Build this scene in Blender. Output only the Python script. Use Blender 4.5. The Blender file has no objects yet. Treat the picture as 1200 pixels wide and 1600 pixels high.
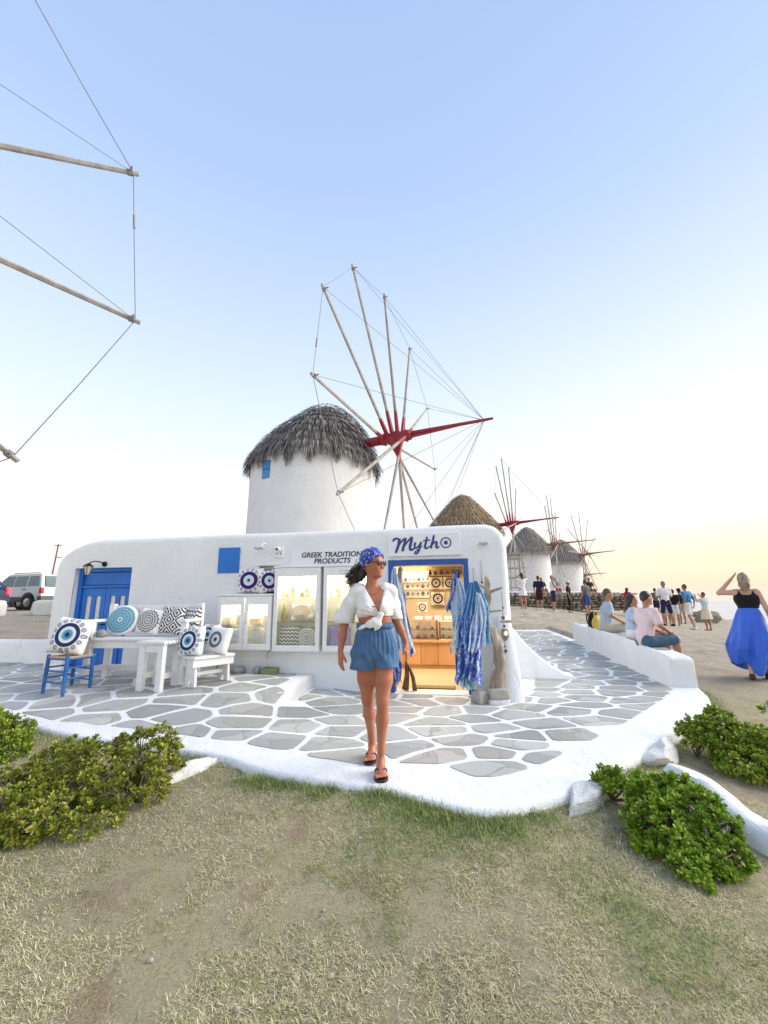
import bpy, bmesh, math, random
import numpy as np
from mathutils import Vector, Matrix

scene = bpy.context.scene
col = scene.collection
R_ = math.radians
random.seed(7)
rng = np.random.default_rng(7)

# ------------------------------------------------------------------ camera
FPX = 665.0                      # focal length in pixels of the 1200 x 1600 photograph
pitch = math.atan(142 / FPX)
roll = R_(0.5)
fw = Vector((0, math.cos(pitch), math.sin(pitch)))
up0 = Vector((0, -math.sin(pitch), math.cos(pitch)))
rt0 = Vector((1, 0, 0))
rt = rt0 * math.cos(roll) - up0 * math.sin(roll)
up = up0 * math.cos(roll) + rt0 * math.sin(roll)
cd = bpy.data.cameras.new('camera')
cam = bpy.data.objects.new('camera', cd)
col.objects.link(cam)
cd.sensor_fit = 'VERTICAL'
cd.sensor_height = 36.0
cd.sensor_width = 27.0
cd.lens = 36.0 * FPX / 1600.0
cd.clip_start = 0.05
cd.clip_end = 30000
M = Matrix((rt, up, -fw)).transposed().to_4x4()
M.translation = (0, 0, 1.30)
cam.matrix_world = M
scene.camera = cam

# ------------------------------------------------------------------ sky, sun, exposure
SUN_AZ = R_(84)                  # clockwise from +y (view direction), the bright side is on the right
SUN_EL = R_(28)
world = bpy.data.worlds.new('World')
scene.world = world
world.use_nodes = True
wn = world.node_tree
wn.nodes.clear()
wl = wn.links
w_out = wn.nodes.new('ShaderNodeOutputWorld')
w_bg = wn.nodes.new('ShaderNodeBackground')
w_sky = wn.nodes.new('ShaderNodeTexSky')
w_sky.sky_type = 'NISHITA'
w_sky.sun_disc = False
w_sky.sun_elevation = R_(16)
w_sky.sun_rotation = SUN_AZ
w_sky.altitude = 0
w_sky.air_density = 1.0
w_sky.dust_density = 1.2
w_sky.ozone_density = 1.0
SKY_STRENGTH = 0.15
w_bg.inputs['Strength'].default_value = SKY_STRENGTH
# evening haze: pale near the horizon, warm low on the sunset side (same all the way round the horizon)
w_tc = wn.nodes.new('ShaderNodeTexCoord')
w_sep = wn.nodes.new('ShaderNodeSeparateXYZ')
wl.new(w_tc.outputs['Generated'], w_sep.inputs[0])
w_ramp = wn.nodes.new('ShaderNodeValToRGB')      # haze colour by elevation
wl.new(w_sep.outputs['Z'], w_ramp.inputs[0])
w_glow = wn.nodes.new('ShaderNodeValToRGB')      # sunset side colour by elevation
wl.new(w_sep.outputs['Z'], w_glow.inputs[0])
w_dot = wn.nodes.new('ShaderNodeVectorMath')
w_dot.operation = 'DOT_PRODUCT'
wl.new(w_tc.outputs['Generated'], w_dot.inputs[0])
w_dot.inputs[1].default_value = (math.sin(SUN_AZ), math.cos(SUN_AZ), 0)
w_mr = wn.nodes.new('ShaderNodeMapRange')
w_mr.interpolation_type = 'SMOOTHSTEP'
wl.new(w_dot.outputs['Value'], w_mr.inputs[0])
w_mr.inputs[1].default_value = -.10
w_mr.inputs[2].default_value = 0.86
w_mix = wn.nodes.new('ShaderNodeMix')
w_mix.data_type = 'RGBA'
wl.new(w_mr.outputs[0], w_mix.inputs[0])
wl.new(w_ramp.outputs['Color'], w_mix.inputs[6])
wl.new(w_glow.outputs['Color'], w_mix.inputs[7])
w_amt = wn.nodes.new('ShaderNodeValToRGB')       # how much haze, by elevation
wl.new(w_sep.outputs['Z'], w_amt.inputs[0])
w_scale = wn.nodes.new('ShaderNodeVectorMath')   # haze radiance is brought to the sky's own scale
w_scale.operation = 'SCALE'
w_scale.inputs['Scale'].default_value = 1.0 / SKY_STRENGTH
wl.new(w_mix.outputs[2], w_scale.inputs[0])
w_fin = wn.nodes.new('ShaderNodeMix')
w_fin.data_type = 'RGBA'
wl.new(w_amt.outputs['Color'], w_fin.inputs[0])
wl.new(w_sky.outputs[0], w_fin.inputs[6])
wl.new(w_scale.outputs[0], w_fin.inputs[7])
wl.new(w_fin.outputs[2], w_bg.inputs['Color'])
wl.new(w_bg.outputs[0], w_out.inputs[0])


def ramp(node, stops, mode='LINEAR'):
    cr = node.color_ramp
    cr.interpolation = mode
    while len(cr.elements) > 1:
        cr.elements.remove(cr.elements[-1])
    for i, (p, c) in enumerate(stops):
        el = cr.elements[0] if i == 0 else cr.elements.new(p)
        el.position = p
        el.color = (c[0], c[1], c[2], 1)


ramp(w_ramp, [(0.0, (.78, .67, .66)), (.07, (.78, .73, .72)), (.20, (.76, .77, .79)), (.42, (.575, .66, .79)), (.75, (.345, .465, .70)), (1, (.28, .40, .66))])
ramp(w_glow, [(0.0, (.80, .57, .51)), (.03, (.80, .55, .40)), (.09, (.80, .66, .45)), (.18, (.79, .76, .70)), (.36, (.70, .73, .78)), (.7, (.40, .51, .72)), (1, (.28, .40, .66))])
ramp(w_amt, [(0.0, (.92,) * 3), (.5, (.9,) * 3), (1, (.85,) * 3)])

sl = bpy.data.lights.new('sun', 'SUN')
sun = bpy.data.objects.new('sun', sl)
col.objects.link(sun)
sl.energy = 3.1
sl.angle = R_(50)
sl.color = (1.0, .92, .80)
sdir = Vector((math.sin(SUN_AZ) * math.cos(SUN_EL), math.cos(SUN_AZ) * math.cos(SUN_EL), math.sin(SUN_EL)))
sun.rotation_euler = (-sdir).to_track_quat('-Z', 'Y').to_euler()

scene.view_settings.view_transform = 'Standard'
scene.view_settings.look = 'None'
scene.view_settings.gamma = 1
scene.view_settings.use_curve_mapping = False
scene.view_settings.exposure = 0.62
scene.render.engine = 'CYCLES'
scene.cycles.use_denoising = True
scene.cycles.max_bounces = 8
scene.cycles.transparent_max_bounces = 12

# ------------------------------------------------------------------ helpers: materials
def new_mat(name):
    m = bpy.data.materials.new(name)
    m.use_nodes = True
    return m, m.node_tree, m.node_tree.nodes['Principled BSDF']


def N(nt, typ, **kw):
    n = nt.nodes.new('ShaderNode' + typ)
    for k, v in kw.items():
        setattr(n, k, v)
    return n


def mixrgb(nt, fac, a, b, blend='MIX'):
    m = N(nt, 'Mix', data_type='RGBA', blend_type=blend)
    for i, v in ((0, fac), (6, a), (7, b)):
        if isinstance(v, bpy.types.NodeSocket):
            nt.links.new(v, m.inputs[i])
        else:
            m.inputs[i].default_value = v if i == 0 else (v[0], v[1], v[2], 1)
    return m.outputs[2]


def noise(nt, vec, scale, detail=4, rough=.6, dist=0):
    n = N(nt, 'TexNoise')
    n.inputs['Scale'].default_value = scale
    n.inputs['Detail'].default_value = detail
    n.inputs['Roughness'].default_value = rough
    n.inputs['Distortion'].default_value = dist
    if vec is not None:
        nt.links.new(vec, n.inputs['Vector'])
    return n.outputs['Fac']


def mrange(nt, v, a, b, c=0., d=1.):
    m = N(nt, 'MapRange')
    nt.links.new(v, m.inputs[0])
    for i, x in enumerate((a, b, c, d)):
        m.inputs[i + 1].default_value = x
    return m.outputs[0]


def math_(nt, op, a, b=None, c=None):
    m = N(nt, 'Math', operation=op)
    for i, v in enumerate((a, b, c)):
        if v is None:
            continue
        if isinstance(v, bpy.types.NodeSocket):
            nt.links.new(v, m.inputs[i])
        else:
            m.inputs[i].default_value = v
    return m.outputs[0]


def bump(nt, bsdf, h, strength=.3, dist=.01):
    b = N(nt, 'Bump')
    b.inputs['Strength'].default_value = strength
    b.inputs['Distance'].default_value = dist
    nt.links.new(h, b.inputs['Height'])
    nt.links.new(b.outputs[0], bsdf.inputs['Normal'])


MATS = {}


def pm(name, c1, c2=None, scale=6., rough=.7, bstr=.15, bscale=40., bdist=.006, metal=0., lo=.35, hi=.65, spec=None, stretch=None, rnd=0., sheen=0.):
    """general procedural material: two tones mixed by noise, fine bump; rnd = tone change from piece to piece"""
    if name in MATS:
        return MATS[name]
    m, nt, b = new_mat(name)
    c2 = c2 or tuple(x * .82 for x in c1)
    tc = N(nt, 'TexCoord').outputs['Object']
    if stretch:
        mp = N(nt, 'Mapping')
        mp.inputs['Scale'].default_value = stretch
        nt.links.new(tc, mp.inputs[0])
        tc = mp.outputs[0]
    f = mrange(nt, noise(nt, tc, scale, 6), lo, hi)
    c = mixrgb(nt, f, c1, c2)
    if rnd:
        oi = N(nt, 'ObjectInfo').outputs['Random']
        hs = N(nt, 'HueSaturation')
        nt.links.new(mrange(nt, oi, 0, 1, 1 - rnd, 1 + rnd), hs.inputs['Value'])
        nt.links.new(c, hs.inputs['Color'])
        c = hs.outputs[0]
    nt.links.new(c, b.inputs['Base Color'])
    b.inputs['Roughness'].default_value = rough
    b.inputs['Metallic'].default_value = metal
    if spec is not None:
        b.inputs['Specular IOR Level'].default_value = spec
    if sheen:
        b.inputs['Sheen Weight'].default_value = sheen
    if bstr:
        bump(nt, b, noise(nt, tc, bscale, 4), bstr, bdist)
    MATS[name] = m
    return m


def emis(name, color, strength):
    m, nt, b = new_mat(name)
    b.inputs['Base Color'].default_value = (*color, 1)
    b.inputs['Emission Color'].default_value = (*color, 1)
    b.inputs['Emission Strength'].default_value = strength
    return m


def glass_mat(name, tint=(.95, .98, 1), amount=.86, rough=.05):
    """window pane: mostly clear, a little mirror"""
    m, nt, b = new_mat(name)
    tr = N(nt, 'BsdfTransparent')
    tr.inputs[0].default_value = (*tint, 1)
    gl = N(nt, 'BsdfGlossy')
    gl.inputs['Roughness'].default_value = rough
    lw = N(nt, 'LayerWeight')
    lw.inputs[0].default_value = .25
    f = mrange(nt, lw.outputs['Fresnel'], 0, 1, 1 - amount, 1)
    mx = N(nt, 'MixShader')
    nt.links.new(f, mx.inputs[0])
    nt.links.new(tr.outputs[0], mx.inputs[1])
    nt.links.new(gl.outputs[0], mx.inputs[2])
    nt.links.new(mx.outputs[0], nt.nodes['Material Output'].inputs[0])
    return m


# ------------------------------------------------------------------ helpers: meshes and things
def V(*a):
    return np.array(a, float)


def unit(v):
    v = np.asarray(v, float)
    return v / (np.linalg.norm(v) + 1e-12)


def frame(d, hint=(0, 0, 1)):
    d = unit(d)
    h = np.asarray(hint, float)
    if abs(d @ unit(h)) > .97:
        h = V(0, 1, 0) if abs(d[1]) < .9 else V(1, 0, 0)
    a = unit(np.cross(h, d))
    b = np.cross(d, a)
    return a, b, d


class MB:
    def __init__(self):
        self.v = []
        self.f = []
        self.uv = None

    def add(self, vs, fs):
        o = len(self.v)
        self.v.extend([tuple(map(float, p)) for p in vs])
        self.f.extend([tuple(i + o for i in f) for f in fs])
        return self

    def box(self, c, s, rz=0., rot=None, taper=1.):
        x, y, z = s[0] / 2, s[1] / 2, s[2] / 2
        vs = [V(-x, -y, -z), V(x, -y, -z), V(x, y, -z), V(-x, y, -z)] + [V(i * x * taper, j * y * taper, z) for i, j in ((-1, -1), (1, -1), (1, 1), (-1, 1))]
        if rot is None:
            ca, sa = math.cos(rz), math.sin(rz)
            rot = np.array([[ca, -sa, 0], [sa, ca, 0], [0, 0, 1]])
        vs = [rot @ p + V(*c) for p in vs]
        return self.add(vs, [(0, 3, 2, 1), (4, 5, 6, 7), (0, 1, 5, 4), (1, 2, 6, 5), (2, 3, 7, 6), (3, 0, 4, 7)])

    def b2(self, lo, hi):
        lo, hi = V(*lo), V(*hi)
        return self.box((lo + hi) / 2, hi - lo)

    def bar(self, p, q, w, h, hint=(0, 0, 1)):
        p, q = V(*p), V(*q)
        a, b, d = frame(q - p, hint)
        rot = np.array([a, b, d]).T
        return self.box((p + q) / 2, (w, h, np.linalg.norm(q - p)), rot=rot)

    def tube(self, pts, rad, n=8, caps=True, hint=(0, 0, 1), flat=1.):
        pts = [V(*p) for p in pts]
        if not hasattr(rad, '__len__'):
            rad = [rad] * len(pts)
        o = len(self.v)
        prev = None
        for i, p in enumerate(pts):
            d = pts[min(i + 1, len(pts) - 1)] - pts[max(i - 1, 0)]
            a, b, d = frame(d, hint if prev is None else prev)
            prev = b
            for k in range(n):
                t = 2 * math.pi * k / n
                self.v.append(tuple(p + rad[i] * (math.cos(t) * a + flat * math.sin(t) * b)))
        m = len(pts)
        for i in range(m - 1):
            for k in range(n):
                k2 = (k + 1) % n
                self.f.append((o + i * n + k, o + i * n + k2, o + (i + 1) * n + k2, o + (i + 1) * n + k))
        if caps:
            self.f.append(tuple(o + k for k in range(n))[::-1])
            self.f.append(tuple(o + (m - 1) * n + k for k in range(n)))
        return self

    def lathe(self, prof, c=(0, 0, 0), n=24, offs=None):
        o = len(self.v)
        for i, (r, z) in enumerate(prof):
            ox, oy = (offs[i] if offs else (0, 0))
            for k in range(n):
                t = 2 * math.pi * k / n
                self.v.append((c[0] + ox + r * math.cos(t), c[1] + oy + r * math.sin(t), c[2] + z))
        for i in range(len(prof) - 1):
            for k in range(n):
                k2 = (k + 1) % n
                self.f.append((o + i * n + k, o + i * n + k2, o + (i + 1) * n + k2, o + (i + 1) * n + k))
        if prof[0][0] > 1e-4:
            self.f.append(tuple(o + k for k in range(n))[::-1])
        if prof[-1][0] > 1e-4:
            self.f.append(tuple(o + (len(prof) - 1) * n + k for k in range(n)))
        return self

    def grid(self, P, closed=False, flip=False):
        """P[i][j] rows of points"""
        o = len(self.v)
        ni, nj = len(P), len(P[0])
        for r in P:
            self.v.extend([tuple(map(float, p)) for p in r])
        for i in range(ni - 1):
            for j in range(nj if closed else nj - 1):
                j2 = (j + 1) % nj
                f = (o + i * nj + j, o + i * nj + j2, o + (i + 1) * nj + j2, o + (i + 1) * nj + j)
                self.f.append(f[::-1] if flip else f)
        return self

    def prism(self, poly, z0, z1, plane='xy'):
        """extruded outline; plane xz: outline in x,z and z0..z1 along y"""
        n = len(poly)
        if plane == 'xy':
            vs = [(p[0], p[1], z0) for p in poly] + [(p[0], p[1], z1) for p in poly]
        elif plane == 'xz':
            vs = [(p[0], z0, p[1]) for p in poly] + [(p[0], z1, p[1]) for p in poly]
        else:
            vs = [(z0, p[0], p[1]) for p in poly] + [(z1, p[0], p[1]) for p in poly]
        fs = [tuple(range(n))[::-1], tuple(range(n, 2 * n))] + [(i, (i + 1) % n, (i + 1) % n + n, i + n) for i in range(n)]
        return self.add(vs, fs)

    def ball(self, c, r, n=10, m=6, rot=None, bumpy=0., seed=0):
        r = V(*r) if hasattr(r, '__len__') else V(r, r, r)
        rg = np.random.default_rng(seed)
        P = []
        for i in range(m + 1):
            ph = math.pi * (i / m - .5)
            row = []
            for k in range(n):
                t = 2 * math.pi * k / n
                p = V(math.cos(ph) * math.cos(t), math.cos(ph) * math.sin(t), math.sin(ph)) * r
                if bumpy and 0 < i < m:
                    p = p * (1 + bumpy * rg.uniform(-1, 1))
                if rot is not None:
                    p = rot @ p
                row.append(p + V(*c))
            P.append(row)
        return self.grid(P, closed=True)

    def xf(self, M4):
        self.v = [tuple(M4 @ Vector(p)) for p in self.v]
        return self

    def build(self, name, mat, parent=None, smooth=False, bevel=0., seg=2, weld=True, solid=0., angle=None):
        me = bpy.data.meshes.new(name)
        me.from_pydata(self.v, [], self.f)
        if weld:
            bm = bmesh.new()
            bm.from_mesh(me)
            bmesh.ops.remove_doubles(bm, verts=bm.verts, dist=1e-5)
            bmesh.ops.recalc_face_normals(bm, faces=bm.faces)
            bm.to_mesh(me)
            bm.free()
        me.validate()
        if smooth:
            me.shade_smooth()
            if angle:
                me.set_sharp_from_angle(angle=R_(angle))
        return finish(name, me, mat, parent, bevel, seg, solid)


def finish(name, me, mat, parent=None, bevel=0., seg=2, solid=0.):
    ob = bpy.data.objects.new(name, me)
    col.objects.link(ob)
    if mat is not None:
        me.materials.append(mat)
    if parent is not None:
        ob.parent = parent
    if solid:
        md = ob.modifiers.new('thickness', 'SOLIDIFY')
        md.thickness = solid
        md.offset = 0
    if bevel:
        md = ob.modifiers.new('bevel', 'BEVEL')
        md.width = bevel
        md.segments = seg
        md.limit_method = 'ANGLE'
        md.angle_limit = R_(40)
        me.shade_smooth()
        me.set_sharp_from_angle(angle=R_(35))
    return ob


def np_mesh(name, v, f, mat, parent=None, smooth=False):
    """v (n,3), f (m,k) numpy arrays -> object"""
    me = bpy.data.meshes.new(name)
    f = np.asarray(f, np.int32)
    k = f.shape[1]
    me.vertices.add(len(v))
    me.vertices.foreach_set('co', np.asarray(v, np.float32).ravel())
    me.loops.add(f.size)
    me.loops.foreach_set('vertex_index', f.ravel())
    me.polygons.add(len(f))
    me.polygons.foreach_set('loop_start', np.arange(0, f.size, k, dtype=np.int32))
    me.update(calc_edges=True)
    if smooth:
        me.shade_smooth()
    return finish(name, me, mat, parent)


def tag(o, label=None, cat=None, group=None, kind=None):
    if label:
        o['label'] = label
    if cat:
        o['category'] = cat
    if group:
        o['group'] = group
    if kind:
        o['kind'] = kind
    return o


def thing(name, label, cat, loc=(0, 0, 0), rz=0., group=None, M4=None):
    o = bpy.data.objects.new(name, None)
    o.empty_display_size = .1
    col.objects.link(o)
    if M4 is not None:
        o.matrix_world = M4
    else:
        o.location = loc
        o.rotation_euler = (0, 0, rz)
    return tag(o, label, cat, group)


def copy_tree(o, parent=None):
    c = o.copy()
    col.objects.link(c)
    c.parent = parent
    for ch in [x for x in bpy.data.objects if x.parent == o]:
        copy_tree(ch, c)
    return c


def ss(a, b, x):
    t = np.clip((x - a) / (b - a), 0, 1)
    return t * t * (3 - 2 * t)


# value noise for shaping meshes
_perm = np.random.default_rng(3).random((64, 64, 64))


def vnoise(x, y, z=0.):
    x, y, z = np.broadcast_arrays(np.asarray(x, float), np.asarray(y, float), np.asarray(z, float))
    xi, yi, zi = np.floor(x).astype(int), np.floor(y).astype(int), np.floor(z).astype(int)
    fx, fy, fz = x - xi, y - yi, z - zi
    fx, fy, fz = [t * t * (3 - 2 * t) for t in (fx, fy, fz)]
    g = lambda a, b, c: _perm[(xi + a) % 64, (yi + b) % 64, (zi + c) % 64]
    r = 0
    for a, wa in ((0, 1 - fx), (1, fx)):
        for b, wb in ((0, 1 - fy), (1, fy)):
            for c, wc in ((0, 1 - fz), (1, fz)):
                r = r + wa * wb * wc * g(a, b, c)
    return r * 2 - 1


def fbm(x, y, z=0., o=4):
    r, a = 0, 1.
    for i in range(o):
        r = r + a * vnoise(x * 2 ** i + 7.3 * i, y * 2 ** i + 3.1 * i, z * 2 ** i + 1.7 * i)
        a *= .5
    return r
# ------------------------------------------------------------------ the lie of the land
FO = V(0.12, 6.57, 0)                       # a point on the shop front
FE = unit(V(1, -.17, 0))                    # along the front, to the right
FN = V(-FE[1], FE[0], 0)                    # into the building


def sw(x, y):
    dx, dy = x - FO[0], y - FO[1]
    return dx * FE[0] + dy * FE[1], -(dx * FN[0] + dy * FN[1])


def tz(x, y, smooth=False):
    """height of the painted terrace"""
    x, y = np.asarray(x, float), np.asarray(y, float)
    s, w = sw(x, y)
    zl = .27 * (1 - ss(.3, 3.0, w))
    zr = .02 * ss(4, 6, y) + .03 * np.maximum(0, y - 7) * ss(1.5, 2.2, x) + .07 * (1 - ss(-1.2, -.3, s)) * (1 - ss(.2, 1.5, w))
    b = .02 + 1.3 * ss(.6, 1.8, w)
    t = ss(-1.2 - b, -1.2 + b, s)
    if smooth:
        t2 = ss(-2.3, -1.22, s)
        k = ss(.6, 1.8, w)
        t = np.maximum(t, t2 * (1 - k))
    return zl * (1 - t) + zr * t


CTRL = np.array([
    (0, 0, -.36), (-3, 0, -.34), (3, 0, -.34), (0, -8, -.5), (0, 2, -.26), (-2, 2.4, -.22), (2, 2.2, -.26), (-4, 3, -.2), (4, 3, -.3),
    (.6, 2.95, -.07), (-.5, 3.35, -.06), (-1.5, 3.95, -.06), (-2.8, 4.3, -.05), (-4.4, 5.1, .02), (-6.5, 5.7, .12), (.6, 2.5, -.13), (-.5, 2.8, -.12),
    (1.4, 3.1, -.10), (2.4, 3.75, -.15), (3.1, 4.3, -.17), (4.1, 5.3, -.14), (5, 6, -.1),
    (6.1, 7.3, .03), (9, 7, -.1), (6.3, 9.5, .12), (7.2, 12.5, .25), (6, 16.5, .42),
    (11.6, 18, .25), (12.4, 17.7, .11), (14.6, 20, -.04), (8.2, 21.5, .77), (6.7, 21, .94), (9.1, 25.4, .93), (12.2, 29.5, .86), (10, 21.7, .6), (15.1, 22.2, .13), (20.5, 25, -.05), (22, 30, 0.),
    (-9, 9, .5), (-12, 14, .95), (-17, 21, 1.1), (-14, 17, 1.03), (-20, 18, 1.0), (-11, 5, .35), (-30, 35, 1.2), (-40, 10, 1.0),
    (0, 15, .5), (-2.5, 15.7, .6), (7.9, 37, 1.25), (16.8, 50, 1.05), (24, 58, .75), (36, 85, -.3), (0, 60, 1.1), (-30, 90, 1.2), (0, 120, 1.0), (-120, 120, 1.2), (60, 160, -2)], float)


def _phi(d):
    return np.sqrt(d * d + .5)


_A = _phi(np.linalg.norm(CTRL[:, None, :2] - CTRL[None, :, :2], axis=2)) + np.eye(len(CTRL)) * -.05
_A = np.block([[_A, np.ones((len(CTRL), 1))], [np.ones((1, len(CTRL))), np.zeros((1, 1))]])
_W = np.linalg.solve(_A, np.append(CTRL[:, 2], 0))


def ground_z(x, y):
    x, y = np.asarray(x, float), np.asarray(y, float)
    sh = x.shape
    x, y = x.ravel(), y.ravel()
    xr, yr = np.clip(x, -60, 70), np.clip(y, -12, 160)
    d = np.sqrt((xr[:, None] - CTRL[None, :, 0]) ** 2 + (yr[:, None] - CTRL[None, :, 1]) ** 2)
    z = _phi(d) @ _W[:-1] + _W[-1]
    edge = 14 + .27 * np.minimum(y, 30) + .45 * np.maximum(y - 30, 0) + 1.2 * vnoise(y * .22, 3.)
    z = z - 14 * ss(0, 9, x - edge) + .25 * ss(-2.5, .3, x - edge) * np.maximum(0, vnoise(x * .7, y * .7, 2.) + .3)
    amp = .012 + .03 * ss(6, 20, y)
    z = z + amp * fbm(x * 1.9, y * 1.9, 4., 3) + .008 * vnoise(x * 9, y * 9)
    return z.reshape(sh)


KERB_OUT = [(-9.2, 6.6), (-7.2, 6.0), (-5.6, 5.6), (-4.42, 5.25), (-3.49, 4.64), (-2.79, 4.37), (-2.11, 4.12), (-1.53, 4.01), (-.935, 3.6), (-.577, 3.45), (-.27, 3.347), (-.017, 3.25), (.152, 3.144), (.307, 3.03),
            (.449, 2.96), (.593, 2.933), (.747, 2.954), (.982, 3.05), (1.233, 3.19), (1.668, 3.55), (2.184, 4.02), (2.924, 4.63), (3.86, 5.45), (4.1, 5.75), (4.5, 6.5)]
KERB_IN = [(-7.6, 6.65), (-6.2, 6.1), (-5.4, 5.8), (-4.66, 5.515), (-3.95, 5.21), (-3.55, 5.02), (-3.18, 4.94), (-2.67, 4.77), (-1.92, 4.56), (-1.34, 4.36), (-.81, 4.135), (-.556, 4.01), (-.17, 3.88), (-.013, 3.795),
           (.234, 3.71), (.457, 3.64), (.778, 3.596), (.975, 3.654), (1.213, 3.78), (1.543, 4.07), (1.89, 4.4), (2.32, 4.75), (3.04, 5.39), (4.15, 6.54)]


def resample(P, n):
    P = np.array(P, float)
    d = np.r_[0, np.cumsum(np.linalg.norm(np.diff(P, axis=0), axis=1))]
    t = np.linspace(0, d[-1], n)
    return np.stack([np.interp(t, d, P[:, k]) for k in range(P.shape[1])], 1)


def smooth_line(P, it=2):
    P = np.array(P, float)
    for _ in range(it):
        Q = [P[0]]
        for a, b in zip(P[:-1], P[1:]):
            Q += [a * .75 + b * .25, a * .25 + b * .75]
        P = np.array(Q + [P[-1]])
    return P


def inside(poly, x, y):
    poly = np.asarray(poly)
    c = np.zeros(np.shape(x), bool)
    for (x1, y1), (x2, y2) in zip(poly, np.roll(poly, -1, 0)):
        m = ((y1 > y) != (y2 > y)) & (x < (x2 - x1) * (y - y1) / (y2 - y1 + 1e-12) + x1)
        c ^= m
    return c


KO = smooth_line(KERB_OUT, 2)
_t = np.gradient(KO, axis=0)
_t /= np.linalg.norm(_t, axis=1)[:, None]
KO = KO * 1.042 - np.stack([_t[:, 1], -_t[:, 0]], 1) * .035
SLAB_BACK = [(-10.0, 10.2), (-6, 9.4), (-2, 9.0), (2.2, 9.0), (3.4, 12.5), (4.2, 16.2), (6.0, 16.2)]
SLAB_POLY = np.vstack([KO, [(5.4, 9.0), (6.0, 16.2)], SLAB_BACK[::-1][1:]])

# materials of the setting
def plaster(name, tint=(.84, .86, .865), dirt=.15, spk=.6, bs=.5):
    m, nt, b = new_mat(name)
    tc = N(nt, 'TexCoord').outputs['Object']
    f1 = mrange(nt, noise(nt, tc, 1.3, 6), .35, .75)
    f2 = mrange(nt, noise(nt, tc, 9, 6, .7), .60, .82)
    c = mixrgb(nt, f1, tint, tuple(t * (1 - dirt * .5) for t in tint))
    dk = math_(nt, 'MULTIPLY', f2, dirt * 2.2)
    c = mixrgb(nt, dk, c, (.50, .46, .40))
    sp = N(nt, 'TexVoronoi')
    sp.inputs['Scale'].default_value = 7
    nt.links.new(tc, sp.inputs['Vector'])
    s1 = mrange(nt, sp.outputs['Distance'], .0, .06, spk, 0)
    s2 = mrange(nt, noise(nt, tc, 2.1, 2), .55, .6)
    c = mixrgb(nt, math_(nt, 'MULTIPLY', s1, s2), c, (.35, .33, .3))
    wv = N(nt, 'VectorMath', operation='ADD')
    nzz = N(nt, 'TexNoise')
    nzz.inputs['Scale'].default_value = 3
    nt.links.new(tc, nzz.inputs['Vector'])
    nt.links.new(tc, wv.inputs[0])
    scl = N(nt, 'VectorMath', operation='SCALE')
    scl.inputs['Scale'].default_value = .5
    nt.links.new(nzz.outputs['Color'], scl.inputs[0])
    nt.links.new(scl.outputs[0], wv.inputs[1])
    ck = N(nt, 'TexVoronoi', feature='DISTANCE_TO_EDGE')
    ck.inputs['Scale'].default_value = .9
    nt.links.new(wv.outputs[0], ck.inputs['Vector'])
    crk = math_(nt, 'MULTIPLY', mrange(nt, ck.outputs['Distance'], 0, .006, .45, 0), mrange(nt, noise(nt, tc, .8, 2), .5, .56))
    c = mixrgb(nt, crk, c, (.38, .36, .33))
    br = N(nt, 'Mapping')
    br.inputs['Scale'].default_value = (1.2, 1.2, 9)
    br.inputs['Rotation'].default_value = (.3, .2, 0)
    nt.links.new(tc, br.inputs[0])
    brush = noise(nt, br.outputs[0], 4, 5, .7)
    c = mixrgb(nt, mrange(nt, brush, .45, .75, 0, dirt * 1.6), c, tuple(t * .86 for t in tint))
    nt.links.new(c, b.inputs['Base Color'])
    b.inputs['Roughness'].default_value = .75
    b.inputs['Specular IOR Level'].default_value = .25
    h = math_(nt, 'ADD', math_(nt, 'ADD', noise(nt, tc, 5, 4), math_(nt, 'MULTIPLY', brush, .5)), math_(nt, 'MULTIPLY', noise(nt, tc, 45, 4), .25))
    bump(nt, b, h, bs, .03)
    return m


M_PLASTER = plaster('white_plaster')
M_KERB = plaster('white_kerb_paint', (.775, .785, .79), .20, .9, .6)
M_TOWER = plaster('tower_limewash', (.77, .76, .74), .22, .7, .6)
M_ROCK = plaster('limewashed_rock', (.76, .75, .71), .40, .9, 1.0)


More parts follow.
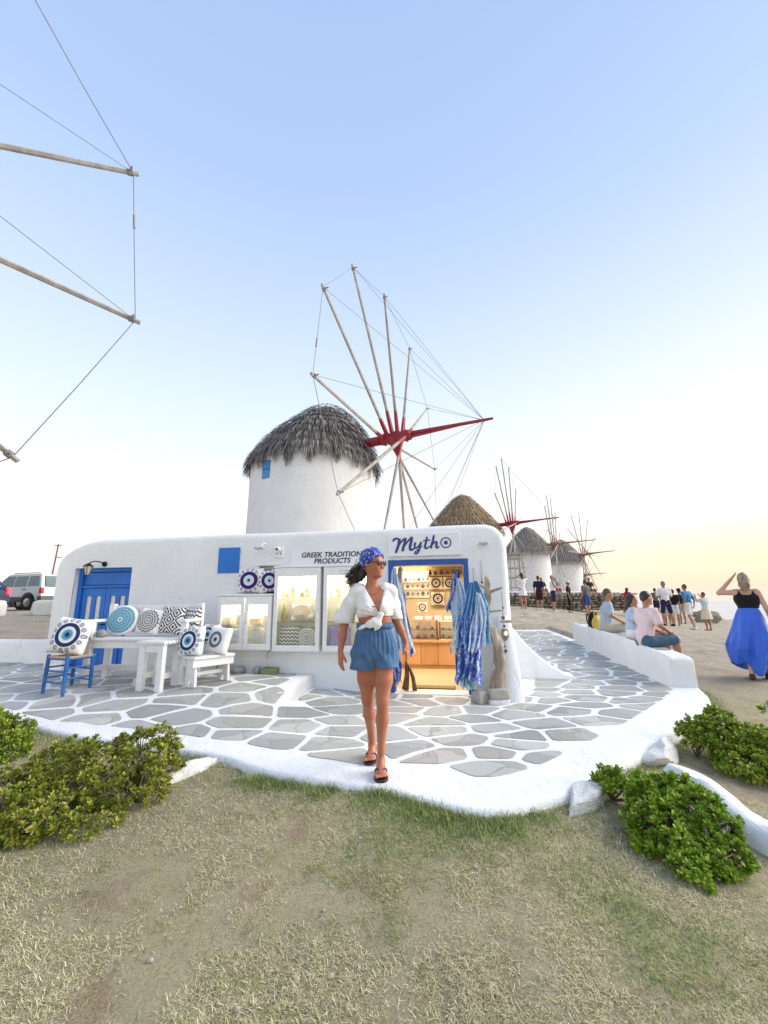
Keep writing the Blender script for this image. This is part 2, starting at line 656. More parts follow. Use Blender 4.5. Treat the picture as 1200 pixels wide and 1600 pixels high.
def ground_material():
    m, nt, b = new_mat('dry_ground')
    tc = N(nt, 'TexCoord').outputs['Object']
    big = mrange(nt, noise(nt, tc, .9, 5), .38, .62)
    mid = mrange(nt, noise(nt, tc, 4.5, 6, .65), .35, .68)
    fine = mrange(nt, noise(nt, tc, 38, 5, .7), .3, .7)
    c = mixrgb(nt, big, (.53, .46, .29), (.40, .32, .19))
    c = mixrgb(nt, mrange(nt, noise(nt, tc, 1.7, 5), .42, .60, 0, .7), c, (.43, .43, .235))
    c = mixrgb(nt, mrange(nt, noise(nt, tc, 2.6, 6, .7), .52, .61, 0, .95), c, (.27, .18, .112))
    c = mixrgb(nt, math_(nt, 'MULTIPLY', mid, .55), c, (.64, .57, .42))
    c = mixrgb(nt, math_(nt, 'MULTIPLY', fine, .40), c, (.30, .23, .15))
    f2 = mrange(nt, noise(nt, tc, 120, 4, .75), .38, .62)
    c = mixrgb(nt, math_(nt, 'MULTIPLY', f2, .45), c, (.72, .63, .43))
    f3 = mrange(nt, noise(nt, tc, 75, 5, .8), .55, .68)
    c = mixrgb(nt, math_(nt, 'MULTIPLY', f3, .7), c, (.20, .145, .095))
    # turf near the terrace front, bare trodden earth farther off
    sp = N(nt, 'SeparateXYZ')
    nt.links.new(tc, sp.inputs[0])
    near = mrange(nt, sp.outputs['Y'], 5.5, 9.0, 1, 0)
    far_c = mixrgb(nt, mid, (.56, .49, .39), (.44, .375, .285))
    far_c = mixrgb(nt, math_(nt, 'MULTIPLY', mrange(nt, noise(nt, tc, 1.6, 8, .75), .5, .62), .8), far_c, (.32, .275, .21))
    far_c = mixrgb(nt, math_(nt, 'MULTIPLY', fine, .3), far_c, (.26, .22, .17))
    c = mixrgb(nt, near, far_c, c)
    nt.links.new(c, b.inputs['Base Color'])
    b.inputs['Roughness'].default_value = .95
    b.inputs['Specular IOR Level'].default_value = .1
    h = math_(nt, 'ADD', noise(nt, tc, 14, 6, .75), math_(nt, 'MULTIPLY', noise(nt, tc, 75, 5, .8), .5))
    bump(nt, b, h, 1.0, .05)
    return m


M_GROUND = ground_material()

# ------------------------------------------------------------------ ground sheet
def axis_lines(a, b, step, lo, hi, grow=1.16):
    L = list(np.arange(a, b + 1e-6, step))
    s = step
    while L[-1] < hi:
        s *= grow
        L.append(L[-1] + s)
    s = step
    while L[0] > lo:
        s *= grow
        L.insert(0, L[0] - s)
    return np.array(L)


gx = axis_lines(-6.5, 7.0, .11, -2500, 60)
gx = np.unique(np.concatenate([gx, np.arange(7.5, 45, .8)]))
gy = axis_lines(1.2, 8.5, .11, -60, 4000)
gy = np.unique(np.concatenate([gy, np.arange(9, 40, .7)]))
GX, GY = np.meshgrid(gx, gy)
GZ0 = ground_z(GX, GY)
GZ = GZ0
ins = inside(SLAB_POLY, GX, GY)
GZ = np.where(ins, np.minimum(GZ, tz(GX, GY) - .12), GZ)
nx, ny = len(gx), len(gy)
idx = np.arange(nx * ny).reshape(ny, nx)
gf = np.stack([idx[:-1, :-1], idx[:-1, 1:], idx[1:, 1:], idx[1:, :-1]], -1).reshape(-1, 4)
ground = np_mesh('ground', np.stack([GX, GY, GZ], -1).reshape(-1, 3), gf, M_GROUND, smooth=True)
tag(ground, 'dry earth and turf around the terrace', kind='structure')


def gzv(x, y):
    """height of the ground sheet at points (bilinear on its own mesh)"""
    x, y = np.asarray(x, float), np.asarray(y, float)
    i = np.clip(np.searchsorted(gx, x) - 1, 0, nx - 2)
    j = np.clip(np.searchsorted(gy, y) - 1, 0, ny - 2)
    u, v = (x - gx[i]) / (gx[i + 1] - gx[i]), (y - gy[j]) / (gy[j + 1] - gy[j])
    return (GZ0[j, i] * (1 - u) + GZ0[j, i + 1] * u) * (1 - v) + (GZ0[j + 1, i] * (1 - u) + GZ0[j + 1, i + 1] * u) * v


def gz(x, y):
    return float(gzv(x, y))


# ------------------------------------------------------------------ sea
def sea_material():
    m, nt, b = new_mat('sea_water')
    tc = N(nt, 'TexCoord').outputs['Object']
    mp = N(nt, 'Mapping')
    mp.inputs['Scale'].default_value = (.35, .9, 1)
    nt.links.new(tc, mp.inputs[0])
    c = mixrgb(nt, mrange(nt, noise(nt, mp.outputs[0], .05, 5), .35, .65), (.30, .36, .45), (.38, .43, .5))
    nt.links.new(c, b.inputs['Base Color'])
    b.inputs['Roughness'].default_value = .22
    bump(nt, b, noise(nt, mp.outputs[0], .8, 5), .5, .4)
    return m


sea = MB().grid([[(x, y, -9.5) for x in (-50, 60, 300, 1500, 12000)] for y in (-300, 0, 60, 200, 800, 3000, 14000)]).build('sea', sea_material())
tag(sea, kind='structure')

# ------------------------------------------------------------------ terrace slab with rounded painted kerb
NF = 260
front = resample(KO, NF)
back = resample(smooth_line(SLAB_BACK, 1), NF)
tan = np.gradient(front, axis=0)
nrm = np.stack([tan[:, 1], -tan[:, 0]], 1)
nrm /= np.linalg.norm(nrm, axis=1)[:, None]
rows = []
wob = fbm(front[:, 0] * 2.2, front[:, 1] * 2.2, 9., 3)
for k, (o, dz) in enumerate([(.05, -.50), (.046, -.12), (.043, -.05), (.034, -.02), (.016, -.005), (0, 0)]):
    p = front + nrm * (o + .016 * wob)[:, None]
    z = tz(front[:, 0], front[:, 1], True) + dz * (1 + .25 * wob)
    rows.append(np.c_[p, z])
T = np.concatenate([np.linspace(0, .25, 22)[1:], np.linspace(.25, 1, 60)[1:]])
base = front + nrm * (.016 * wob)[:, None]
for t in T:
    p = base * (1 - t) + back * t
    z = tz(p[:, 0], p[:, 1], True) - .0015 + .0008 * fbm(p[:, 0] * 2, p[:, 1] * 2, 5., 3)
    rows.append(np.c_[p, z])
terrace = MB().grid(rows).build('terrace', M_KERB, smooth=True)
tag(terrace, 'white painted terrace with rounded kerb', kind='structure')
# raised left platform with its riser
P = []
for w in np.linspace(-.05, 1.85, 24):
    row = []
    for s in np.linspace(-2.5, -1.235, 16):
        p = FO + FE * s - FN * w
        row.append((p[0], p[1], float(tz(p[0], p[1])) + .001))
    for dz in (.02, .07, .4):
        p = FO + FE * (-1.215 + .015 * min(1, dz * 10)) - FN * w
        row.append((p[0], p[1], row[15][2] - dz))
    P.append(row)
MB().grid(P).build('platform_step', M_KERB, terrace, smooth=True, angle=50)

# ------------------------------------------------------------------ flagstones: every stone its own piece
def stone_material():
    m, nt, b = new_mat('flagstone')
    tc = N(nt, 'TexCoord').outputs['Object']
    oi = N(nt, 'ObjectInfo').outputs['Random']
    cr = N(nt, 'ValToRGB')
    ramp(cr, [(0, (.29, .305, .29)), (.2, (.36, .375, .35)), (.4, (.41, .42, .39)), (.55, (.40, .385, .345)), (.72, (.30, .32, .325)), (.88, (.38, .395, .375)), (1, (.45, .44, .40))])
    nt.links.new(oi, cr.inputs[0])
    c = cr.outputs[0]
    # each stone shows layered shards of slightly different tone
    off = N(nt, 'VectorMath', operation='ADD')
    nt.links.new(tc, off.inputs[0])
    vo = N(nt, 'TexVoronoi')
    vo.inputs['Scale'].default_value = 2.3
    nz = N(nt, 'TexNoise')
    nz.inputs['Scale'].default_value = 2.5
    nt.links.new(tc, nz.inputs[0])
    sc = N(nt, 'VectorMath', operation='SCALE')
    sc.inputs['Scale'].default_value = .35
    nt.links.new(nz.outputs['Color'], sc.inputs[0])
    nt.links.new(sc.outputs[0], off.inputs[1])
    nt.links.new(off.outputs[0], vo.inputs['Vector'])
    hs = N(nt, 'HueSaturation')
    sepc = N(nt, 'SeparateColor')
    nt.links.new(vo.outputs['Color'], sepc.inputs[0])
    nt.links.new(mrange(nt, sepc.outputs[0], 0, 1, .78, 1.2), hs.inputs['Value'])
    nt.links.new(mrange(nt, sepc.outputs[1], 0, 1, .3, 1.7), hs.inputs['Saturation'])
    nt.links.new(c, hs.inputs['Color'])
    c = hs.outputs[0]
    ve = N(nt, 'TexVoronoi', feature='DISTANCE_TO_EDGE')
    ve.inputs['Scale'].default_value = 2.3
    nt.links.new(off.outputs[0], ve.inputs['Vector'])
    crack = mrange(nt, ve.outputs['Distance'], .0, .03, .55, 0)
    c = mixrgb(nt, crack, c, (.26, .235, .21))
    c = mixrgb(nt, math_(nt, 'MULTIPLY', mrange(nt, noise(nt, tc, 5, 6, .7), .52, .75), .55), c, (.44, .40, .34))
    c = mixrgb(nt, math_(nt, 'MULTIPLY', mrange(nt, noise(nt, tc, 30, 5, .7), .45, .75), .25), c, (.24, .25, .25))
    nt.links.new(c, b.inputs['Base Color'])
    b.inputs['Roughness'].default_value = .62
    h = math_(nt, 'ADD', noise(nt, tc, 11, 6), math_(nt, 'MULTIPLY', crack, -1.2))
    bump(nt, b, h, .35, .012)
    return m


M_STONE = stone_material()
facade_pts = [tuple((FO + FE * s - FN * .03)[:2]) for s in (1.66, 1.2, .6, -.6, -1.5, -3, -4.5, -6.0)]
AREA = smooth_line(KERB_IN, 1).tolist() + [(4.3, 6.95), (4.8, 9.6), (5.3, 12.5), (5.7, 15.6), (4.0, 15.7), (3.3, 12.0), (2.95, 8.6), (3.0, 7.95), (2.7, 8.0), (2.35, 7.2), (2.05, 6.35)] + facade_pts + [(-6.3, 8.3), (-8.4, 8.6), (-8.8, 7.2)]


def clip_half(poly, a, n):
    """keep points with (p-a).n <= 0"""
    out = []
    m = len(poly)
    for i in range(m):
        p, q = poly[i], poly[(i + 1) % m]
        dp, dq = (p - a) @ n, (q - a) @ n
        if dp <= 0:
            out.append(p)
        if dp * dq < 0:
            out.append(p + (q - p) * (dp / (dp - dq)))
    return out


def poly_area(P):
    P = np.array(P)
    return .5 * np.sum(P[:, 0] * np.roll(P[:, 1], -1) - np.roll(P[:, 0], -1) * P[:, 1])


rs = np.random.default_rng(21)
seeds = []
AX = .70                                     # stones lie wider than deep
cand = np.stack([rs.uniform(-9, 6.2, 16000), rs.uniform(3.4, 16, 16000)], 1)
cand = cand[inside(AREA, cand[:, 0], cand[:, 1]) | (rs.random(16000) < .2)]
for q in cand:
    dmin = (.345 if q[1] < 7 else .36 + .012 * (q[1] - 7)) * (.66 + .72 * rs.random())
    if seeds:
        D = np.array(seeds) - q
        D[:, 0] *= AX
        if np.min(np.linalg.norm(D, axis=1)) < dmin:
            continue
    seeds.append(q)
seeds = np.array(seeds)
AREAp = [V(*p) for p in AREA]
if poly_area(AREA) < 0:
    AREAp = AREAp[::-1]
stones = []
for i, c in enumerate(seeds):
    cell = [p for p in AREAp]
    D = seeds - c
    joint = .023 + .014 * rs.random()
    order = np.argsort(np.linalg.norm(D * V(AX, 1), axis=1))[1:24]
    for j in order:
        o = seeds[j]
        nn = (o - c) * V(AX * AX, 1)          # bisector in the stretched metric
        nn = nn / np.linalg.norm(nn)
        cell = clip_half(cell, (o + c) / 2 - nn * joint, nn)
        if len(cell) < 3:
            break
    if len(cell) < 3:
        continue
    s0, w0 = sw(c[0], c[1])
    if w0 < 1.35 and abs(s0 + 1.2) < 1.2:
        a = (FO + FE * -1.2)[:2]
        cell = clip_half(cell, a - FE[:2] * .075, FE[:2]) if s0 < -1.2 else clip_half(cell, a + FE[:2] * .06, -FE[:2])
        if len(cell) < 3:
            continue
    if abs(poly_area(cell)) < .016:
        continue
    P = np.array(cell)
    P = P[np.linalg.norm(P - np.roll(P, 1, 0), axis=1) > .03]
    if len(P) < 3:
        continue
    Q = []
    for a, b in zip(P, np.roll(P, -1, 0)):    # corners kept, only their tips knocked off
        L = np.linalg.norm(b - a)
        e = min(.3, .03 / L)
        Q += [a * (1 - e) + b * e, a * e + b * (1 - e)] if L < .34 else [a * (1 - e) + b * e, (a + b) / 2, a * e + b * (1 - e)]
    Q = np.array(Q)
    Q = Q + .030 * np.stack([vnoise(Q[:, 0] * 3.6, Q[:, 1] * 3.6, 1.), vnoise(Q[:, 0] * 3.6, Q[:, 1] * 3.6, 8.)], 1)
    cen = Q.mean(0)
    if np.mean(np.linalg.norm(Q - cen, axis=1)) < .06:
        continue
    if abs(poly_area(Q)) / np.linalg.norm(Q - np.roll(Q, 1, 0), axis=1).sum() < .05:
        continue
    stones.append((abs(poly_area(Q)) / (cen[1] ** 2), Q, cen))
stones.sort(key=lambda t: -t[0])
for _, Q, cen in stones[:300]:
    m = len(Q)
    hgt = .003 + .003 * rs.random()
    tl = rs.normal(0, .003, 2)
    z0 = tz(Q[:, 0], Q[:, 1])
    Q2 = cen + (Q - cen) * (1 - .007 / np.maximum(.05, np.linalg.norm(Q - cen, axis=1)))[:, None]
    vs = [(q[0], q[1], z - .03) for q, z in zip(Q, z0)] + [(q[0], q[1], z + hgt + (q - cen) @ tl) for q, z in zip(Q2, z0)] + [(cen[0], cen[1], float(tz(*cen)) + hgt)]
    fs = [(k, (k + 1) % m, m + (k + 1) % m, m + k) for k in range(m)] + [(m + k, m + (k + 1) % m, 2 * m) for k in range(m)]
    MB().add(vs, fs).build('flagstone', M_STONE, terrace, weld=False)
print('flagstones', len(stones))
# ------------------------------------------------------------------ the shop
SM = Matrix(((FE[0], FN[0], 0, FO[0]), (FE[1], FN[1], 0, FO[1]), (0, 0, 1, 0), (0, 0, 0, 1)))


def shop_thing(name, label, cat, s, d, z, rz=0., group=None):
    return thing(name, label, cat, group=group, M4=SM @ Matrix.Translation((s, d, z)) @ Matrix.Rotation(rz, 4, 'Z'))


M_BLUE = pm('blue_door_paint', (.012, .10, .42), (.008, .075, .33), 3, .45, .2, 30)
M_BLUE2 = pm('blue_shutter_paint', (.012, .17, .62), (.01, .14, .52), 2, .5, .15, 30)
M_WHITEWOOD = pm('white_painted_wood', (.83, .83, .82), (.76, .76, .74), 5, .5, .2, 18, stretch=(1, 1, 6))
M_WOOD = pm('honey_wood', (.50, .30, .13), (.38, .21, .085), 4, .45, .15, 30, stretch=(1, 1, .2))
M_DARKMETAL = pm('dark_metal', (.02, .02, .022), None, 8, .4, .1, metal=.6)
M_BLACK = pm('matte_black', (.012, .012, .013), None, 8, .6, .1)
M_GLASS = glass_mat('clear_pane')

shop = thing('shop_building', 'long low white plastered shop with a blue framed doorway', 'building', M4=SM)
RR = .10
SL, SR = -6.05 + RR, 1.72 - RR


def ztop(s):
    z = 2.455 - RR
    if s < -5.15:
        u = min(1, (-5.15 - s) / (-5.15 - SL))
        z = 1.93 + (2.455 - RR - 1.93) * math.sqrt(max(0, 1 - u ** 1.7))
    if s > 1.40:
        u = min(1, (s - 1.40) / (SR - 1.40))
        z = 2.10 + (2.455 - RR - 2.10) * math.sqrt(max(0, 1 - u * u))
    return z + .012 * float(vnoise(s * 1.1, 5.))


HOLES = [(-.065, 1.145, -1, 1.942), (-5.62, -4.51, .25, 1.94), (-2.175, -1.81, 1.43, 1.90)]
sl_ = sorted(set([round(x, 4) for x in np.arange(SL, SR, .11)] + [SR] + [h[0] for h in HOLES] + [h[1] for h in HOLES] + list(np.linspace(SL, SL + .1, 5)) + list(np.linspace(SR - .12, SR, 6))))
zl_ = sorted(set([-.35, 0, .12, .25] + [round(x, 3) for x in np.arange(.35, 1.9, .12)] + [1.43, 1.90, 1.94, 1.942]))
sl_ = [s for k, s in enumerate(sl_) if k == 0 or s - sl_[k - 1] > 1e-3]
zl_ = [s for k, s in enumerate(zl_) if k == 0 or s - zl_[k - 1] > 1e-3]
HOLES[0] = (HOLES[0][0], HOLES[0][1], -1, max(z for z in zl_ if z <= 1.943))
KT = [.25, .5, .75, 1]


def wallpt(s, z):
    return (s, .010 * float(fbm(s * 1.6, z * 1.6, 2., 3)), z)


mb = MB()
colz = []
for s in sl_:
    zt = ztop(s)
    zz = [z for z in zl_] + [zl_[-1] + (zt - zl_[-1]) * k for k in KT]
    colz.append(zz)
G = [[wallpt(s, z) for z in zz] for s, zz in zip(sl_, colz)]
for i in range(len(sl_) - 1):
    for j in range(len(colz[0]) - 1):
        sm = (sl_[i] + sl_[i + 1]) / 2
        zm = (colz[i][j] + colz[i][j + 1] + colz[i + 1][j] + colz[i + 1][j + 1]) / 4
        if any(h[0] < sm < h[1] and h[2] < zm < h[3] for h in HOLES):
            continue
        mb.add([G[i][j], G[i + 1][j], G[i + 1][j + 1], G[i][j + 1]], [(0, 1, 2, 3)])
# rounded shoulders, roof and side walls
path = [(sl_[0], z) for z in colz[0]] + [(s, zz[-1]) for s, zz in zip(sl_[1:-1], colz[1:-1])] + [(sl_[-1], z) for z in colz[-1][::-1]]
pp = np.array(path)
tg = np.gradient(pp, axis=0)
on = np.stack([-tg[:, 1], tg[:, 0]], 1)
on /= np.linalg.norm(on, axis=1)[:, None]
P = []
for a in list(np.linspace(0, 90, 7)) + ['b']:
    if a == 'b':
        o, d = RR, 3.95
    else:
        o, d = RR * math.sin(R_(a)), RR * (1 - math.cos(R_(a)))
    P.append([(q[0] + k[0] * o, d + wallpt(*q)[1] * (d < .05), q[1] + k[1] * o) for q, k in zip(pp, on)])
mb.grid(P)
mb.add([P[-1][k] for k in range(len(pp))], [tuple(range(len(pp)))])
wall = mb.build('wall', M_PLASTER, shop, smooth=True, angle=50)
# reveals of the openings
for (a, b, z0, z1), dep in zip(HOLES, (.30, .20, .14)):
    z0 = max(z0, -.1)
    e = .004
    mb = MB()
    mb.add([(a, dep, z0), (a, e, z0), (a, e, z1), (a, dep, z1), (b, dep, z1), (b, e, z1), (b, e, z0), (b, dep, z0)], [(0, 1, 2, 3), (3, 2, 5, 4), (4, 5, 6, 7)] + ([(7, 6, 1, 0)] if z0 > 0 else []))
    mb.build('opening_reveal', M_PLASTER, shop, weld=False)
# shop doorway frame
for nm, lo, hi in (('door_jamb', (-.062, -.02, 0), (.018, .16, 1.94)), ('door_jamb', (1.07, -.02, 0), (1.142, .16, 1.94)), ('door_lintel', (.018, -.018, 1.862), (1.07, .158, 1.938))):
    MB().b2(lo, hi).build(nm, M_BLUE, shop, bevel=.006)
MB().b2((-.06, -.06, -.02), (1.14, .30, .030)).build('threshold', M_KERB, shop, bevel=.01)
# left double door
door = MB().b2((-5.62, .15, .25), (-4.51, .19, 1.94)).build('double_door', M_BLUE2, shop)
mb = MB()
for lo, hi in (((-5.618, .085, .25), (-5.545, .151, 1.938)), ((-4.585, .085, .25), (-4.512, .151, 1.938)), ((-5.545, .085, 1.875), (-4.585, .151, 1.938)), ((-5.545, .095, 1.60), (-4.585, .151, 1.64))):
    mb.b2(lo, hi)
mb.build('door_frame', M_BLUE2, door, bevel=.005)
MB().b2((-5.545, .125, 1.645), (-4.585, .151, 1.87)).build('transom_panel', M_BLUE2, door, bevel=.01)
M_PANE_PALE = pm('pale_door_pane', (.62, .66, .66), (.72, .72, .66), 4, .12, 0)
for k in (0, 1):
    x0 = -5.54 + k * .475
    leaf = MB()
    x1 = x0 + .47
    panes = [(x0 + .09, x0 + .19), (x0 + .28, x0 + .38)]
    leaf.b2((x0, .12, .25), (x0 + .09, .148, 1.595)).b2((x1 - .09, .12, .25), (x1, .148, 1.595)).b2((x0 + .19, .12, .75), (x0 + .28, .148, 1.46))
    leaf.b2((x0 + .09, .12, 1.46), (x1 - .09, .148, 1.595)).b2((x0 + .09, .12, .25), (x1 - .09, .148, .75))
    lf = leaf.build('door_leaf', M_BLUE2, door, bevel=.004)
    for a, b in panes:
        MB().b2((a - .004, .142, .745), (b + .004, .1495, 1.465)).build('pane', M_PANE_PALE, lf)
    MB().b2((x0 + .1, .105, .33), (x1 - .1, .121, .68)).build('raised_panel', M_BLUE2, lf, bevel=.01)
MB().tube([(-5.03, .12, .98), (-5.03, .07, .98), (-5.10, .07, .98)], .010, 8).build('door_handle', M_DARKMETAL, door, smooth=True)
# blue shutter panel, window with moulding
MB().b2((-2.905, -.022, 1.80), (-2.53, .02, 2.216)).build('blue_shutter', M_BLUE2, shop, bevel=.006)
mb = MB()
mb.b2((-2.245, -.03, 1.90), (-1.78, .02, 1.955)).b2((-2.245, -.025, 1.42), (-2.18, .02, 1.90))
mb.build('window_moulding', M_PLASTER, shop, bevel=.012)
wn_ = MB().b2((-2.17, .10, 1.43), (-1.815, .13, 1.90)).build('window', pm('dark_window_glass', (.03, .045, .05), (.06, .09, .10), 3, .12, 0), shop)
MB().b2((-2.17, .085, 1.43), (-2.12, .099, 1.90)).b2((-2.12, .085, 1.85), (-1.815, .099, 1.90)).build('frame', M_WHITEWOOD, wn_, bevel=.004)

# buttress pier leaning on the right corner, and the swooping buttress behind it
mb = MB()
prof = [(-.02, 1.10, .0), (-.06, 1.05, .03), (-.10, .98, .05), (-.28, .4, .1), (-.44, -.3, .15)]
P = []
for d, z, fl in prof:
    a, b = 1.40 - fl * .3 + .12, 1.66 + fl * .9
    a2, b2 = a + .03, b - .03
    P.append([(a, .1, z), (a, d + .04, z), (a2, d, z), (b2, d, z), (b, d + .04, z), (b, .1, z)])
mb.grid(P)
mb.add(P[0], [(0, 1, 2, 3, 4, 5)])
MB.build(mb, 'buttress', M_PLASTER, shop, smooth=True, angle=60)
mb = MB()
P = []
for t in np.linspace(0, 1, 16):
    # curve sweeping down and out to the right, 0.28 m thick
    x = 1.66 + 1.15 * t ** 1.15
    z = 1.16 * (1 - t) ** 1.5 + .10 + .0 * t
    y0 = 1.55 - .05 * t
    P.append([(x, y0 - .14, -.3), (x, y0 - .14, z - .04), (x - .01, y0 - .10, z), (x - .01, y0 + .10, z), (x, y0 + .14, z - .04), (x, y0 + .14, -.3)])
mb.grid(P)
mb.add(P[-1], [(0, 1, 2, 3, 4, 5)])
mb.build('swept_buttress', M_PLASTER, shop, smooth=True, angle=60)

# room behind the doorway
M_ROOMWALL = pm('warm_room_wall', (.70, .57, .39), (.64, .51, .33), 3, .7, .1)
M_FLOOR_IN = pm('terracotta_floor', (.58, .40, .24), (.52, .35, .20), 2, .5, .1)
mb = MB()
X0, X1, D0, D1, Z0, Z1 = -1.6, 1.60, .31, 3.35, .02, 2.08
mb.add([(X0, D1, Z0), (X1, D1, Z0), (X1, D1, Z1), (X0, D1, Z1)], [(0, 1, 2, 3)])
mb.add([(X0, D0, Z0), (X0, D1, Z0), (X0, D1, Z1), (X0, D0, Z1)], [(0, 1, 2, 3)])
mb.add([(X1, D0, Z0), (X1, D1, Z0), (X1, D1, Z1), (X1, D0, Z1)], [(3, 2, 1, 0)])
for a, b, c, d in ((X0, -.066, Z0, Z1), (1.146, X1, Z0, Z1), (-.066, 1.146, 1.945, Z1)):
    mb.add([(a, D0, c), (b, D0, c), (b, D0, d), (a, D0, d)], [(3, 2, 1, 0)])
mb.build('room_wall', M_ROOMWALL, shop, weld=False)
MB().b2((X0, D0 - .02, -.05), (X1, D1 + .05, Z0)).build('room_floor', M_FLOOR_IN, shop)
MB().b2((X0, D0, Z1), (X1, D1 + .05, Z1 + .05)).build('room_ceiling', M_ROOMWALL, shop)
M_SPOT = emis('spot_glow', (1, .85, .62), 14)
for k in range(4):
    lamp = MB().lathe([(.045, 0), (.045, -.03), (.035, -.035)], (.12 + .29 * k, 1.05, 2.079), 12).build('ceiling_spot', M_WHITEWOOD, shop)
    MB().lathe([(.034, 0), (.001, -.002)], (.12 + .29 * k, 1.05, 2.041), 12).build('bulb', M_SPOT, lamp, weld=False)
li = bpy.data.lights.new('shop_room_light', 'AREA')
li.energy = 60
li.color = (1, .85, .66)
li.shape = 'RECTANGLE'
li.size, li.size_y = 1.6, 1.4
lo = bpy.data.objects.new('shop_room_light', li)
col.objects.link(lo)
lo.parent = shop
lo.location = (.4, 1.5, 2.03)

# ------------------------------------------------------------------ lettering
def text_mesh(s, size, mat, parent, name, loc, shear=0., bold=0., sx=1., depth=.002):
    cu = bpy.data.curves.new(name, 'FONT')
    cu.body = s
    cu.size = size
    cu.shear = shear
    cu.offset = bold
    cu.align_x = 'CENTER'
    cu.extrude = depth
    tmp = bpy.data.objects.new('tmp', cu)
    me = bpy.data.meshes.new_from_object(tmp)
    bpy.data.objects.remove(tmp)
    bpy.data.curves.remove(cu)
    Mx = Matrix.Translation(loc) @ Matrix.Rotation(R_(90), 4, 'X') @ Matrix.Diagonal((sx, 1, 1, 1))
    me.transform(Mx)
    me.name = name
    return finish(name, me, mat, parent)


def stroke(mb, pts, wid, y0, y1, n=40):
    """brush stroke as a solid ribbon in the x,z plane"""
    P = smooth_line(pts, 3)
    W = np.interp(np.linspace(0, 1, len(P)), np.linspace(0, 1, len(wid)), wid)
    t = np.gradient(P, axis=0)
    nn = np.stack([-t[:, 1], t[:, 0]], 1)
    nn /= np.linalg.norm(nn, axis=1)[:, None] + 1e-9
    A, B = P + nn * W[:, None] / 2, P - nn * W[:, None] / 2
    rows = [[(a[0], y1, a[1]), (a[0], y0, a[1]), (b[0], y0, b[1]), (b[0], y1, b[1])] for a, b in zip(A, B)]
    mb.grid(rows)
    return mb


M_INK = pm('navy_lettering', (.02, .045, .17), (.03, .06, .21), 8, .5, 0)
M_INK2 = pm('dark_lettering', (.012, .014, .02), None, 8, .5, 0)
M_SIGN = pm('white_sign_board', (.82, .83, .84), (.78, .79, .80), 2, .35, 0)
sg = shop_thing('shop_sign', 'white sign board reading Mytho above the shop doorway', 'sign', .505, -.05, 2.165)
MB().b2((-.555, -.01, -.172), (.545, .045, .172)).build('board', M_SIGN, sg, bevel=.006)
mb = MB()
# M
stroke(mb, [(-.475, .055), (-.47, .085), (-.43, .105), (-.385, .095), (-.40, .0), (-.445, -.125)][0:5], [.02, .035, .03, .03, .03], -.016, -.01)
stroke(mb, [(-.375, .10), (-.385, .03), (-.415, -.06), (-.44, -.12)], [.036, .04, .04, .03], -.017, -.01)
stroke(mb, [(-.425, -.07), (-.37, .03), (-.315, .085), (-.285, .10)], [.012, .024, .03, .03], -.0165, -.01)
stroke(mb, [(-.285, .108), (-.295, .03), (-.325, -.05), (-.335, -.10)], [.036, .04, .04, .03], -.0172, -.01)
stroke(mb, [(-.32, -.05), (-.265, .04), (-.205, .10), (-.185, .115)], [.012, .024, .03, .03], -.0164, -.01)
stroke(mb, [(-.185, .12), (-.20, .04), (-.225, -.05), (-.21, -.085), (-.17, -.07), (-.135, -.04)], [.036, .042, .042, .036, .026, .012], -.0173, -.01)
# y
stroke(mb, [(-.135, .035), (-.15, -.02), (-.14, -.055), (-.11, -.05), (-.07, .0), (-.055, .03)], [.028, .032, .03, .022, .02, .02], -.0166, -.01)
stroke(mb, [(-.05, .04), (-.065, -.03), (-.09, -.11), (-.13, -.15), (-.155, -.125), (-.11, -.085), (-.03, -.03)], [.03, .034, .032, .026, .018, .014, .01], -.0171, -.01)
# t
stroke(mb, [(.045, .115), (.03, .04), (.005, -.04), (.02, -.07), (.05, -.055), (.08, -.03)], [.024, .032, .034, .03, .02, .01], -.0167, -.01)
stroke(mb, [(-.02, .052), (.03, .056), (.095, .066)], [.014, .022, .012], -.0175, -.01)
# h
stroke(mb, [(.15, .135), (.135, .06), (.105, -.03), (.095, -.065)], [.028, .034, .036, .03], -.0168, -.01)
stroke(mb, [(.105, -.03), (.145, .02), (.18, .035), (.19, .01), (.175, -.04), (.19, -.065), (.225, -.04)], [.012, .024, .032, .036, .034, .026, .012], -.0174, -.01)
mb.build('lettering', M_INK, sg)
# the o drawn as an eye: two rings and a pupil
mb = MB()
for r0, r1 in ((.083, .066),):
    ring = [[(.325 + r * math.cos(t), y, .015 + r * math.sin(t)) for r, y in ((r0, -.01), (r0, -.017), (r1, -.017), (r1, -.01))] for t in np.linspace(0, 2 * math.pi, 41)]
    mb.grid(ring)
mb.build('eye_ring', M_INK, sg)
mb = MB().prism([(.325 + .030 * math.cos(t), .015 + .030 * math.sin(t)) for t in np.linspace(0, 2 * math.pi, 24, endpoint=False)], -.017, -.01, 'xz')
mb.build('eye_pupil', M_INK, sg)
sg = shop_thing('shop_sign', 'white sign board reading GREEK TRADITIONAL PRODUCTS over the display cabinets', 'sign', -.93, -.035, 1.99)
MB().b2((-.70, -.008, -.118), (.72, .03, .125)).build('board', M_SIGN, sg, bevel=.004)
text_mesh('GREEK TRADITIONAL', .112, M_INK2, sg, 'lettering', (.03, -.010, .025), .18, .0022, 1.02)
text_mesh('PRODUCTS', .112, M_INK2, sg, 'lettering', (-.02, -.010, -.075), .18, .0022, 1.02)

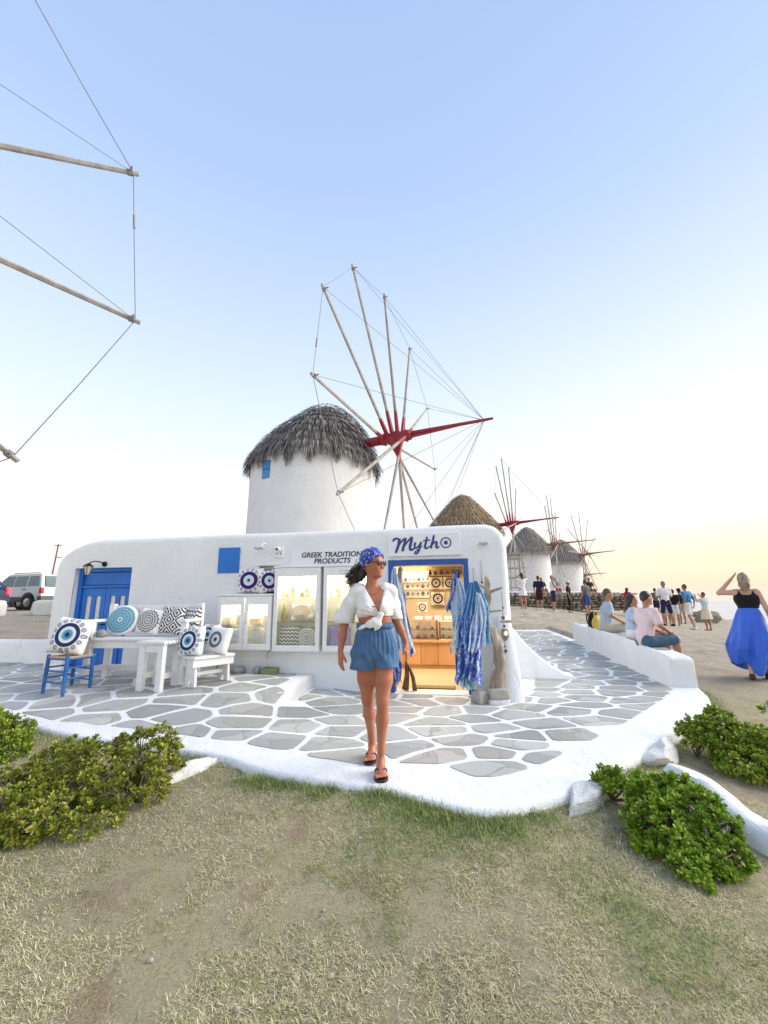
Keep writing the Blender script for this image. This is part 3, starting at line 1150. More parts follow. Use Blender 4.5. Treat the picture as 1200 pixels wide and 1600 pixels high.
# ------------------------------------------------------------------ wall fittings
t = shop_thing('wall_lantern', 'small black wall lantern with pale glass above the blue double door', 'lantern', -5.10, 0, 1.97)
MB().lathe([(.045, 0), (.045, .02), (.02, .03)], (0, 0, 0), 14).xf(Matrix.Translation((.05, 0, .03)) @ Matrix.Rotation(R_(90), 4, 'X')).build('wall_plate', M_DARKMETAL, t, smooth=True, angle=40)
MB().tube([(.05, -.02, .03), (.04, -.09, .06), (0, -.15, .07), (-.05, -.19, .05), (-.08, -.2, .02)], .010, 8).build('arm', M_DARKMETAL, t, smooth=True)
MB().lathe([(.085, 0), (.03, .045), (.0, .06)], (-.08, -.2, -.02), 6).build('cap', M_DARKMETAL, t)
MB().lathe([(.032, -.15), (.07, -.005)], (-.08, -.2, -.02), 6).build('glass_shade', pm('pale_lantern_glass', (.55, .52, .46), (.45, .42, .36), 12, .2, 0), t)
mb = MB()
for k in range(6):
    a = 2 * math.pi * k / 6
    mb.tube([(-.08 + .033 * math.cos(a), -.2 + .033 * math.sin(a), -.17), (-.08 + .072 * math.cos(a), -.2 + .072 * math.sin(a), -.022)], .005, 5)
mb.lathe([(.036, -.165), (.02, -.18), (0, -.185)], (-.08, -.2, -.0), 6)
mb.build('cage', M_DARKMETAL, t)
t = shop_thing('floodlight', 'pale flat wall floodlight left of the security camera', 'lamp', -2.08, 0, 2.18)
MB().tube([(.0, 0, .09), (.0, -.10, .07), (-.03, -.16, .0)], .008, 6).build('bracket', M_WHITEWOOD, t)
MB().box((-.03, -.17, -.01), (.15, .10, .04)).build('head', pm('grey_fitting', (.5, .51, .51), None, 5, .4, .05), t, bevel=.012)
t = shop_thing('security_camera', 'white security camera box with a dark lens over the cabinets', 'camera', -1.84, 0, 2.12)
MB().box((0, -.02, 0), (.15, .04, .19)).build('back_box', M_WHITEWOOD, t, bevel=.01)
MB().ball((0, -.07, .04), (.05, .05, .04), 14, 8).build('dome', M_WHITEWOOD, t, smooth=True)
MB().ball((-.005, -.10, .035), (.03, .03, .02), 12, 6).build('lens', M_BLACK, t, smooth=True)
for dx in (-.03, .03):
    MB().lathe([(.012, 0), (.010, .008)], (0, 0, 0), 10).xf(Matrix.Translation((dx, -.04, -.03)) @ Matrix.Rotation(R_(90), 4, 'X')).build('screw_cover', M_BLACK, t)
t = shop_thing('wall_spotlight', 'small grey spotlight on the wall right of the Mytho sign', 'lamp', 1.38, 0, 2.15)
MB().tube([(0, 0, .14), (0, -.05, .14), (0, -.06, .02)], .006, 6).build('bracket', M_WHITEWOOD, t)
MB().box((0, -.07, 0), (.13, .09, .035)).build('head', MATS['grey_fitting'], t, bevel=.01)
MB().tube([(0, -.012, -.02), (.004, -.012, -.22)], .004, 5).build('cable', M_WHITEWOOD, t)
t = shop_thing('buttress_lamp', 'small weathered copper lamp box on the leaning buttress pier', 'lamp', 1.60, -.17, .87)
MB().box((0, 0, 0), (.10, .09, .13)).build('housing', pm('weathered_copper', (.33, .22, .13), (.45, .40, .33), 14, .5, .3, 40), t, bevel=.025)
MB().ball((0, -.045, .005), (.026, .012, .03), 10, 6).build('lens', emis('tiny_lamp_glow', (1, .8, .55), .7), t, smooth=True)

# ------------------------------------------------------------------ lit display cabinets
M_CABBACK = pm('cream_cabinet_lining', (.78, .73, .62), (.74, .69, .57), 3, .6, .05)
M_SHELFGLASS = glass_mat('glass_shelf', (.93, .97, .95), .92, .08)
pm('cream_shelf', (.70, .60, .42), None, 4, .5, .05)
M_LED = emis('cabinet_strip_glow', (1, .84, .58), 9)


def cabinet(label, s0, s1, z0, z1, doors, shelves, power):
    t = shop_thing('display_cabinet', label, 'cabinet', s0, 0, z0, group=None)
    w, h, dp = s1 - s0, z1 - z0, .17
    mb = MB()
    mb.b2((0, -dp, 0), (.03, 0, h)).b2((w - .03, -dp, 0), (w, 0, h)).b2((.03, -dp, 0), (w - .03, 0, .03)).b2((.03, -dp, h - .03), (w - .03, 0, h))
    mb.build('case', M_WHITEWOOD, t, bevel=.004)
    MB().b2((.03, -.018, .03), (w - .03, -.003, h - .03)).build('back_panel', M_CABBACK, t)
    MB().b2((-.02, -dp - .035, h + .002), (w + .012, .0, h + .035)).build('cornice', M_WHITEWOOD, t, bevel=.008)
    n = doors
    for k in range(n):
        a, b = .004 + k * w / n, (k + 1) * w / n - .004
        fr = MB()
        g = .062
        fr.b2((a, -dp - .03, .004), (a + g, -dp - .002, h - .004)).b2((b - g, -dp - .03, .004), (b, -dp - .002, h - .004)).b2((a + g, -dp - .029, .004), (b - g, -dp - .003, .09)).b2((a + g, -dp - .029, h - .135), (b - g, -dp - .003, h - .004))
        d = fr.build('door', M_WHITEWOOD, t, bevel=.004)
        MB().add([(a + g - .004, -dp - .014, .086), (b - g + .004, -dp - .014, .086), (b - g + .004, -dp - .014, h - .131), (a + g - .004, -dp - .014, h - .131)], [(0, 1, 2, 3)]).build('pane', M_GLASS, d, weld=False)
        MB().ball((a + .03 if k else b - .03, -dp - .035, h * .5), .010, 8, 6).build('knob', MATS['grey_fitting'], d, smooth=True)
    for z in shelves:
        MB().b2((.032, -.15, z), (w - .032, -.02, z + .012)).build('shelf', M_SHELFGLASS, t)
    MB().b2((.05, -.145, h - .052), (w - .05, -.125, h - .034)).build('light_strip', M_LED, t)
    li = bpy.data.lights.new('cabinet_light', 'AREA')
    li.energy = power
    li.color = (1, .88, .68)
    li.shape = 'RECTANGLE'
    li.size, li.size_y = w * .85, .10
    lo = bpy.data.objects.new('cabinet_light', li)
    col.objects.link(lo)
    lo.parent = t
    lo.location = (w / 2, -.135, h - .055)
    lo.rotation_euler = (R_(-12), 0, 0)
    return t


cabinet('low white display cabinet with two glass doors, left of the tall ones', -2.745, -1.85, .615, 1.42, 2, [.36], 4.6)
cabinet('tall white display cabinet nearest the two purple eye cushions', -1.825, -1.08, .60, 1.845, 1, [.78, .42], 6.8)
cabinet('tall white display cabinet half hidden behind the woman in denim shorts', -1.035, -.30, .60, 1.845, 1, [.78, .42], 6.8)
MB().tube([(-1.92, -.02, .60), (-1.92, -.10, .585), (-1.94, -.11, .50)], .014, 6).build('cabinet_bracket', MATS['grey_fitting'], shop)
# ------------------------------------------------------------------ windmills
def thatch_mat(name, c1, c2, c3):
    m, nt, b = new_mat(name)
    ri = N(nt, 'NewGeometry').outputs['Random Per Island']
    tc = N(nt, 'TexCoord').outputs['Object']
    cr = N(nt, 'ValToRGB')
    ramp(cr, [(0, c1), (.5, c2), (1, c3)])
    nt.links.new(ri, cr.inputs[0])
    c = mixrgb(nt, mrange(nt, noise(nt, tc, 2.2, 4), .4, .65, 0, .5), cr.outputs[0], c1)
    nt.links.new(c, b.inputs['Base Color'])
    b.inputs['Roughness'].default_value = .9
    b.inputs['Specular IOR Level'].default_value = .1
    return m


M_TH_GREY = thatch_mat('grey_thatch', (.085, .075, .068), (.22, .205, .19), (.40, .375, .345))
M_TH_TAN = thatch_mat('tan_thatch', (.20, .145, .085), (.30, .22, .135), (.40, .305, .195))
M_TH_DUSK = thatch_mat('dull_thatch', (.20, .18, .16), (.28, .25, .22), (.36, .325, .29))
M_POLE = pm('weathered_pole', (.42, .39, .34), (.26, .24, .21), 5, .8, .3, 20, stretch=(1, 1, .3), rnd=.12)
M_RED = pm('red_axle_paint', (.34, .018, .03), (.22, .012, .02), 4, .5, .2, 20)
M_OLDRED = pm('faded_axle_paint', (.30, .13, .10), (.34, .22, .17), 4, .7, .2, 20)
M_ROPE = pm('steel_rope', (.22, .22, .22), None, 9, .6, 0)


def strips(name, rows, mat, parent, seed=0):
    """thatch: many thin straw strips. rows: list of (root, dir down, out normal, side, length, width)"""
    v, f = [], []
    rg = np.random.default_rng(seed)
    for (p, dn, nr, sd, L, W) in rows:
        o = len(v)
        bend = rg.uniform(.015, .07)
        tw = rg.uniform(-.12, .12)
        p2 = p + dn * L * .6 + nr * bend + sd * tw * L * .5
        p3 = p + dn * L + nr * (bend - .02) + sd * tw * L
        v += [p - sd * W / 2, p + sd * W / 2, p2 + sd * W / 2, p2 - sd * W / 2, p3 + sd * W * .2, p3 - sd * W * .2]
        f += [(o, o + 1, o + 2, o + 3), (o + 3, o + 2, o + 4, o + 5)]
    return np_mesh(name, np.array(v), np.array(f), mat, parent)


def windmill(label, hub, az, ph, Rw, bow, base_z, r_t, th_mat, cap, group=None, el=.04, detail=2, frac=1., tips_axial=.02, rot_sign=1, setback=3.2, hubmat=None, ropes=True):
    """hub in world coordinates; az = heading of the axle (clockwise from -y seen from above)"""
    ax = V(math.sin(az) * math.cos(el), -math.cos(az) * math.cos(el), math.sin(el))
    hz = unit(V(ax[0], ax[1], 0))
    sd = unit(np.cross(V(0, 0, 1), ax))
    uu = np.cross(ax, sd)
    c = hub - ax * setback
    root_p = V(c[0], c[1], base_z)
    t = thing('windmill', label, 'windmill', tuple(root_p), 0, group)
    L = lambda p: V(*p) - root_p
    n = 56 if detail > 1 else 28
    ez = cap[0][1]                                             # eave height in world z
    H = ez - base_z
    prof = [(r_t * 1.08, -.6), (r_t * 1.05, 0), (r_t * 1.02, H * .5), (r_t * 1.0, H + .25)]
    prof2 = []
    for i in range(len(prof) - 1):
        for k in range(5):
            a = k / 5
            prof2.append((prof[i][0] * (1 - a) + prof[i + 1][0] * a, prof[i][1] * (1 - a) + prof[i + 1][1] * a))
    prof2.append(prof[-1])
    mb = MB().lathe(prof2, (0, 0, 0), n)
    mb.v = [tuple(V(*p) * V(1 + .006 * float(fbm(p[0] * .8, p[1] * .8, p[2] * .8, 3)), 1 + .006 * float(fbm(p[0] * .8, p[1] * .8, p[2] * .8, 3)), 1)) for p in mb.v]
    tower = mb.build('tower', M_TOWER, t, smooth=True, angle=60)
    # roof: solid cone under the straw, leaning towards the axle
    offs = [tuple(hz[:2] * o) for r, z, o in cap]
    roof = MB().lathe([(max(.01, r - .015), z - base_z - .03) for r, z, o in cap], (0, 0, 0), n, offs).build('thatched_roof', th_mat, t, smooth=True)
    rows = []
    rg = np.random.default_rng(int(abs(hub[0] * 100)))
    capa = np.array(cap)
    seglen = np.r_[0, np.cumsum(np.hypot(np.diff(capa[:, 0]), np.diff(capa[:, 1])))]

    def capat(u):
        return np.array([np.interp(u * seglen[-1], seglen, capa[:, k]) for k in range(3)])
    nrow = (10 if detail > 1 else 9)
    for i in range(nrow):
        u = (i + .15) / nrow * .97
        r, z, o = capat(u)
        r2, z2, o2 = capat(max(0, u - .03))
        slope = unit(V(r2 - r, z2 - z)) if u > .03 else V(.25, -.97)
        m = int(max(20, 2 * math.pi * r / (.030 if detail > 1 else .12)))
        clump = rg.random(400)
        for k in range(m):
            a = 2 * math.pi * (k + rg.random()) / m
            er = V(math.cos(a), math.sin(a), 0)
            dn = unit(er * slope[0] + V(0, 0, slope[1]) + er * rg.uniform(.0, .14))
            nr = unit(er * -slope[1] + V(0, 0, slope[0]))
            q = a * r / .22
            cl = clump[int(q) % 400] * (1 - q % 1) + clump[(int(q) + 1) % 400] * (q % 1)
            p = V(*(hz[:2] * o), 0) + er * r + V(0, 0, z - base_z) + nr * rg.uniform(.01, .05) + dn * rg.uniform(-.04, .04)
            ln = ((.26 if i == 0 else .40) + .26 * cl + rg.uniform(-.05, .05)) if detail > 1 else rg.uniform(.5, .8)
            sdv = V(-math.sin(a), math.cos(a), 0)
            rows.append((p, dn, nr, sdv, ln, rg.uniform(.022, .05) if detail > 1 else rg.uniform(.06, .14)))
    if detail > 1:
        # ragged hanging clumps along the eave
        r, z, o = cap[0]
        a = 0.
        while a < 2 * math.pi:
            wd = rg.uniform(.16, .38)
            tip = rg.uniform(.40, .90)
            skew = rg.uniform(-.12, .12)
            m = int(wd * r / .015)
            for k in range(m):
                q = k / (m - 1)
                aa = a + wd * q
                er = V(math.cos(aa), math.sin(aa), 0)
                sdv = V(-math.sin(aa), math.cos(aa), 0)
                env = 1 - abs(2 * q - 1 + skew) ** 1.3
                ln = .12 + tip * max(.05, env) * rg.uniform(.85, 1.05)
                dn = unit(V(0, 0, -1) + er * rg.uniform(-.02, .12) + sdv * (.5 - q) * .35)
                p = er * (r - .03 + rg.uniform(-.05, .05)) + V(0, 0, z - base_z + .12)
                rows.append((p, dn, er, sdv, ln, rg.uniform(.016, .032)))
            a += wd + (rg.uniform(0, .07) if rg.random() < .5 else -.03)
    strips('straw', rows, th_mat, roof, 5)
    # axle and bowsprit
    hm = hubmat or M_RED
    h = L(hub)
    MB().tube([h - ax * (setback - .6), h - ax * .62], .17, 10).build('axle', hm, t, smooth=True, angle=40)
    mb = MB().tube([h - ax * .62, h - ax * .55, h + ax * .55, h + ax * .62], [.15, .21, .20, .13], 8)
    hubo = mb.build('hub', hm, t, smooth=True, angle=30)
    mb = MB()
    for k in range(3):
        mb.tube([h - ax * (.45 - .42 * k), h - ax * (.40 - .42 * k)], .235, 10)
    mb.build('hub_band', hm, hubo, smooth=True, angle=30)
    b = h + ax * bow
    mb = MB().tube([h + ax * .5 + uu * .06, b - ax * .35, b], [.075, .055, .04], 7).tube([h + ax * .5 - uu * .07, h + ax * bow * .75], [.06, .035], 6)
    bs = mb.build('bowsprit', hm, t, smooth=True, angle=40)
    # poles
    tipw = []
    for k in range(12):
        an = ph + rot_sign * k * math.pi / 6
        o = tips_axial * ((k % 6) - 2.5)
        hubo_ = ax * ((k % 6) - 2.5) * .17
        d = math.cos(an) * uu + math.sin(an) * sd
        tip = h + ax * o + d * Rw
        tipw.append(tip)
        s0 = h + hubo_ + d * .1
        pl = MB().tube([s0 + (tip - s0) * .03, s0 + (tip - s0) * .3, tip + d * .08], [.062, .056, .040] if detail > 1 else [.06, .055, .042], 6).build('sail_pole', M_POLE, t, smooth=True, angle=40)
        MB().tube([s0, s0 + (tip - s0) * .13, s0 + (tip - s0) * .165], [.085, .072, .058], 7).build('red_sleeve', hm, pl, smooth=True, angle=40)
        if detail > 1:
            MB().tube([tip - d * .10, tip - d * .02], .058, 7).tube([tip - d * .05, tip - d * .05 + ax * .14], .018, 5).build('rope_lashing', M_ROPE, pl)
    rr = .0085 if detail > 1 else .009
    for k in range(12 if ropes else 0):
        p, q = tipw[k], tipw[(k + 1) % 12]
        mid = (p + q) / 2 - V(0, 0, .03)
        ro = MB().tube([p, mid, q], rr, 5).build('rim_rope', M_ROPE, t)
        if detail > 1 and k in (0, 7):
            mq = (p * .7 + q * .3)
            MB().tube([mq, mq + (q - p) * .09], .022, 6).build('turnbuckle', M_ROPE, ro)
        MB().tube([p, b - ax * .3], rr * .8, 4).build('stay_rope', M_ROPE, t)
    return t, c


capM = [(2.46, 6.40, -.02), (2.33, 6.7, .0), (2.05, 7.2, .10), (1.72, 7.62, .24), (1.36, 7.98, .36), (1.0, 8.32, .44), (.64, 8.62, .48), (.30, 8.82, .5), (.02, 8.9, .5)]
wm, cM = windmill('large near windmill with ragged grey thatch standing behind the shop', V(.444, 14.5, 7.145), 1.187, -1.653, 5.62, 3.47, .5, 2.34, M_TH_GREY, capM, el=.038, setback=3.38)
# small blue window high on its tower
wa = math.atan2(-(13.6) + 0, 0)
ph_ = math.atan2(-math.sin(R_(57)), -math.cos(R_(57)))
wx, wy = math.cos(ph_), math.sin(ph_)
wob_ = MB().box((0, 0, 0), (.10, .34, .62)).xf(Matrix.Translation((wx * 2.345, wy * 2.345, 5.25)) @ Matrix.Rotation(ph_, 4, 'Z')).build('window', pm('sky_blue_shutter', (.03, .27, .55), (.025, .22, .46), 3, .5, .1), wm, bevel=.01)
MB().box((0, 0, 0), (.125, .30, .05)).xf(Matrix.Translation((wx * 2.345, wy * 2.345, 5.25)) @ Matrix.Rotation(ph_, 4, 'Z')).build('window_bar', M_BLUE, wob_)


def capgen(b, k=1.):
    return [(2.9, b + 5.75, 0), (2.2, b + 6.75, .04), (1.4, b + 7.75, .08), (.7, b + 8.5, .1), (.3, b + 8.85, .1), (.02, b + 8.95, .1)]


windmill('windmill at the far left whose sail poles reach in from the frame edge', V(-8.947, 2.961, 7.11), .664, 1.206, 5.945, 3.2, .2, 2.4, M_TH_GREY, capM, el=.032, rot_sign=1)
windmill('windmill with tan thatched cone rising behind the right end of the shop roof', V(10.99, 36.0, 7.88), 1.095, -1.312, 5.62, 3.8, 1.2, 2.65, M_TH_TAN, [(3.45, 7.5, 0), (2.6, 8.6, .0), (1.65, 9.7, .0), (.8, 10.6, 0), (.3, 10.95, 0), (.02, 11.05, 0)], detail=1, setback=4.3)
windmill('middle distant windmill whose tower the stone wall hides at the foot', V(19.6, 48.4, 7.72), 1.06, -.888, 5.62, 4.2, 1.0, 2.45, M_TH_DUSK, capgen(1.1), detail=1, hubmat=M_OLDRED, ropes=False)
windmill('distant windmill with a dark window, rightmost of the white towers', V(26.4, 55.9, 7.33), .786, -.532, 5.62, 3.6, .7, 2.45, M_TH_DUSK, capgen(.75), detail=1, hubmat=M_OLDRED, ropes=False)
windmill('farthest windmill, only its low sails showing past the last white tower', V(38.9, 82.6, 6.26), .768, -.41, 5.62, 3.6, -.4, 2.45, M_TH_DUSK, capgen(-.3), detail=1, hubmat=M_OLDRED, ropes=False)

# ladder frame beside the second mill
t = thing('wooden_scaffold', 'grey wooden ladder frame standing against the distant tower behind the stone wall', 'scaffold', (9.6, 31.0, 1.1))
for x in (-.55, .55):
    for y in (0, .9):
        MB().tube([(x, y, 0), (x * .8, y * .9, 3.6)], .05, 6).build('post', M_POLE, t)
for z in (.5, 1.2, 1.9, 2.6, 3.3):
    MB().tube([(-.6, 0, z), (.6, 0, z)], .04, 6).build('rung', M_POLE, t)
    MB().tube([(-.5, .8, z), (.5, .8, z)], .04, 6).build('rung', M_POLE, t)
MB().box((0, .45, 3.62), (1.1, 1.1, .06)).build('platform', M_POLE, t)

# ------------------------------------------------------------------ dry-stone wall in the middle distance
M_DRY = pm('lichen_stone', (.33, .27, .19), (.20, .165, .12), 5, .9, .5, 30, lo=.4, hi=.6)
m_, nt_, b_ = new_mat('dry_stone_mix')
ri_ = N(nt_, 'NewGeometry').outputs['Random Per Island']
cr_ = N(nt_, 'ValToRGB')
ramp(cr_, [(0, (.19, .15, .10)), (.4, (.30, .245, .165)), (.75, (.38, .32, .23)), (1, (.44, .40, .32))])
nt_.links.new(ri_, cr_.inputs[0])
nt_.links.new(cr_.outputs[0], b_.inputs['Base Color'])
b_.inputs['Roughness'].default_value = .95
M_DRYMIX = m_
WA, WB = V(6.4, 25.9), V(14.6, 25.2)
t = thing('dry_stone_wall', 'low dry stone wall of brown rubble behind the standing tourists', 'wall', (WA[0], WA[1], .85))
dirw = unit(WB - WA)
Lw = np.linalg.norm(WB - WA)
mb = MB()
rg = np.random.default_rng(5)
core = MB().bar((0, .35, .42), (dirw[0] * Lw, dirw[1] * Lw + .35, .30), .5, .75).build('rubble_core', M_DRY, t)
z = 0
while z < .95:
    h = rg.uniform(.10, .2)
    x = rg.uniform(0, .2)
    while x < Lw:
        l = rg.uniform(.14, .42)
        p = V(dirw[0] * x, dirw[1] * x + rg.uniform(-.03, .05), z - .12 * x / Lw * 1. + h / 2)
        mb.ball(p, (l / 2 * 1.04, .2, h / 2 * 1.08), 7, 4, bumpy=.16, seed=int(rg.integers(1e6)))
        x += l
    z += h
so = mb.build('rubble_stones', M_DRYMIX, t, weld=False)
so['kind'] = 'stuff'
t = MB().bar((6.3, 27.0, 1.55), (14.2, 26.4, 1.50), .6, .75)
o = t.build('white_wall', M_PLASTER, bevel=.06)
tag(o, 'long low whitewashed wall above the brown rubble wall', 'wall')

# ------------------------------------------------------------------ parapet bench on the right
def PA(u, a):                          # u along (0 near .. 1 far), a across (0 inner .. 1 outer)
    i = V(4.36, 6.98) * (1 - u) + V(5.42, 12.7) * u
    o = V(4.70, 6.88) * (1 - u) + V(6.08, 12.6) * u
    return i * (1 - a) + o * a


par = thing('parapet_bench', 'long white painted parapet bench beside the terrace, two men sitting on it', 'wall', (4.5, 6.8, 0))
P = []
for u in np.linspace(0, 1, 30):
    lip = .47 + .25 * u + .03 * math.sin(u * 5)
    seat = lip - .02 - .03 * ss(.05, .2, u)
    bz = -.2
    row = []
    for a, z in ((-.03, bz), (-.02, lip - .10), (0.0, lip - .03), (.04, lip), (.13, lip), (.18, lip - .015), (.22, seat), (.55, seat), (.93, seat), (.98, seat - .03), (1.01, seat - .10), (1.06, bz)):
        q = PA(u, a)
        row.append((q[0] - 4.5, q[1] - 6.8, z + .008 * float(vnoise(u * 14, a * 3))))
    P.append(row)
# rounded near end
P0 = P[0]
cen = np.mean(np.array(P0), axis=0)
d0 = unit(V(4.5, 6.8, 0) - V(5.55, 12.7, 0))
ends = []
for k, (s_, o_) in enumerate(((.90, .10), (.97, .07), (1., .0))):
    ends.append([tuple((cen + (V(*p) - cen) * V(s_, s_, 1)) * V(1, 1, 1) + d0 * o_ * 1.2 - V(0, 0, (1 - s_) * .6 if p[2] > 0 else 0)) for p in P0])
mb = MB().grid(ends[:2] + P)
mb.add(ends[0], [tuple(range(len(P0)))])
mb.add(P[-1], [tuple(range(len(P0)))])
mb.build('masonry', M_KERB, par, smooth=True, angle=60)
for k in range(9):                       # flagstones set in the seat
    u0, u1 = .10 + k * .095, .10 + k * .095 + .08
    lip = .47 + .25 * (u0 + u1) / 2
    q = [PA(u0, .26), PA(u0, .86), PA((u0 + u1) / 2, .9), PA(u1, .84), PA(u1, .28)]
    zs = [(.47 + .25 * u + .03 * math.sin(u * 5)) - .02 - .03 * float(ss(.05, .2, u)) for u in (u0, u0, (u0 + u1) / 2, u1, u1)]
    vs = [(p[0] - 4.5, p[1] - 6.8, z + .014) for p, z in zip(q, zs)] + [(p[0] - 4.5, p[1] - 6.8, z - .02) for p, z in zip(q, zs)]
    MB().add(vs, [(0, 1, 2, 3, 4)] + [(i, i + 5, (i + 1) % 5 + 5, (i + 1) % 5) for i in range(5)]).build('flagstone', M_STONE, par)

# low white garden wall on the left, white blocks by the road
mb = MB()
P = []
for x in np.linspace(-9.4, -6.0, 14):
    top = .72 - .30 * ss(-7.2, -9.2, x) * 0 - .05
    yy = 8.35 - (x + 6.0) * .12
    end = ss(-9.4, -9.15, x)
    P.append([(x, yy - .15, .0), (x, yy - .15, top - .05), (x, yy - .10, top), (x, yy + .14, top), (x, yy + .18, top - .05), (x, yy + .18, 0)])
mb.grid(P)
mb.add(P[0], [(0, 1, 2, 3, 4, 5)])
o = mb.build('garden_wall', M_PLASTER, smooth=True, angle=50)
tag(o, 'low white rounded garden wall at the left end of the shop', 'wall')


def block(name, label, cat, c, s, rz, seed, mat=None, group=None, bumpy=.05, bev=.05):
    if bumpy > .12:                       # natural rock: lumpy faceted ball
        mb = MB().ball((0, 0, 0), (.5, .5, .5), 36, 24)
        sz = V(*s)
        rot0 = np.random.default_rng(seed)
        pl = [(unit(rot0.normal(size=3)), rot0.uniform(.27, .42)) for _ in range(14)]
        out = []
        for p in mb.v:
            p = V(*p)
            p = np.sign(p) * np.abs(p * 2) ** .82 / 2
            for nn, dd in pl:
                e = p @ nn - dd
                if e > 0:
                    p = p - nn * e * .85
            k = 1 + bumpy * .55 * float(fbm(p[0] * 4.5 + seed, p[1] * 4.5, p[2] * 4.5 + seed * .3, 4))
            out.append(tuple(p * k * sz * 1.12))
        mb.v = out
        o = mb.build(name, mat or M_ROCK, smooth=True, angle=38)
        o.location = c
        o.rotation_euler = (0, 0, rz)
        return tag(o, label, cat, group)
    mb = MB().box((0, 0, 0), s, 0, taper=.92)
    bm = bmesh.new()
    for v in mb.v:
        bm.verts.new(v)
    bm.verts.ensure_lookup_table()
    for f in mb.f:
        bm.faces.new([bm.verts[i] for i in f])
    bmesh.ops.subdivide_edges(bm, edges=bm.edges, cuts=7, use_grid_fill=True)
    me = bpy.data.meshes.new(name)
    sz = V(*s)
    for v in bm.verts:
        p = V(*v.co)
        q = p / sz * 2
        q = q * (1 - .13 * (np.sum(np.abs(q) ** 4) - 1) / 2)
        k = 1 + bumpy * float(fbm(p[0] * 3.5 / sz.max() + seed, p[1] * 3.5 / sz.max(), p[2] * 3.5 / sz.max() + seed * .3, 4))
        v.co = q * sz / 2 * k
    bmesh.ops.recalc_face_normals(bm, faces=bm.faces)
    bm.to_mesh(me)
    bm.free()
    me.shade_smooth()
    o = finish(name, me, mat or M_ROCK)
    o.location = c
    o.rotation_euler = (0, 0, rz)
    return tag(o, label, cat, group)


block('roadside_block', 'squarish white block beside the rear wheel of the silver car', 'block', (-11.9, 15.6, 1.22), (1.15, .6, .55), .2, 3)
block('roadside_block', 'white block at the left frame edge below the dark car', 'block', (-13.6, 15.0, 1.18), (.75, .6, .62), .1, 5)
# limewashed rocks edging the beds
block('edging_rock', 'whitewashed rock between the left shrub and the terrace kerb', 'rock', (-1.63, 3.93, -.07), (.70, .22, .20), 1.0, 11, bumpy=.3)
block('edging_rock', 'grey streaked whitewashed rock beside the big right shrub', 'rock', (1.44, 3.37, -.11), (.62, .24, .24), .74, 17, bumpy=.25)
block('edging_rock', 'broken whitewashed rock under the upper right shrub', 'rock', (2.56, 4.32, -.10), (.60, .28, .26), .72, 23, bumpy=.25)
block('edging_rock', 'small whitewashed rock at the right frame edge', 'rock', (3.75, 4.62, -.10), (.42, .26, .24), .6, 14, bumpy=.3)
# curving white kerb around the right shrub
P = []
ctr = smooth_line([(2.28, 3.86), (2.42, 3.62), (2.38, 3.38), (2.33, 3.15), (2.38, 2.98), (2.46, 2.90)], 3)
tg_ = np.gradient(ctr, axis=0)
nn_ = np.stack([tg_[:, 1], -tg_[:, 0]], 1)
nn_ /= np.linalg.norm(nn_, axis=1)[:, None]
for i, (c_, n_) in enumerate(zip(ctr, nn_)):
    u = i / (len(ctr) - 1)
    wd = .07 + .06 * u
    g0 = gz(c_[0], c_[1])
    hh = (.15 - .02 * u) * min(1, (1 - u) * 8 + .25) * min(1, u * 8 + .3)
    row = []
    for a, z in ((-1.15, -.15), (-1, hh * .5), (-.7, hh * .92), (0, hh), (.6, hh * .9), (1, hh * .45), (1.2, -.15)):
        row.append((c_[0] + n_[0] * wd * a, c_[1] + n_[1] * wd * a, g0 + z + .012 * float(vnoise(u * 9, a * 2))))
    P.append(row)
mb = MB().grid(P)
mb.add(P[0], [tuple(range(7))])
mb.add(P[-1], [tuple(range(7))])
o = mb.build('bed_kerb', M_KERB, smooth=True, angle=60)
tag(o, 'curved white kerb running past the big right shrub', 'kerb')
# rocks along the shore edge
for k, (x, y, s) in enumerate([(17.6, 24, .7), (19.4, 26, .9), (18.8, 22.5, .6), (21.0, 29, .8), (15.9, 27, .6), (16.8, 29.5, .7)]):
    block('shore_rock', ['brown rock on the shore edge right of the cream-dressed tourist', 'long brown rock where the land drops to the sea', 'small shore rock left of the blue skirt', 'far brown rock on the shore skyline', 'low rock behind the man in the white polo', 'low shore rock near the seated man in pink'][k], 'rock',
          (x, y, gz(x, y) + .12), (2.2 * s, 1.2 * s, .8 * s), .6 * k, 20 + k, M_DRY, 'rocks along the shore edge', .3)
# ------------------------------------------------------------------ furniture
M_CHAIRBLUE = pm('chair_blue_paint', (.012, .09, .36), (.02, .16, .42), 5, .5, .25, 20)
M_RUSH = pm('rush_seat', (.52, .36, .20), (.36, .24, .12), 16, .8, .5, 60, stretch=(1, 8, 1))


def zt(x, y):
    return float(tz(x, y))


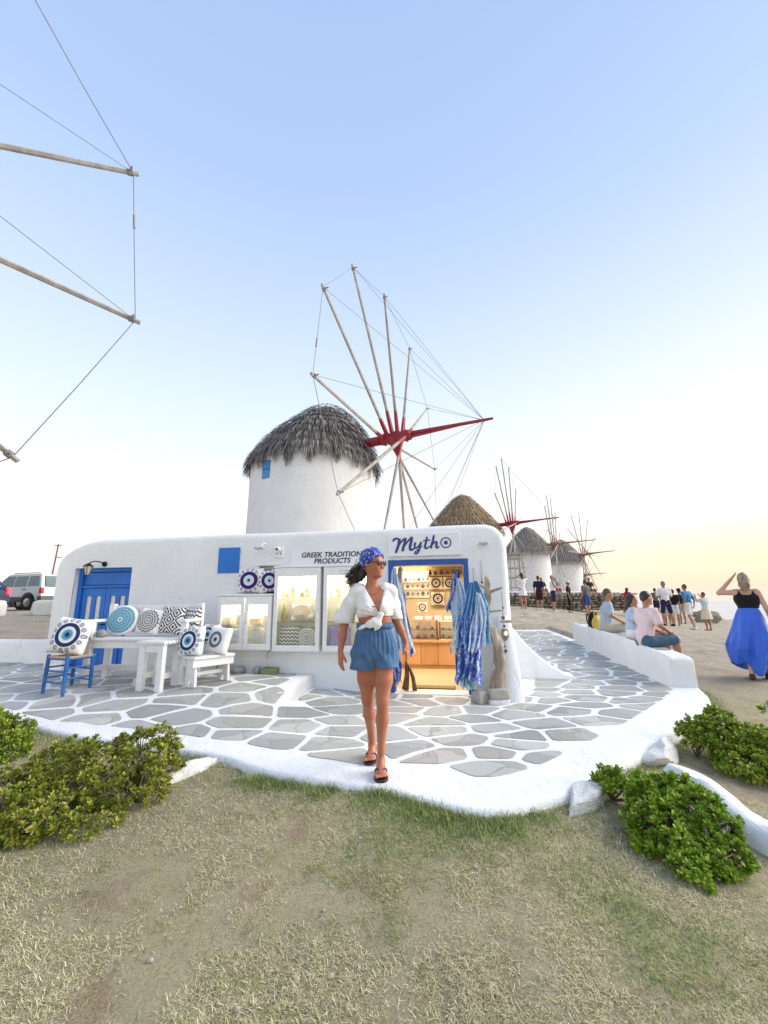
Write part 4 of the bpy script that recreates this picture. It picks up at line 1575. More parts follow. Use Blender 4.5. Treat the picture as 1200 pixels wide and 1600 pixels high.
# blue rush-seated chair (seen from its low back: the back posts are short)
cx, cy = -4.24, 6.03
t = thing('rush_chair', 'blue painted chair with a rush seat in front of the white bench', 'chair', (cx, cy, zt(cx, cy)), R_(-22))
legs = [(-.21, -.17), (.06, -.21), (.19, .14), (-.13, .18)]
legs = [(-.20, -.18), (.20, -.18), (.19, .17), (-.19, .17)]
for i, (x, y) in enumerate(legs):
    MB().tube([(x, y, -.02), (x * .98, y * .98, .25), (x * .96, y * .96, .475 if i < 2 else .45)], [.021, .025, .024], 8).build('leg', M_CHAIRBLUE, t, smooth=True, angle=40)
for i in range(4):
    a, b = V(*legs[i], 0), V(*legs[(i + 1) % 4], 0)
    for z in ((.13, .27) if i % 2 == 0 else (.18, .31)):
        MB().tube([a * .98 + V(0, 0, z), b * .98 + V(0, 0, z)], .012, 6).build('rung', M_CHAIRBLUE, t, smooth=True, angle=40)
    MB().tube([a * .96 + V(0, 0, .425), b * .96 + V(0, 0, .425)], .017, 8).build('seat_rail', M_CHAIRBLUE, t, smooth=True, angle=40)
P = []
for i in range(9):
    P.append([((u - .5) * .40, (i / 8 - .5) * .37, .44 + .012 * math.sin(math.pi * u) * -1 + .004 * math.sin(u * 60)) for u in np.linspace(0, 1, 25)])
MB().grid(P).build('rush_seat', M_RUSH, t, smooth=True, solid=.03)


def bench_like(name, label, cat, loc, rz, L, D, H, back=0., arms=False, apron=.10):
    t = thing(name, label, cat, loc, rz)
    lw = .09
    for x in (-L / 2 + lw / 2, L / 2 - lw / 2):
        MB().b2((x - lw / 2, -D / 2, -.02), (x + lw / 2, -D / 2 + .07, H + (.21 if arms else -.04))).build('leg', M_WHITEWOOD, t, bevel=.008)
        MB().b2((x - lw / 2, D / 2 - .07, -.02), (x + lw / 2, D / 2, H + back)).build('leg', M_WHITEWOOD, t, bevel=.008)
        MB().b2((x - .02, -D / 2 + .07, .13), (x + .02, D / 2 - .07, .20)).build('side_rail', M_WHITEWOOD, t, bevel=.005)
        if arms:
            MB().b2((x - .06, -D / 2 - .05, H + .212), (x + .06, D / 2 - .071, H + .252)).build('armrest', M_WHITEWOOD, t, bevel=.008)
    n = 4
    for k in range(n):
        y0 = -D / 2 - .02 + k * (D - .06) / n
        MB().b2((-L / 2 + (.092 if arms else -.03), y0, H - .038), (L / 2 - (.092 if arms else -.03), y0 + (D - .06) / n - .012, H)).build('seat_slat', M_WHITEWOOD, t, bevel=.005)
    MB().b2((-L / 2 + lw, -D / 2 + .01, H - .04 - apron), (L / 2 - lw, -D / 2 + .04, H - .042)).build('apron', M_WHITEWOOD, t, bevel=.005)
    MB().b2((-L / 2 + lw, D / 2 - .05, .10), (L / 2 - lw, D / 2 - .02, .19)).build('stretcher', M_WHITEWOOD, t, bevel=.005)
    if back:
        for z in np.arange(H + .06, H + back - .06, .135):
            MB().b2((-L / 2 + lw, D / 2 - .05, z), (L / 2 - lw, D / 2 - .02, z + .115)).build('back_slat', M_WHITEWOOD, t, bevel=.006)
    return t


bx, by = -3.48, 6.42
bz = zt(bx, by)
bench_like('garden_bench', 'long white slatted bench with armrests under the blue door', 'bench', (bx, by, bz), R_(-6), 1.50, .46, .60, .47, True)
sx, sy = -3.04, 6.03
bench_like('garden_stool', 'white square stool standing at the end of the long bench', 'stool', (sx, sy, zt(sx, sy)), R_(-14), .38, .36, .61)
# small sawn bench
qx, qy = -2.44, 6.18
t = thing('low_bench', 'small white plank bench with notched feet, two eye cushions on it', 'bench', (qx, qy, zt(qx, qy)), R_(52))
for x in (-.24, .24):
    MB().prism([(-.13, 0), (-.045, 0), (-.02, .09), (.02, .09), (.045, 0), (.13, 0), (.105, .34), (-.105, .34)], x - .018, x + .018, 'yz').build('leg_panel', M_WHITEWOOD, t, bevel=.004)
MB().b2((-.30, -.165, .342), (.30, .165, .378)).build('seat_plank', M_WHITEWOOD, t, bevel=.006)
for y in (-.125, .125):
    MB().b2((-.30, y - .012, .24), (.30, y + .012, .34)).build('side_apron', M_WHITEWOOD, t, bevel=.004)
MB().b2((-.222, -.015, .12), (.222, .015, .17)).build('stretcher', M_WHITEWOOD, t, bevel=.004)

# ------------------------------------------------------------------ cushions with woven eye and mandala patterns
def uvnodes(nt):
    uv = N(nt, 'UVMap').outputs[0]
    sp = N(nt, 'SeparateXYZ')
    nt.links.new(uv, sp.inputs[0])
    x = mrange(nt, sp.outputs[0], 0, 1, -1, 1)
    y = mrange(nt, sp.outputs[1], 0, 1, -1, 1)
    return x, y


def cloth_bsdf(nt, b, c, tc=None):
    nt.links.new(c, b.inputs['Base Color'])
    b.inputs['Roughness'].default_value = .85
    b.inputs['Specular IOR Level'].default_value = .15
    t = N(nt, 'TexCoord').outputs['Object']
    bump(nt, b, noise(nt, t, 14, 3), .3, .02)


def rad(nt, x, y, ox=0., oy=0., sy=1.):
    a = math_(nt, 'SUBTRACT', x, ox)
    c = math_(nt, 'MULTIPLY', math_(nt, 'SUBTRACT', y, oy), sy)
    r = math_(nt, 'SQRT', math_(nt, 'ADD', math_(nt, 'MULTIPLY', a, a), math_(nt, 'MULTIPLY', c, c)))
    return r, math_(nt, 'ARCTAN2', c, a)


def constramp(nt, v, stops):
    cr = N(nt, 'ValToRGB')
    ramp(cr, stops, 'CONSTANT')
    nt.links.new(v, cr.inputs[0])
    return cr.outputs[0]


WHT = (.80, .79, .77)
NAVY = (.02, .045, .13)
TEAL = (.10, .33, .46)
INKB = (.02, .02, .03)


def eye_mat(name, rings, ncirc=11, rc=.74, sc=.105, col2=INKB, off=(.0, .0), ground=WHT):
    """large eye of concentric rings with a circle of small eyes around it"""
    m, nt, b = new_mat(name)
    x, y = uvnodes(nt)
    r, a = rad(nt, x, y, *off)
    c = constramp(nt, r, rings + [(rings[-1][0] + .12, ground)] if False else rings)
    # small circles
    f = math_(nt, 'FRACT', math_(nt, 'ADD', math_(nt, 'MULTIPLY', a, ncirc / (2 * math.pi)), 20.5))
    arc = math_(nt, 'MULTIPLY', math_(nt, 'SUBTRACT', f, .5), 2 * math.pi * rc / ncirc)
    dr = math_(nt, 'SUBTRACT', r, rc)
    q = math_(nt, 'SQRT', math_(nt, 'ADD', math_(nt, 'MULTIPLY', arc, arc), math_(nt, 'MULTIPLY', dr, dr)))
    k = constramp(nt, math_(nt, 'DIVIDE', q, sc), [(0, col2), (.22, ground), (.42, col2), (.60, ground), (.74, col2), (1.0, (0, 0, 0))])
    on = math_(nt, 'LESS_THAN', q, sc * .99)
    c = mixrgb(nt, on, c, k)
    cloth_bsdf(nt, b, c)
    return m


def mandala_mat(name, tint, ground, n=24):
    m, nt, b = new_mat(name)
    x, y = uvnodes(nt)
    r, a = rad(nt, x, y)
    pet = math_(nt, 'SINE', math_(nt, 'MULTIPLY', a, n))
    w = math_(nt, 'SINE', math_(nt, 'ADD', math_(nt, 'MULTIPLY', r, 34), math_(nt, 'MULTIPLY', pet, 1.4)))
    on = math_(nt, 'GREATER_THAN', w, .1)
    inr = math_(nt, 'LESS_THAN', r, .88)
    c = mixrgb(nt, on, ground, tint)
    c = mixrgb(nt, math_(nt, 'LESS_THAN', r, .17), c, (.55, .75, .78))
    c = mixrgb(nt, math_(nt, 'LESS_THAN', r, .07), c, tint)
    c = mixrgb(nt, inr, WHT, c)
    cloth_bsdf(nt, b, c)
    return m


def zigzag_mat(name, kind):
    m, nt, b = new_mat(name)
    x, y = uvnodes(nt)
    if kind == 'diamond':
        ax_ = math_(nt, 'ABSOLUTE', math_(nt, 'SUBTRACT', math_(nt, 'FRACT', math_(nt, 'MULTIPLY', x, 1.0)), .5))
        ay_ = math_(nt, 'ABSOLUTE', math_(nt, 'SUBTRACT', math_(nt, 'FRACT', math_(nt, 'MULTIPLY', y, 1.0)), .5))
        s = math_(nt, 'FRACT', math_(nt, 'MULTIPLY', math_(nt, 'ADD', ax_, ay_), 4))
        on = math_(nt, 'LESS_THAN', s, .5)
    else:
        zz = math_(nt, 'ABSOLUTE', math_(nt, 'SUBTRACT', math_(nt, 'FRACT', math_(nt, 'MULTIPLY', x, 3)), .5))
        s = math_(nt, 'FRACT', math_(nt, 'ADD', math_(nt, 'MULTIPLY', y, 3.2), math_(nt, 'MULTIPLY', zz, 1.1)))
        on = math_(nt, 'LESS_THAN', s, .42)
    cloth_bsdf(nt, b, mixrgb(nt, on, WHT, (.05, .05, .055)))
    return m


M_EYE_BLUE = eye_mat('blue_eye_cushion', [(0, (.02, .05, .16)), (.13, TEAL), (.27, (.55, .72, .76)), (.34, WHT), (.44, NAVY), (.64, WHT)], 15, .80, .115, NAVY)
M_EYE_GREY = eye_mat('grey_eye_cushion', [(0, NAVY), (.12, (.4, .55, .6)), (.22, WHT), (.36, (.16, .17, .21)), (.58, WHT)], 3, 2.5, .01, NAVY)
M_EYE_PURPLE = eye_mat('purple_eye_cushion', [(0, (.02, .03, .02)), (.06, (.05, .16, .10)), (.12, (.55, .66, .70)), (.30, WHT), (.36, (.55, .66, .70)), (.42, (.05, .02, .16)), (.70, WHT)], 14, .86, .12, (.03, .03, .05))
M_EYE_BW = eye_mat('black_eye_cushion', [(0, INKB), (.16, (.5, .45, .38)), (.28, INKB), (.36, (.7, .62, .5)), (.46, INKB), (.72, (.75, .66, .5))], 15, .86, .1, INKB, ground=(.75, .66, .5))
M_MAND_BLUE = mandala_mat('blue_mandala', (.08, .25, .36), (.30, .50, .60))
M_MAND_BW = mandala_mat('grey_mandala', (.07, .07, .075), (.74, .72, .70), 18)
M_ZIG = zigzag_mat('diamond_weave', 'diamond')
M_CHEV = zigzag_mat('chevron_weave', 'chevron')


def cushion_mesh(w, h, th, rounded=False, n=18):
    V_, U_ = [], []
    mb = MB()
    rows = []
    for side in (1, -1):
        P = []
        for i in range(n + 1):
            row = []
            for j in range(n + 1):
                u, v = 2 * i / n - 1, 2 * j / n - 1
                if rounded:
                    uu_ = u * math.sqrt(1 - v * v / 2)
                    vv_ = v * math.sqrt(1 - u * u / 2)
                else:
                    uu_ = u * (1 - .07 * (1 - abs(v)) ** 0 * (1 - v * v) * abs(u) ** 3)
                    vv_ = v * (1 - .07 * (1 - u * u) * abs(v) ** 3)
                e = max(0, (1 - u ** 4) * (1 - v ** 4)) ** .45 if not rounded else max(0, 1 - uu_ ** 2 - vv_ ** 2) ** .4
                row.append((uu_ * w / 2, side * -th / 2 * e, vv_ * h / 2))
            P.append(row)
        mb.grid(P, flip=(side < 0))
    me = bpy.data.meshes.new('cushion')
    me.from_pydata(mb.v, [], mb.f)
    uvl = me.uv_layers.new(name='UVMap')
    nn = (n + 1) ** 2
    for lp in me.loops:
        k = lp.vertex_index % nn
        i, j = divmod(k, n + 1)
        p = mb.v[lp.vertex_index]
        uvl.data[lp.index].uv = (p[0] / w + .5, p[2] / h + .5)
    bm = bmesh.new()
    bm.from_mesh(me)
    bmesh.ops.remove_doubles(bm, verts=bm.verts, dist=1e-5)
    bmesh.ops.recalc_face_normals(bm, faces=bm.faces)
    bm.to_mesh(me)
    bm.free()
    me.shade_smooth()
    return me


def cushion(label, mat, w, h, th, loc, rz=0., tilt=0., spin=0., rounded=False, shop_frame=False, group=None):
    me = cushion_mesh(w, h, th, rounded)
    o = finish('cushion', me, mat)
    Mx = Matrix.Translation(loc) @ Matrix.Rotation(rz, 4, 'Z') @ Matrix.Rotation(tilt, 4, 'X') @ Matrix.Rotation(spin, 4, 'Y')
    o.matrix_world = SM @ Mx if shop_frame else Mx
    return tag(o, label, 'cushion', group)


cushion('large white cushion with navy eye leaning on the blue chair', M_EYE_BLUE, .50, .50, .19, (cx - .08, cy + .05, zt(cx, cy) + .70), R_(4), R_(-14), R_(7))
yb = by + .06
cushion('round blue mandala cushion at the left end of the long bench', M_MAND_BLUE, .48, .44, .14, (bx - .40, by + .07, bz + .83), R_(-4), R_(-14), 0, True)
cushion('round grey and white mandala cushion in the middle of the long bench', M_MAND_BW, .40, .38, .13, (bx + .02, by + .05, bz + .81), R_(-10), R_(-14), R_(6))
cushion('black and white diamond weave cushion on the long bench', M_ZIG, .40, .40, .13, (bx + .35, by + .02, bz + .83), R_(-14), R_(-12), R_(4))
cushion('grey chevron striped cushion at the right end of the long bench', M_CHEV, .34, .38, .13, (bx + .62, by + .06, bz + .83), R_(-30), R_(-12), R_(3))
qz = zt(qx, qy)
cushion('white cushion with navy eye, nearer of the two on the small bench', M_EYE_BLUE, .40, .40, .15, (qx - .20, qy - .14, qz + .565), R_(-18), R_(-12), R_(-4))
cushion('white cushion with grey eye, farther of the two on the small bench', M_EYE_GREY, .38, .38, .15, (qx + .10, qy + .06, qz + .56), R_(-24), R_(-14), R_(5))
cushion('blue eyed cushion just showing between the stool and the small bench', M_EYE_BLUE, .34, .30, .13, (bx + .95, by + .0, bz + .62), R_(-30), R_(-10), R_(0))
cushion('purple eye cushion flat on the wall left of the dark window', M_EYE_PURPLE, .43, .40, .11, (-2.29, -.07, 1.665), 0, R_(-5), 0, shop_frame=True)
cushion('purple eye cushion angled in front of the dark window', M_EYE_PURPLE, .34, .37, .10, (-1.97, -.07, 1.655), R_(28), R_(-5), R_(-8), shop_frame=True)
me_ = MB().ball((0, 0, 0), (.08, .06, .055), 12, 8, bumpy=.08, seed=2).build('stone', pm('smooth_grey_stone', (.34, .34, .32), (.26, .26, .25), 8, .7, .3, 40), smooth=True)
me_.location = (bx - .58, by - .10, bz + .655)
tag(me_, 'grey stone lying on the left end of the long bench', 'stone')
for k, (s, d, r, lb) in enumerate([(-2.62, -.14, (.10, .08, .095), 'largest rounded grey stone under the low cabinet'), (-2.36, -.13, (.11, .08, .06), 'flat grey stone, middle of the three under the low cabinet'), (-2.08, -.12, (.09, .07, .06), 'small grey stone beside the green tray under the cabinets')]):
    o = MB().ball((0, 0, 0), r, 14, 9, bumpy=.05, seed=30 + k).build('stone', MATS['smooth_grey_stone'], smooth=True)
    p = FO + FE * s + FN * d
    o.location = (p[0], p[1], zt(p[0], p[1]) + r[2] * .8)
    o.rotation_euler = (0, 0, k)
    tag(o, lb, 'stone')
p = FO + FE * -1.86 + FN * -.14
t = thing('low_planter', 'shallow green trough on the terrace under the cabinets', 'planter', (p[0], p[1], zt(p[0], p[1])), math.atan2(FE[1], FE[0]))
MB().box((0, 0, .045), (.24, .13, .09), taper=1.08).build('trough', pm('dull_green_paint', (.16, .22, .08), (.22, .27, .12), 7, .6, .2), t, bevel=.01)
MB().ball((0, 0, .085), (.11, .055, .02), 12, 5, bumpy=.25, seed=3).build('soil', pm('moss_soil', (.20, .25, .10), (.12, .13, .06), 20, .9, .5), t)

# speaker box by the swept buttress
t = thing('outdoor_speaker', 'small dark camouflage cylinder speaker at the foot of the swept buttress', 'speaker', (2.70, 7.72, zt(2.7, 7.72)), R_(-8))
MB().tube([(-.17, 0, .085), (-.16, 0, .085), (.16, 0, .085), (.17, 0, .085)], [.07, .085, .085, .07], 16).build('body', pm('camouflage_cloth', (.035, .05, .035), (.10, .11, .07), 22, .7, .3, lo=.45, hi=.55), t, smooth=True, angle=40)
for x in (-.172, .172):
    MB().tube([(x - .006, 0, .085), (x + .006, 0, .085)], .06, 16).build('end_cap', M_BLACK, t, smooth=True, angle=40)

# ------------------------------------------------------------------ driftwood stand and hanging scarves
M_DRIFT = pm('driftwood', (.46, .39, .30), (.25, .20, .145), 14, .9, .9, 30, .012, lo=.38, hi=.62, stretch=(1, 1, .12))
dx0, dy0 = 1.40, 5.95
t = thing('driftwood_stand', 'pale forked driftwood trunk standing on stone blocks beside the shop doorway', 'driftwood', (dx0, dy0, .02))


def wobtube(pts, rad, n=9, seed=0, amp=.10):
    P = resample(smooth_line(pts, 3), 60)
    r = np.interp(np.linspace(0, 1, len(P)), np.linspace(0, 1, len(rad)), rad)
    r = r * (1 + .16 * vnoise(np.arange(60) * .33 + seed, 3.) + .07 * vnoise(np.arange(60) * .9, seed + .5))
    mb = MB().tube(P, list(r), n + 5)
    vv = np.array(mb.v)
    vv = vv + amp * .05 * np.stack([fbm(vv[:, 0] * 26 + seed, vv[:, 1] * 26, vv[:, 2] * 6, 3), fbm(vv[:, 0] * 26, vv[:, 1] * 26 + seed, vv[:, 2] * 6, 3), 0 * vv[:, 0]], 1)
    mb.v = [tuple(p) for p in vv]
    return mb


wobtube([(.04, 0, .16), (.10, .0, .35), (.14, 0, .62), (.06, .0, .85), (-.03, .02, 1.0), (.0, .03, 1.3), (.03, .05, 1.62)], [.075, .062, .06, .058, .048, .042, .036], 10, 1, .45).build('trunk', M_DRIFT, t, smooth=True)
for k, (pts, r) in enumerate([([(-.03, .02, .95), (-.11, -.02, 1.03), (-.15, -.03, 1.10)], [.04, .03, .02]), ([(.02, .04, 1.40), (.12, .02, 1.44), (.22, .0, 1.47)], [.022, .02, .014]), ([(.0, .04, 1.46), (-.10, 0, 1.52), (-.17, -.01, 1.56)], [.022, .018, .012]), ([(.01, .03, 1.2), (-.12, -.03, 1.14), (-.2, -.08, 1.08)], [.025, .02, .012]), ([(.0, .03, 1.15), (.12, .0, 1.16), (.2, 0, 1.165)], [.018, .014, .01])]):
    wobtube(pts, r, 7, k + 2, .1).build('branch', M_DRIFT, t, smooth=True)
M_BASEST = pm('pale_base_stone', (.42, .40, .36), (.32, .30, .27), 6, .85, .5, 20)
o = block('base_stone', 'grey stone block carrying the driftwood trunk', 'stone', (1.46, 5.93, .135), (.28, .24, .13), .1, 41, M_BASEST, None, .10)
o = block('plinth', 'small white plinth under the driftwood stone', 'plinth', (1.46, 5.92, .04), (.28, .22, .07), .05, 42, M_KERB, None, .05)
o = block('base_stone', 'rounded grey stone by the door frame next to the driftwood', 'stone', (1.24, 5.92, .09), (.20, .18, .16), .5, 43, M_BASEST, None, .12)
# wire with trinkets
t = thing('hanging_trinkets', 'string of small dark eye charms hanging beside the driftwood', 'ornament', (1.60, 5.93, .62))
MB().tube([(0, 0, 0), (.0, 0, .82)], .003, 4).build('string', M_BLACK, t)
for k, (z, r) in enumerate([(.04, .022), (.10, .014), (.20, .030), (.30, .015), (.36, .02), (.47, .026), (.6, .014)]):
    MB().lathe([(r, -.006), (r, .006), (r * .5, .008)], (0, 0, 0), 12).xf(Matrix.Translation((.004 * (-1) ** k, -.005, z)) @ Matrix.Rotation(R_(90), 4, 'X')).build('charm', pm('dark_bead', (.03, .04, .07), (.2, .22, .25), 30, .3, 0), t)
MB().box((.03, -.01, .42), (.15, .012, .035)).build('driftwood_tag', M_DRIFT, t)
# two thin metal wind chimes on the wall
for k, (s, z0, z1) in enumerate([(1.215, 1.50, 1.80), (1.33, 1.58, 1.90)]):
    t = shop_thing('wind_chime', ['thin grey chime rod on the wall nearest the door frame', 'thin grey chime rod on the wall above the scarves'][k], 'chime', s, -.04, z0)
    MB().tube([(0, 0, 0), (0, 0, z1 - z0)], .009, 6).build('rod', MATS['grey_fitting'], t, smooth=True)
    MB().ball((0, 0, 0), .016, 8, 6).build('bead', M_BLACK, t, smooth=True)


def scarf_mat(name, base, pat, scale, lo, hi, extra=None):
    m, nt, b = new_mat(name)
    tc = N(nt, 'TexCoord').outputs['Object']
    f = mrange(nt, noise(nt, tc, scale, 3, .6, 1.5), lo, hi)
    c = mixrgb(nt, f, base, pat)
    if extra:
        c = mixrgb(nt, mrange(nt, noise(nt, tc, 2.5, 2), .48, .56), c, extra)
    nt.links.new(c, b.inputs['Base Color'])
    b.inputs['Roughness'].default_value = .7
    b.inputs['Sheen Weight'].default_value = .2
    return m


M_SC1 = scarf_mat('aqua_print', (.16, .42, .62), (.55, .75, .82), 16, .45, .55, (.12, .32, .60))
M_SC2 = scarf_mat('cobalt_white_print', (.05, .12, .50), (.55, .65, .82), 14, .5, .56)
M_SC3 = scarf_mat('deep_blue_print', (.01, .10, .34), (.02, .20, .48), 9, .45, .6)
M_SC4 = scarf_mat('sky_white_print', (.45, .62, .80), (.78, .82, .86), 12, .45, .6)
M_SC5 = scarf_mat('mint_cloth', (.40, .72, .72), (.62, .85, .84), 6, .4, .6)
M_SC6 = scarf_mat('striped_cream_cloth', (.72, .68, .62), (.10, .09, .10), 22, .60, .64)


def scarf(label, mat, top, L, w0, w1, folds, loc, rz=0., sway=(0, 0), depth=.05, seed=0, shop_frame=True, cat='scarf', twist=0.):
    """hanging cloth gathered at the top: pleated sheet with thickness"""
    nU, nV = 46, 34
    P = []
    for j in range(nV + 1):
        v = j / nV
        w = w0 + (w1 - w0) * (1 - (1 - v) ** 2)
        row = []
        for i in range(nU + 1):
            u = i / nU - .5
            ph_ = folds * 2 * math.pi * u + seed + .8 * math.sin(v * 3 + seed)
            d = depth * (.5 + .7 * v) * math.sin(ph_) + .35 * depth * math.sin(2.3 * ph_ + 1 + v * 4)
            x = u * w + .012 * math.sin(v * 9 + seed + u * 6) + sway[0] * v * v + twist * u * v
            z = -L * v * (1 - .10 * abs(math.sin(folds * 1.3 * u * math.pi + seed)) * v) + .02 * float(vnoise(u * 4 + seed, v * 3))
            row.append((x, d + sway[1] * v * v, z))
        P.append(row)
    o = MB().grid(P).build('scarf', mat, None, smooth=True, solid=.006)
    Mx = Matrix.Translation(loc) @ Matrix.Rotation(rz, 4, 'Z')
    o.matrix_world = SM @ Mx if shop_frame else Mx
    return tag(o, label, cat)


scarf('aqua patterned scarf gathered high on the driftwood branches', M_SC1, 0, .92, .09, .46, 5, (1.20, -.45, 1.58), R_(8), (-.07, -.02), .05, 1)
scarf('cobalt and white printed scarf hanging lowest from the driftwood', M_SC2, 0, .92, .26, .26, 4, (1.12, -.50, 1.14), R_(-10), (-.08, -.04), .06, 2, twist=.10)
scarf('icy blue scarf knotted in front of the aqua one on the driftwood', M_SC4, 0, .78, .05, .22, 3, (1.26, -.52, 1.42), R_(6), (-.10, -.02), .04, 21)
scarf('deep blue scarf under the cobalt one at the foot of the driftwood', M_SC3, 0, .62, .12, .16, 3, (1.02, -.47, .92), R_(-14), (-.06, -.02), .04, 22)
scarf('pale blue scarf between the driftwood and the door frame', M_SC4, 0, .75, .05, .24, 3, (1.00, -.30, 1.62), R_(-5), (-.01, 0), .04, 3)
scarf('mint green scarf end fluttering at the bottom of the doorway', M_SC5, 0, .40, .08, .20, 3, (1.02, -.40, .56), R_(10), (.03, -.05), .04, 4)
scarf('blue sheer scarf behind the driftwood trunk', M_SC2, 0, .62, .06, .16, 2, (1.30, -.40, 1.44), R_(0), (.02, 0), .03, 9)
scarf('deep blue scarf hanging just inside the right door jamb', M_SC3, 0, .66, .03, .20, 3, (.97, .25, 1.80), R_(12), (-.07, .05), .04, 5)
scarf('blue and white printed scarf in front of the deep blue one', M_SC2, 0, .60, .03, .15, 3, (.965, .14, 1.76), R_(4), (-.03, 0), .03, 6)
scarf('cream bag cloth with dark print hanging beside the driftwood scarves', M_SC6, 0, .30, .10, .17, 2, (.95, -.42, .92), R_(15), (-.03, 0), .04, 7)
scarf('pale blue sarong hanging at the left door jamb behind the woman', M_SC4, 0, 1.25, .06, .30, 4, (.05, -.08, 1.80), R_(5), (.12, -.05), .05, 8)
scarf('striped cream sarong just inside the left door jamb', M_SC6, 0, .70, .04, .12, 3, (.09, .22, 1.84), R_(-20), (.02, 0), .04, 11)
scarf('deep blue sarong inside the left door jamb', M_SC3, 0, .95, .05, .14, 3, (.13, .18, 1.45), R_(-15), (.10, 0), .04, 12)
scarf('printed pale sarong low at the left door jamb', M_SC2, 0, .55, .08, .16, 3, (.06, -.12, .70), R_(0), (.0, 0), .04, 13)

# ------------------------------------------------------------------ inside the shop
t = shop_thing('shop_counter', 'honey coloured wooden counter with upright boards inside the shop', 'counter', 0, 2.35, .02)
for k in range(9):
    x0 = -1.5 + k * .34
    MB().b2((x0, 0, .08), (x0 + .334, .03, .50)).build('board', pm('honey_board', (.52, .31, .13), (.44, .25, .10), 3, .45, .1, 30, rnd=.08, stretch=(1, 1, .2)), t, bevel=.004)
MB().b2((-1.52, -.05, .50), (1.58, .62, .54)).build('counter_top', M_WOOD, t, bevel=.006)
MB().b2((-1.5, .03, 0), (1.56, .06, .5)).build('plinth', M_WOOD, t)
for nm, lb, x0, x1 in (('glass_display_case', 'glass jewellery case on the left half of the counter', -.55, .52), ('glass_display_case', 'glass jewellery case with drawers on the right half of the counter', .56, 1.5)):
    t = shop_thing(nm, lb, 'display case', x0, 2.42, .562)
    w = x1 - x0
    for lo, hi in (((0, 0, 0), (w, .45, .02)), ((0, 0, .36), (w, .45, .38))):
        MB().b2(lo, hi).build('shelf_board', M_WOOD if x0 < 0 else MATS['cream_shelf'], t, bevel=.003)
    MB().b2((0, .05, .18), (w, .44, .19)).build('shelf_board', MATS['cream_shelf'], t)
    MB().add([(0, -.002, .02), (w, -.002, .02), (w, -.002, .36), (0, -.002, .36)], [(0, 1, 2, 3)]).build('front_pane', M_GLASS, t, weld=False)
    for x in (0, w - .02):
        MB().b2((x, 0, .02), (x + .02, .45, .36)).build('side', M_WOOD, t)
    rg = np.random.default_rng(int(x1 * 10))
    for lev in (.02, .19):
        for k in range(7):
            xx = .08 + k * (w - .16) / 6.2
            hgt = rg.uniform(.02, .09)
            MB().ball((xx, rg.uniform(.12, .3), lev + hgt * .5 + .004), (rg.uniform(.025, .05), .03, hgt * .5), 8, 5).build('jewellery', pm('trinket_%d' % rg.integers(4), [(.6, .5, .4), (.2, .22, .3), (.5, .35, .15), (.65, .6, .6)][rg.integers(4)], None, 20, .4, .1), t)
# wall panels with jewellery
t = shop_thing('jewellery_panel', 'bright white jewellery board on the back wall of the shop', 'display board', -.55, 3.33, 1.40)
MB().b2((0, -.03, 0), (.90, 0, .52)).build('panel', pm('cream_panel', (.78, .74, .64), None, 3, .5, .05), t, bevel=.004)
for z in (.17, .34):
    MB().b2((.0, -.05, z), (.9, -.031, z + .012)).build('ledge', M_WOOD, t)
for r, z in ((9, .43), (8, .27), (8, .10)):
    for k in range(r):
        a = .04 + .028 * (k % 3 == 0)
        MB().ball((.06 + k * .8 / (r - 1), -.05, z), (a * .55, .012, a * .7), 10, 6).build('jewel', MATS['dark_bead'], t, smooth=True)
li = bpy.data.lights.new('shelf_light', 'AREA')
li.energy = 3.5
li.color = (1, .86, .62)
li.shape = 'RECTANGLE'
li.size, li.size_y = .8, .04
lo = bpy.data.objects.new('shelf_light', li)
col.objects.link(lo)
lo.parent = t
lo.location = (.45, -.10, .56)
MB().b2((.02, -.12, .565), (.88, -.08, .58)).build('light_strip', M_LED, t)
for k, (s, z, w, lb) in enumerate([(.50, 1.72, .30, 'black eye cushion on the back wall, upper left of the three'), (.80, 1.72, .30, 'black eye cushion on the back wall, upper right of the three'), (.53, 1.38, .32, 'cream cushion with one black eye, lowest on the back wall'), (.22, 1.20, .22, 'small dark eye cushion standing on the counter display')]):
    cushion(lb, M_EYE_BW, w, w, .10, (s, 3.22 if k < 3 else 2.75, z), 0, R_(-6), 0, shop_frame=True)
t = shop_thing('wall_shelf', 'wooden shelf of dark trinkets high on the back wall', 'shelf', .30, 3.10, 1.88)
MB().b2((0, 0, 0), (.95, .23, .02)).build('shelf_board', M_WOOD, t)
rg = np.random.default_rng(4)
for k in range(7):
    h = rg.uniform(.07, .12)
    MB().lathe([(.03, 0), (.045, h * .4), (.02, h * .8), (.03, h)], (.07 + .13 * k, .1, .021), 10).build('ornament', pm('dark_ceramic', (.03, .03, .035), (.35, .3, .25), 25, .4, .1, lo=.5, hi=.55), t, smooth=True)
for k in range(6):
    o = block('folded_textile', ['folded white textile stack, leftmost on the counter cases', 'folded rose textile on the counter cases', 'folded grey textile on the counter cases', 'folded cream textile on the counter cases', 'folded lilac textile on the counter cases', 'dark folded textile, rightmost on the counter cases'][k], 'textile',
              tuple((FO + FE * (.15 + .2 * k) + FN * (2.62 + .03 * k) + V(0, 0, .985))), (.18, .24, .07 + .02 * (k % 3)), -.17, 60 + k,
              pm('textile_%d' % k, [(.75, .73, .7), (.6, .42, .38), (.4, .4, .42), (.7, .62, .5), (.5, .45, .6), (.08, .08, .1)][k], None, 9, .85, .4), None, .06)
o = MB().b2((0, 0, 0), (.62, .22, .012)).build('door_mat', pm('olive_mat', (.20, .17, .07), (.26, .22, .10), 30, .95, .6), bevel=.004)
o.matrix_world = SM @ Matrix.Translation((.26, .36, .026))
tag(o, 'olive door mat just inside the shop doorway', 'mat')
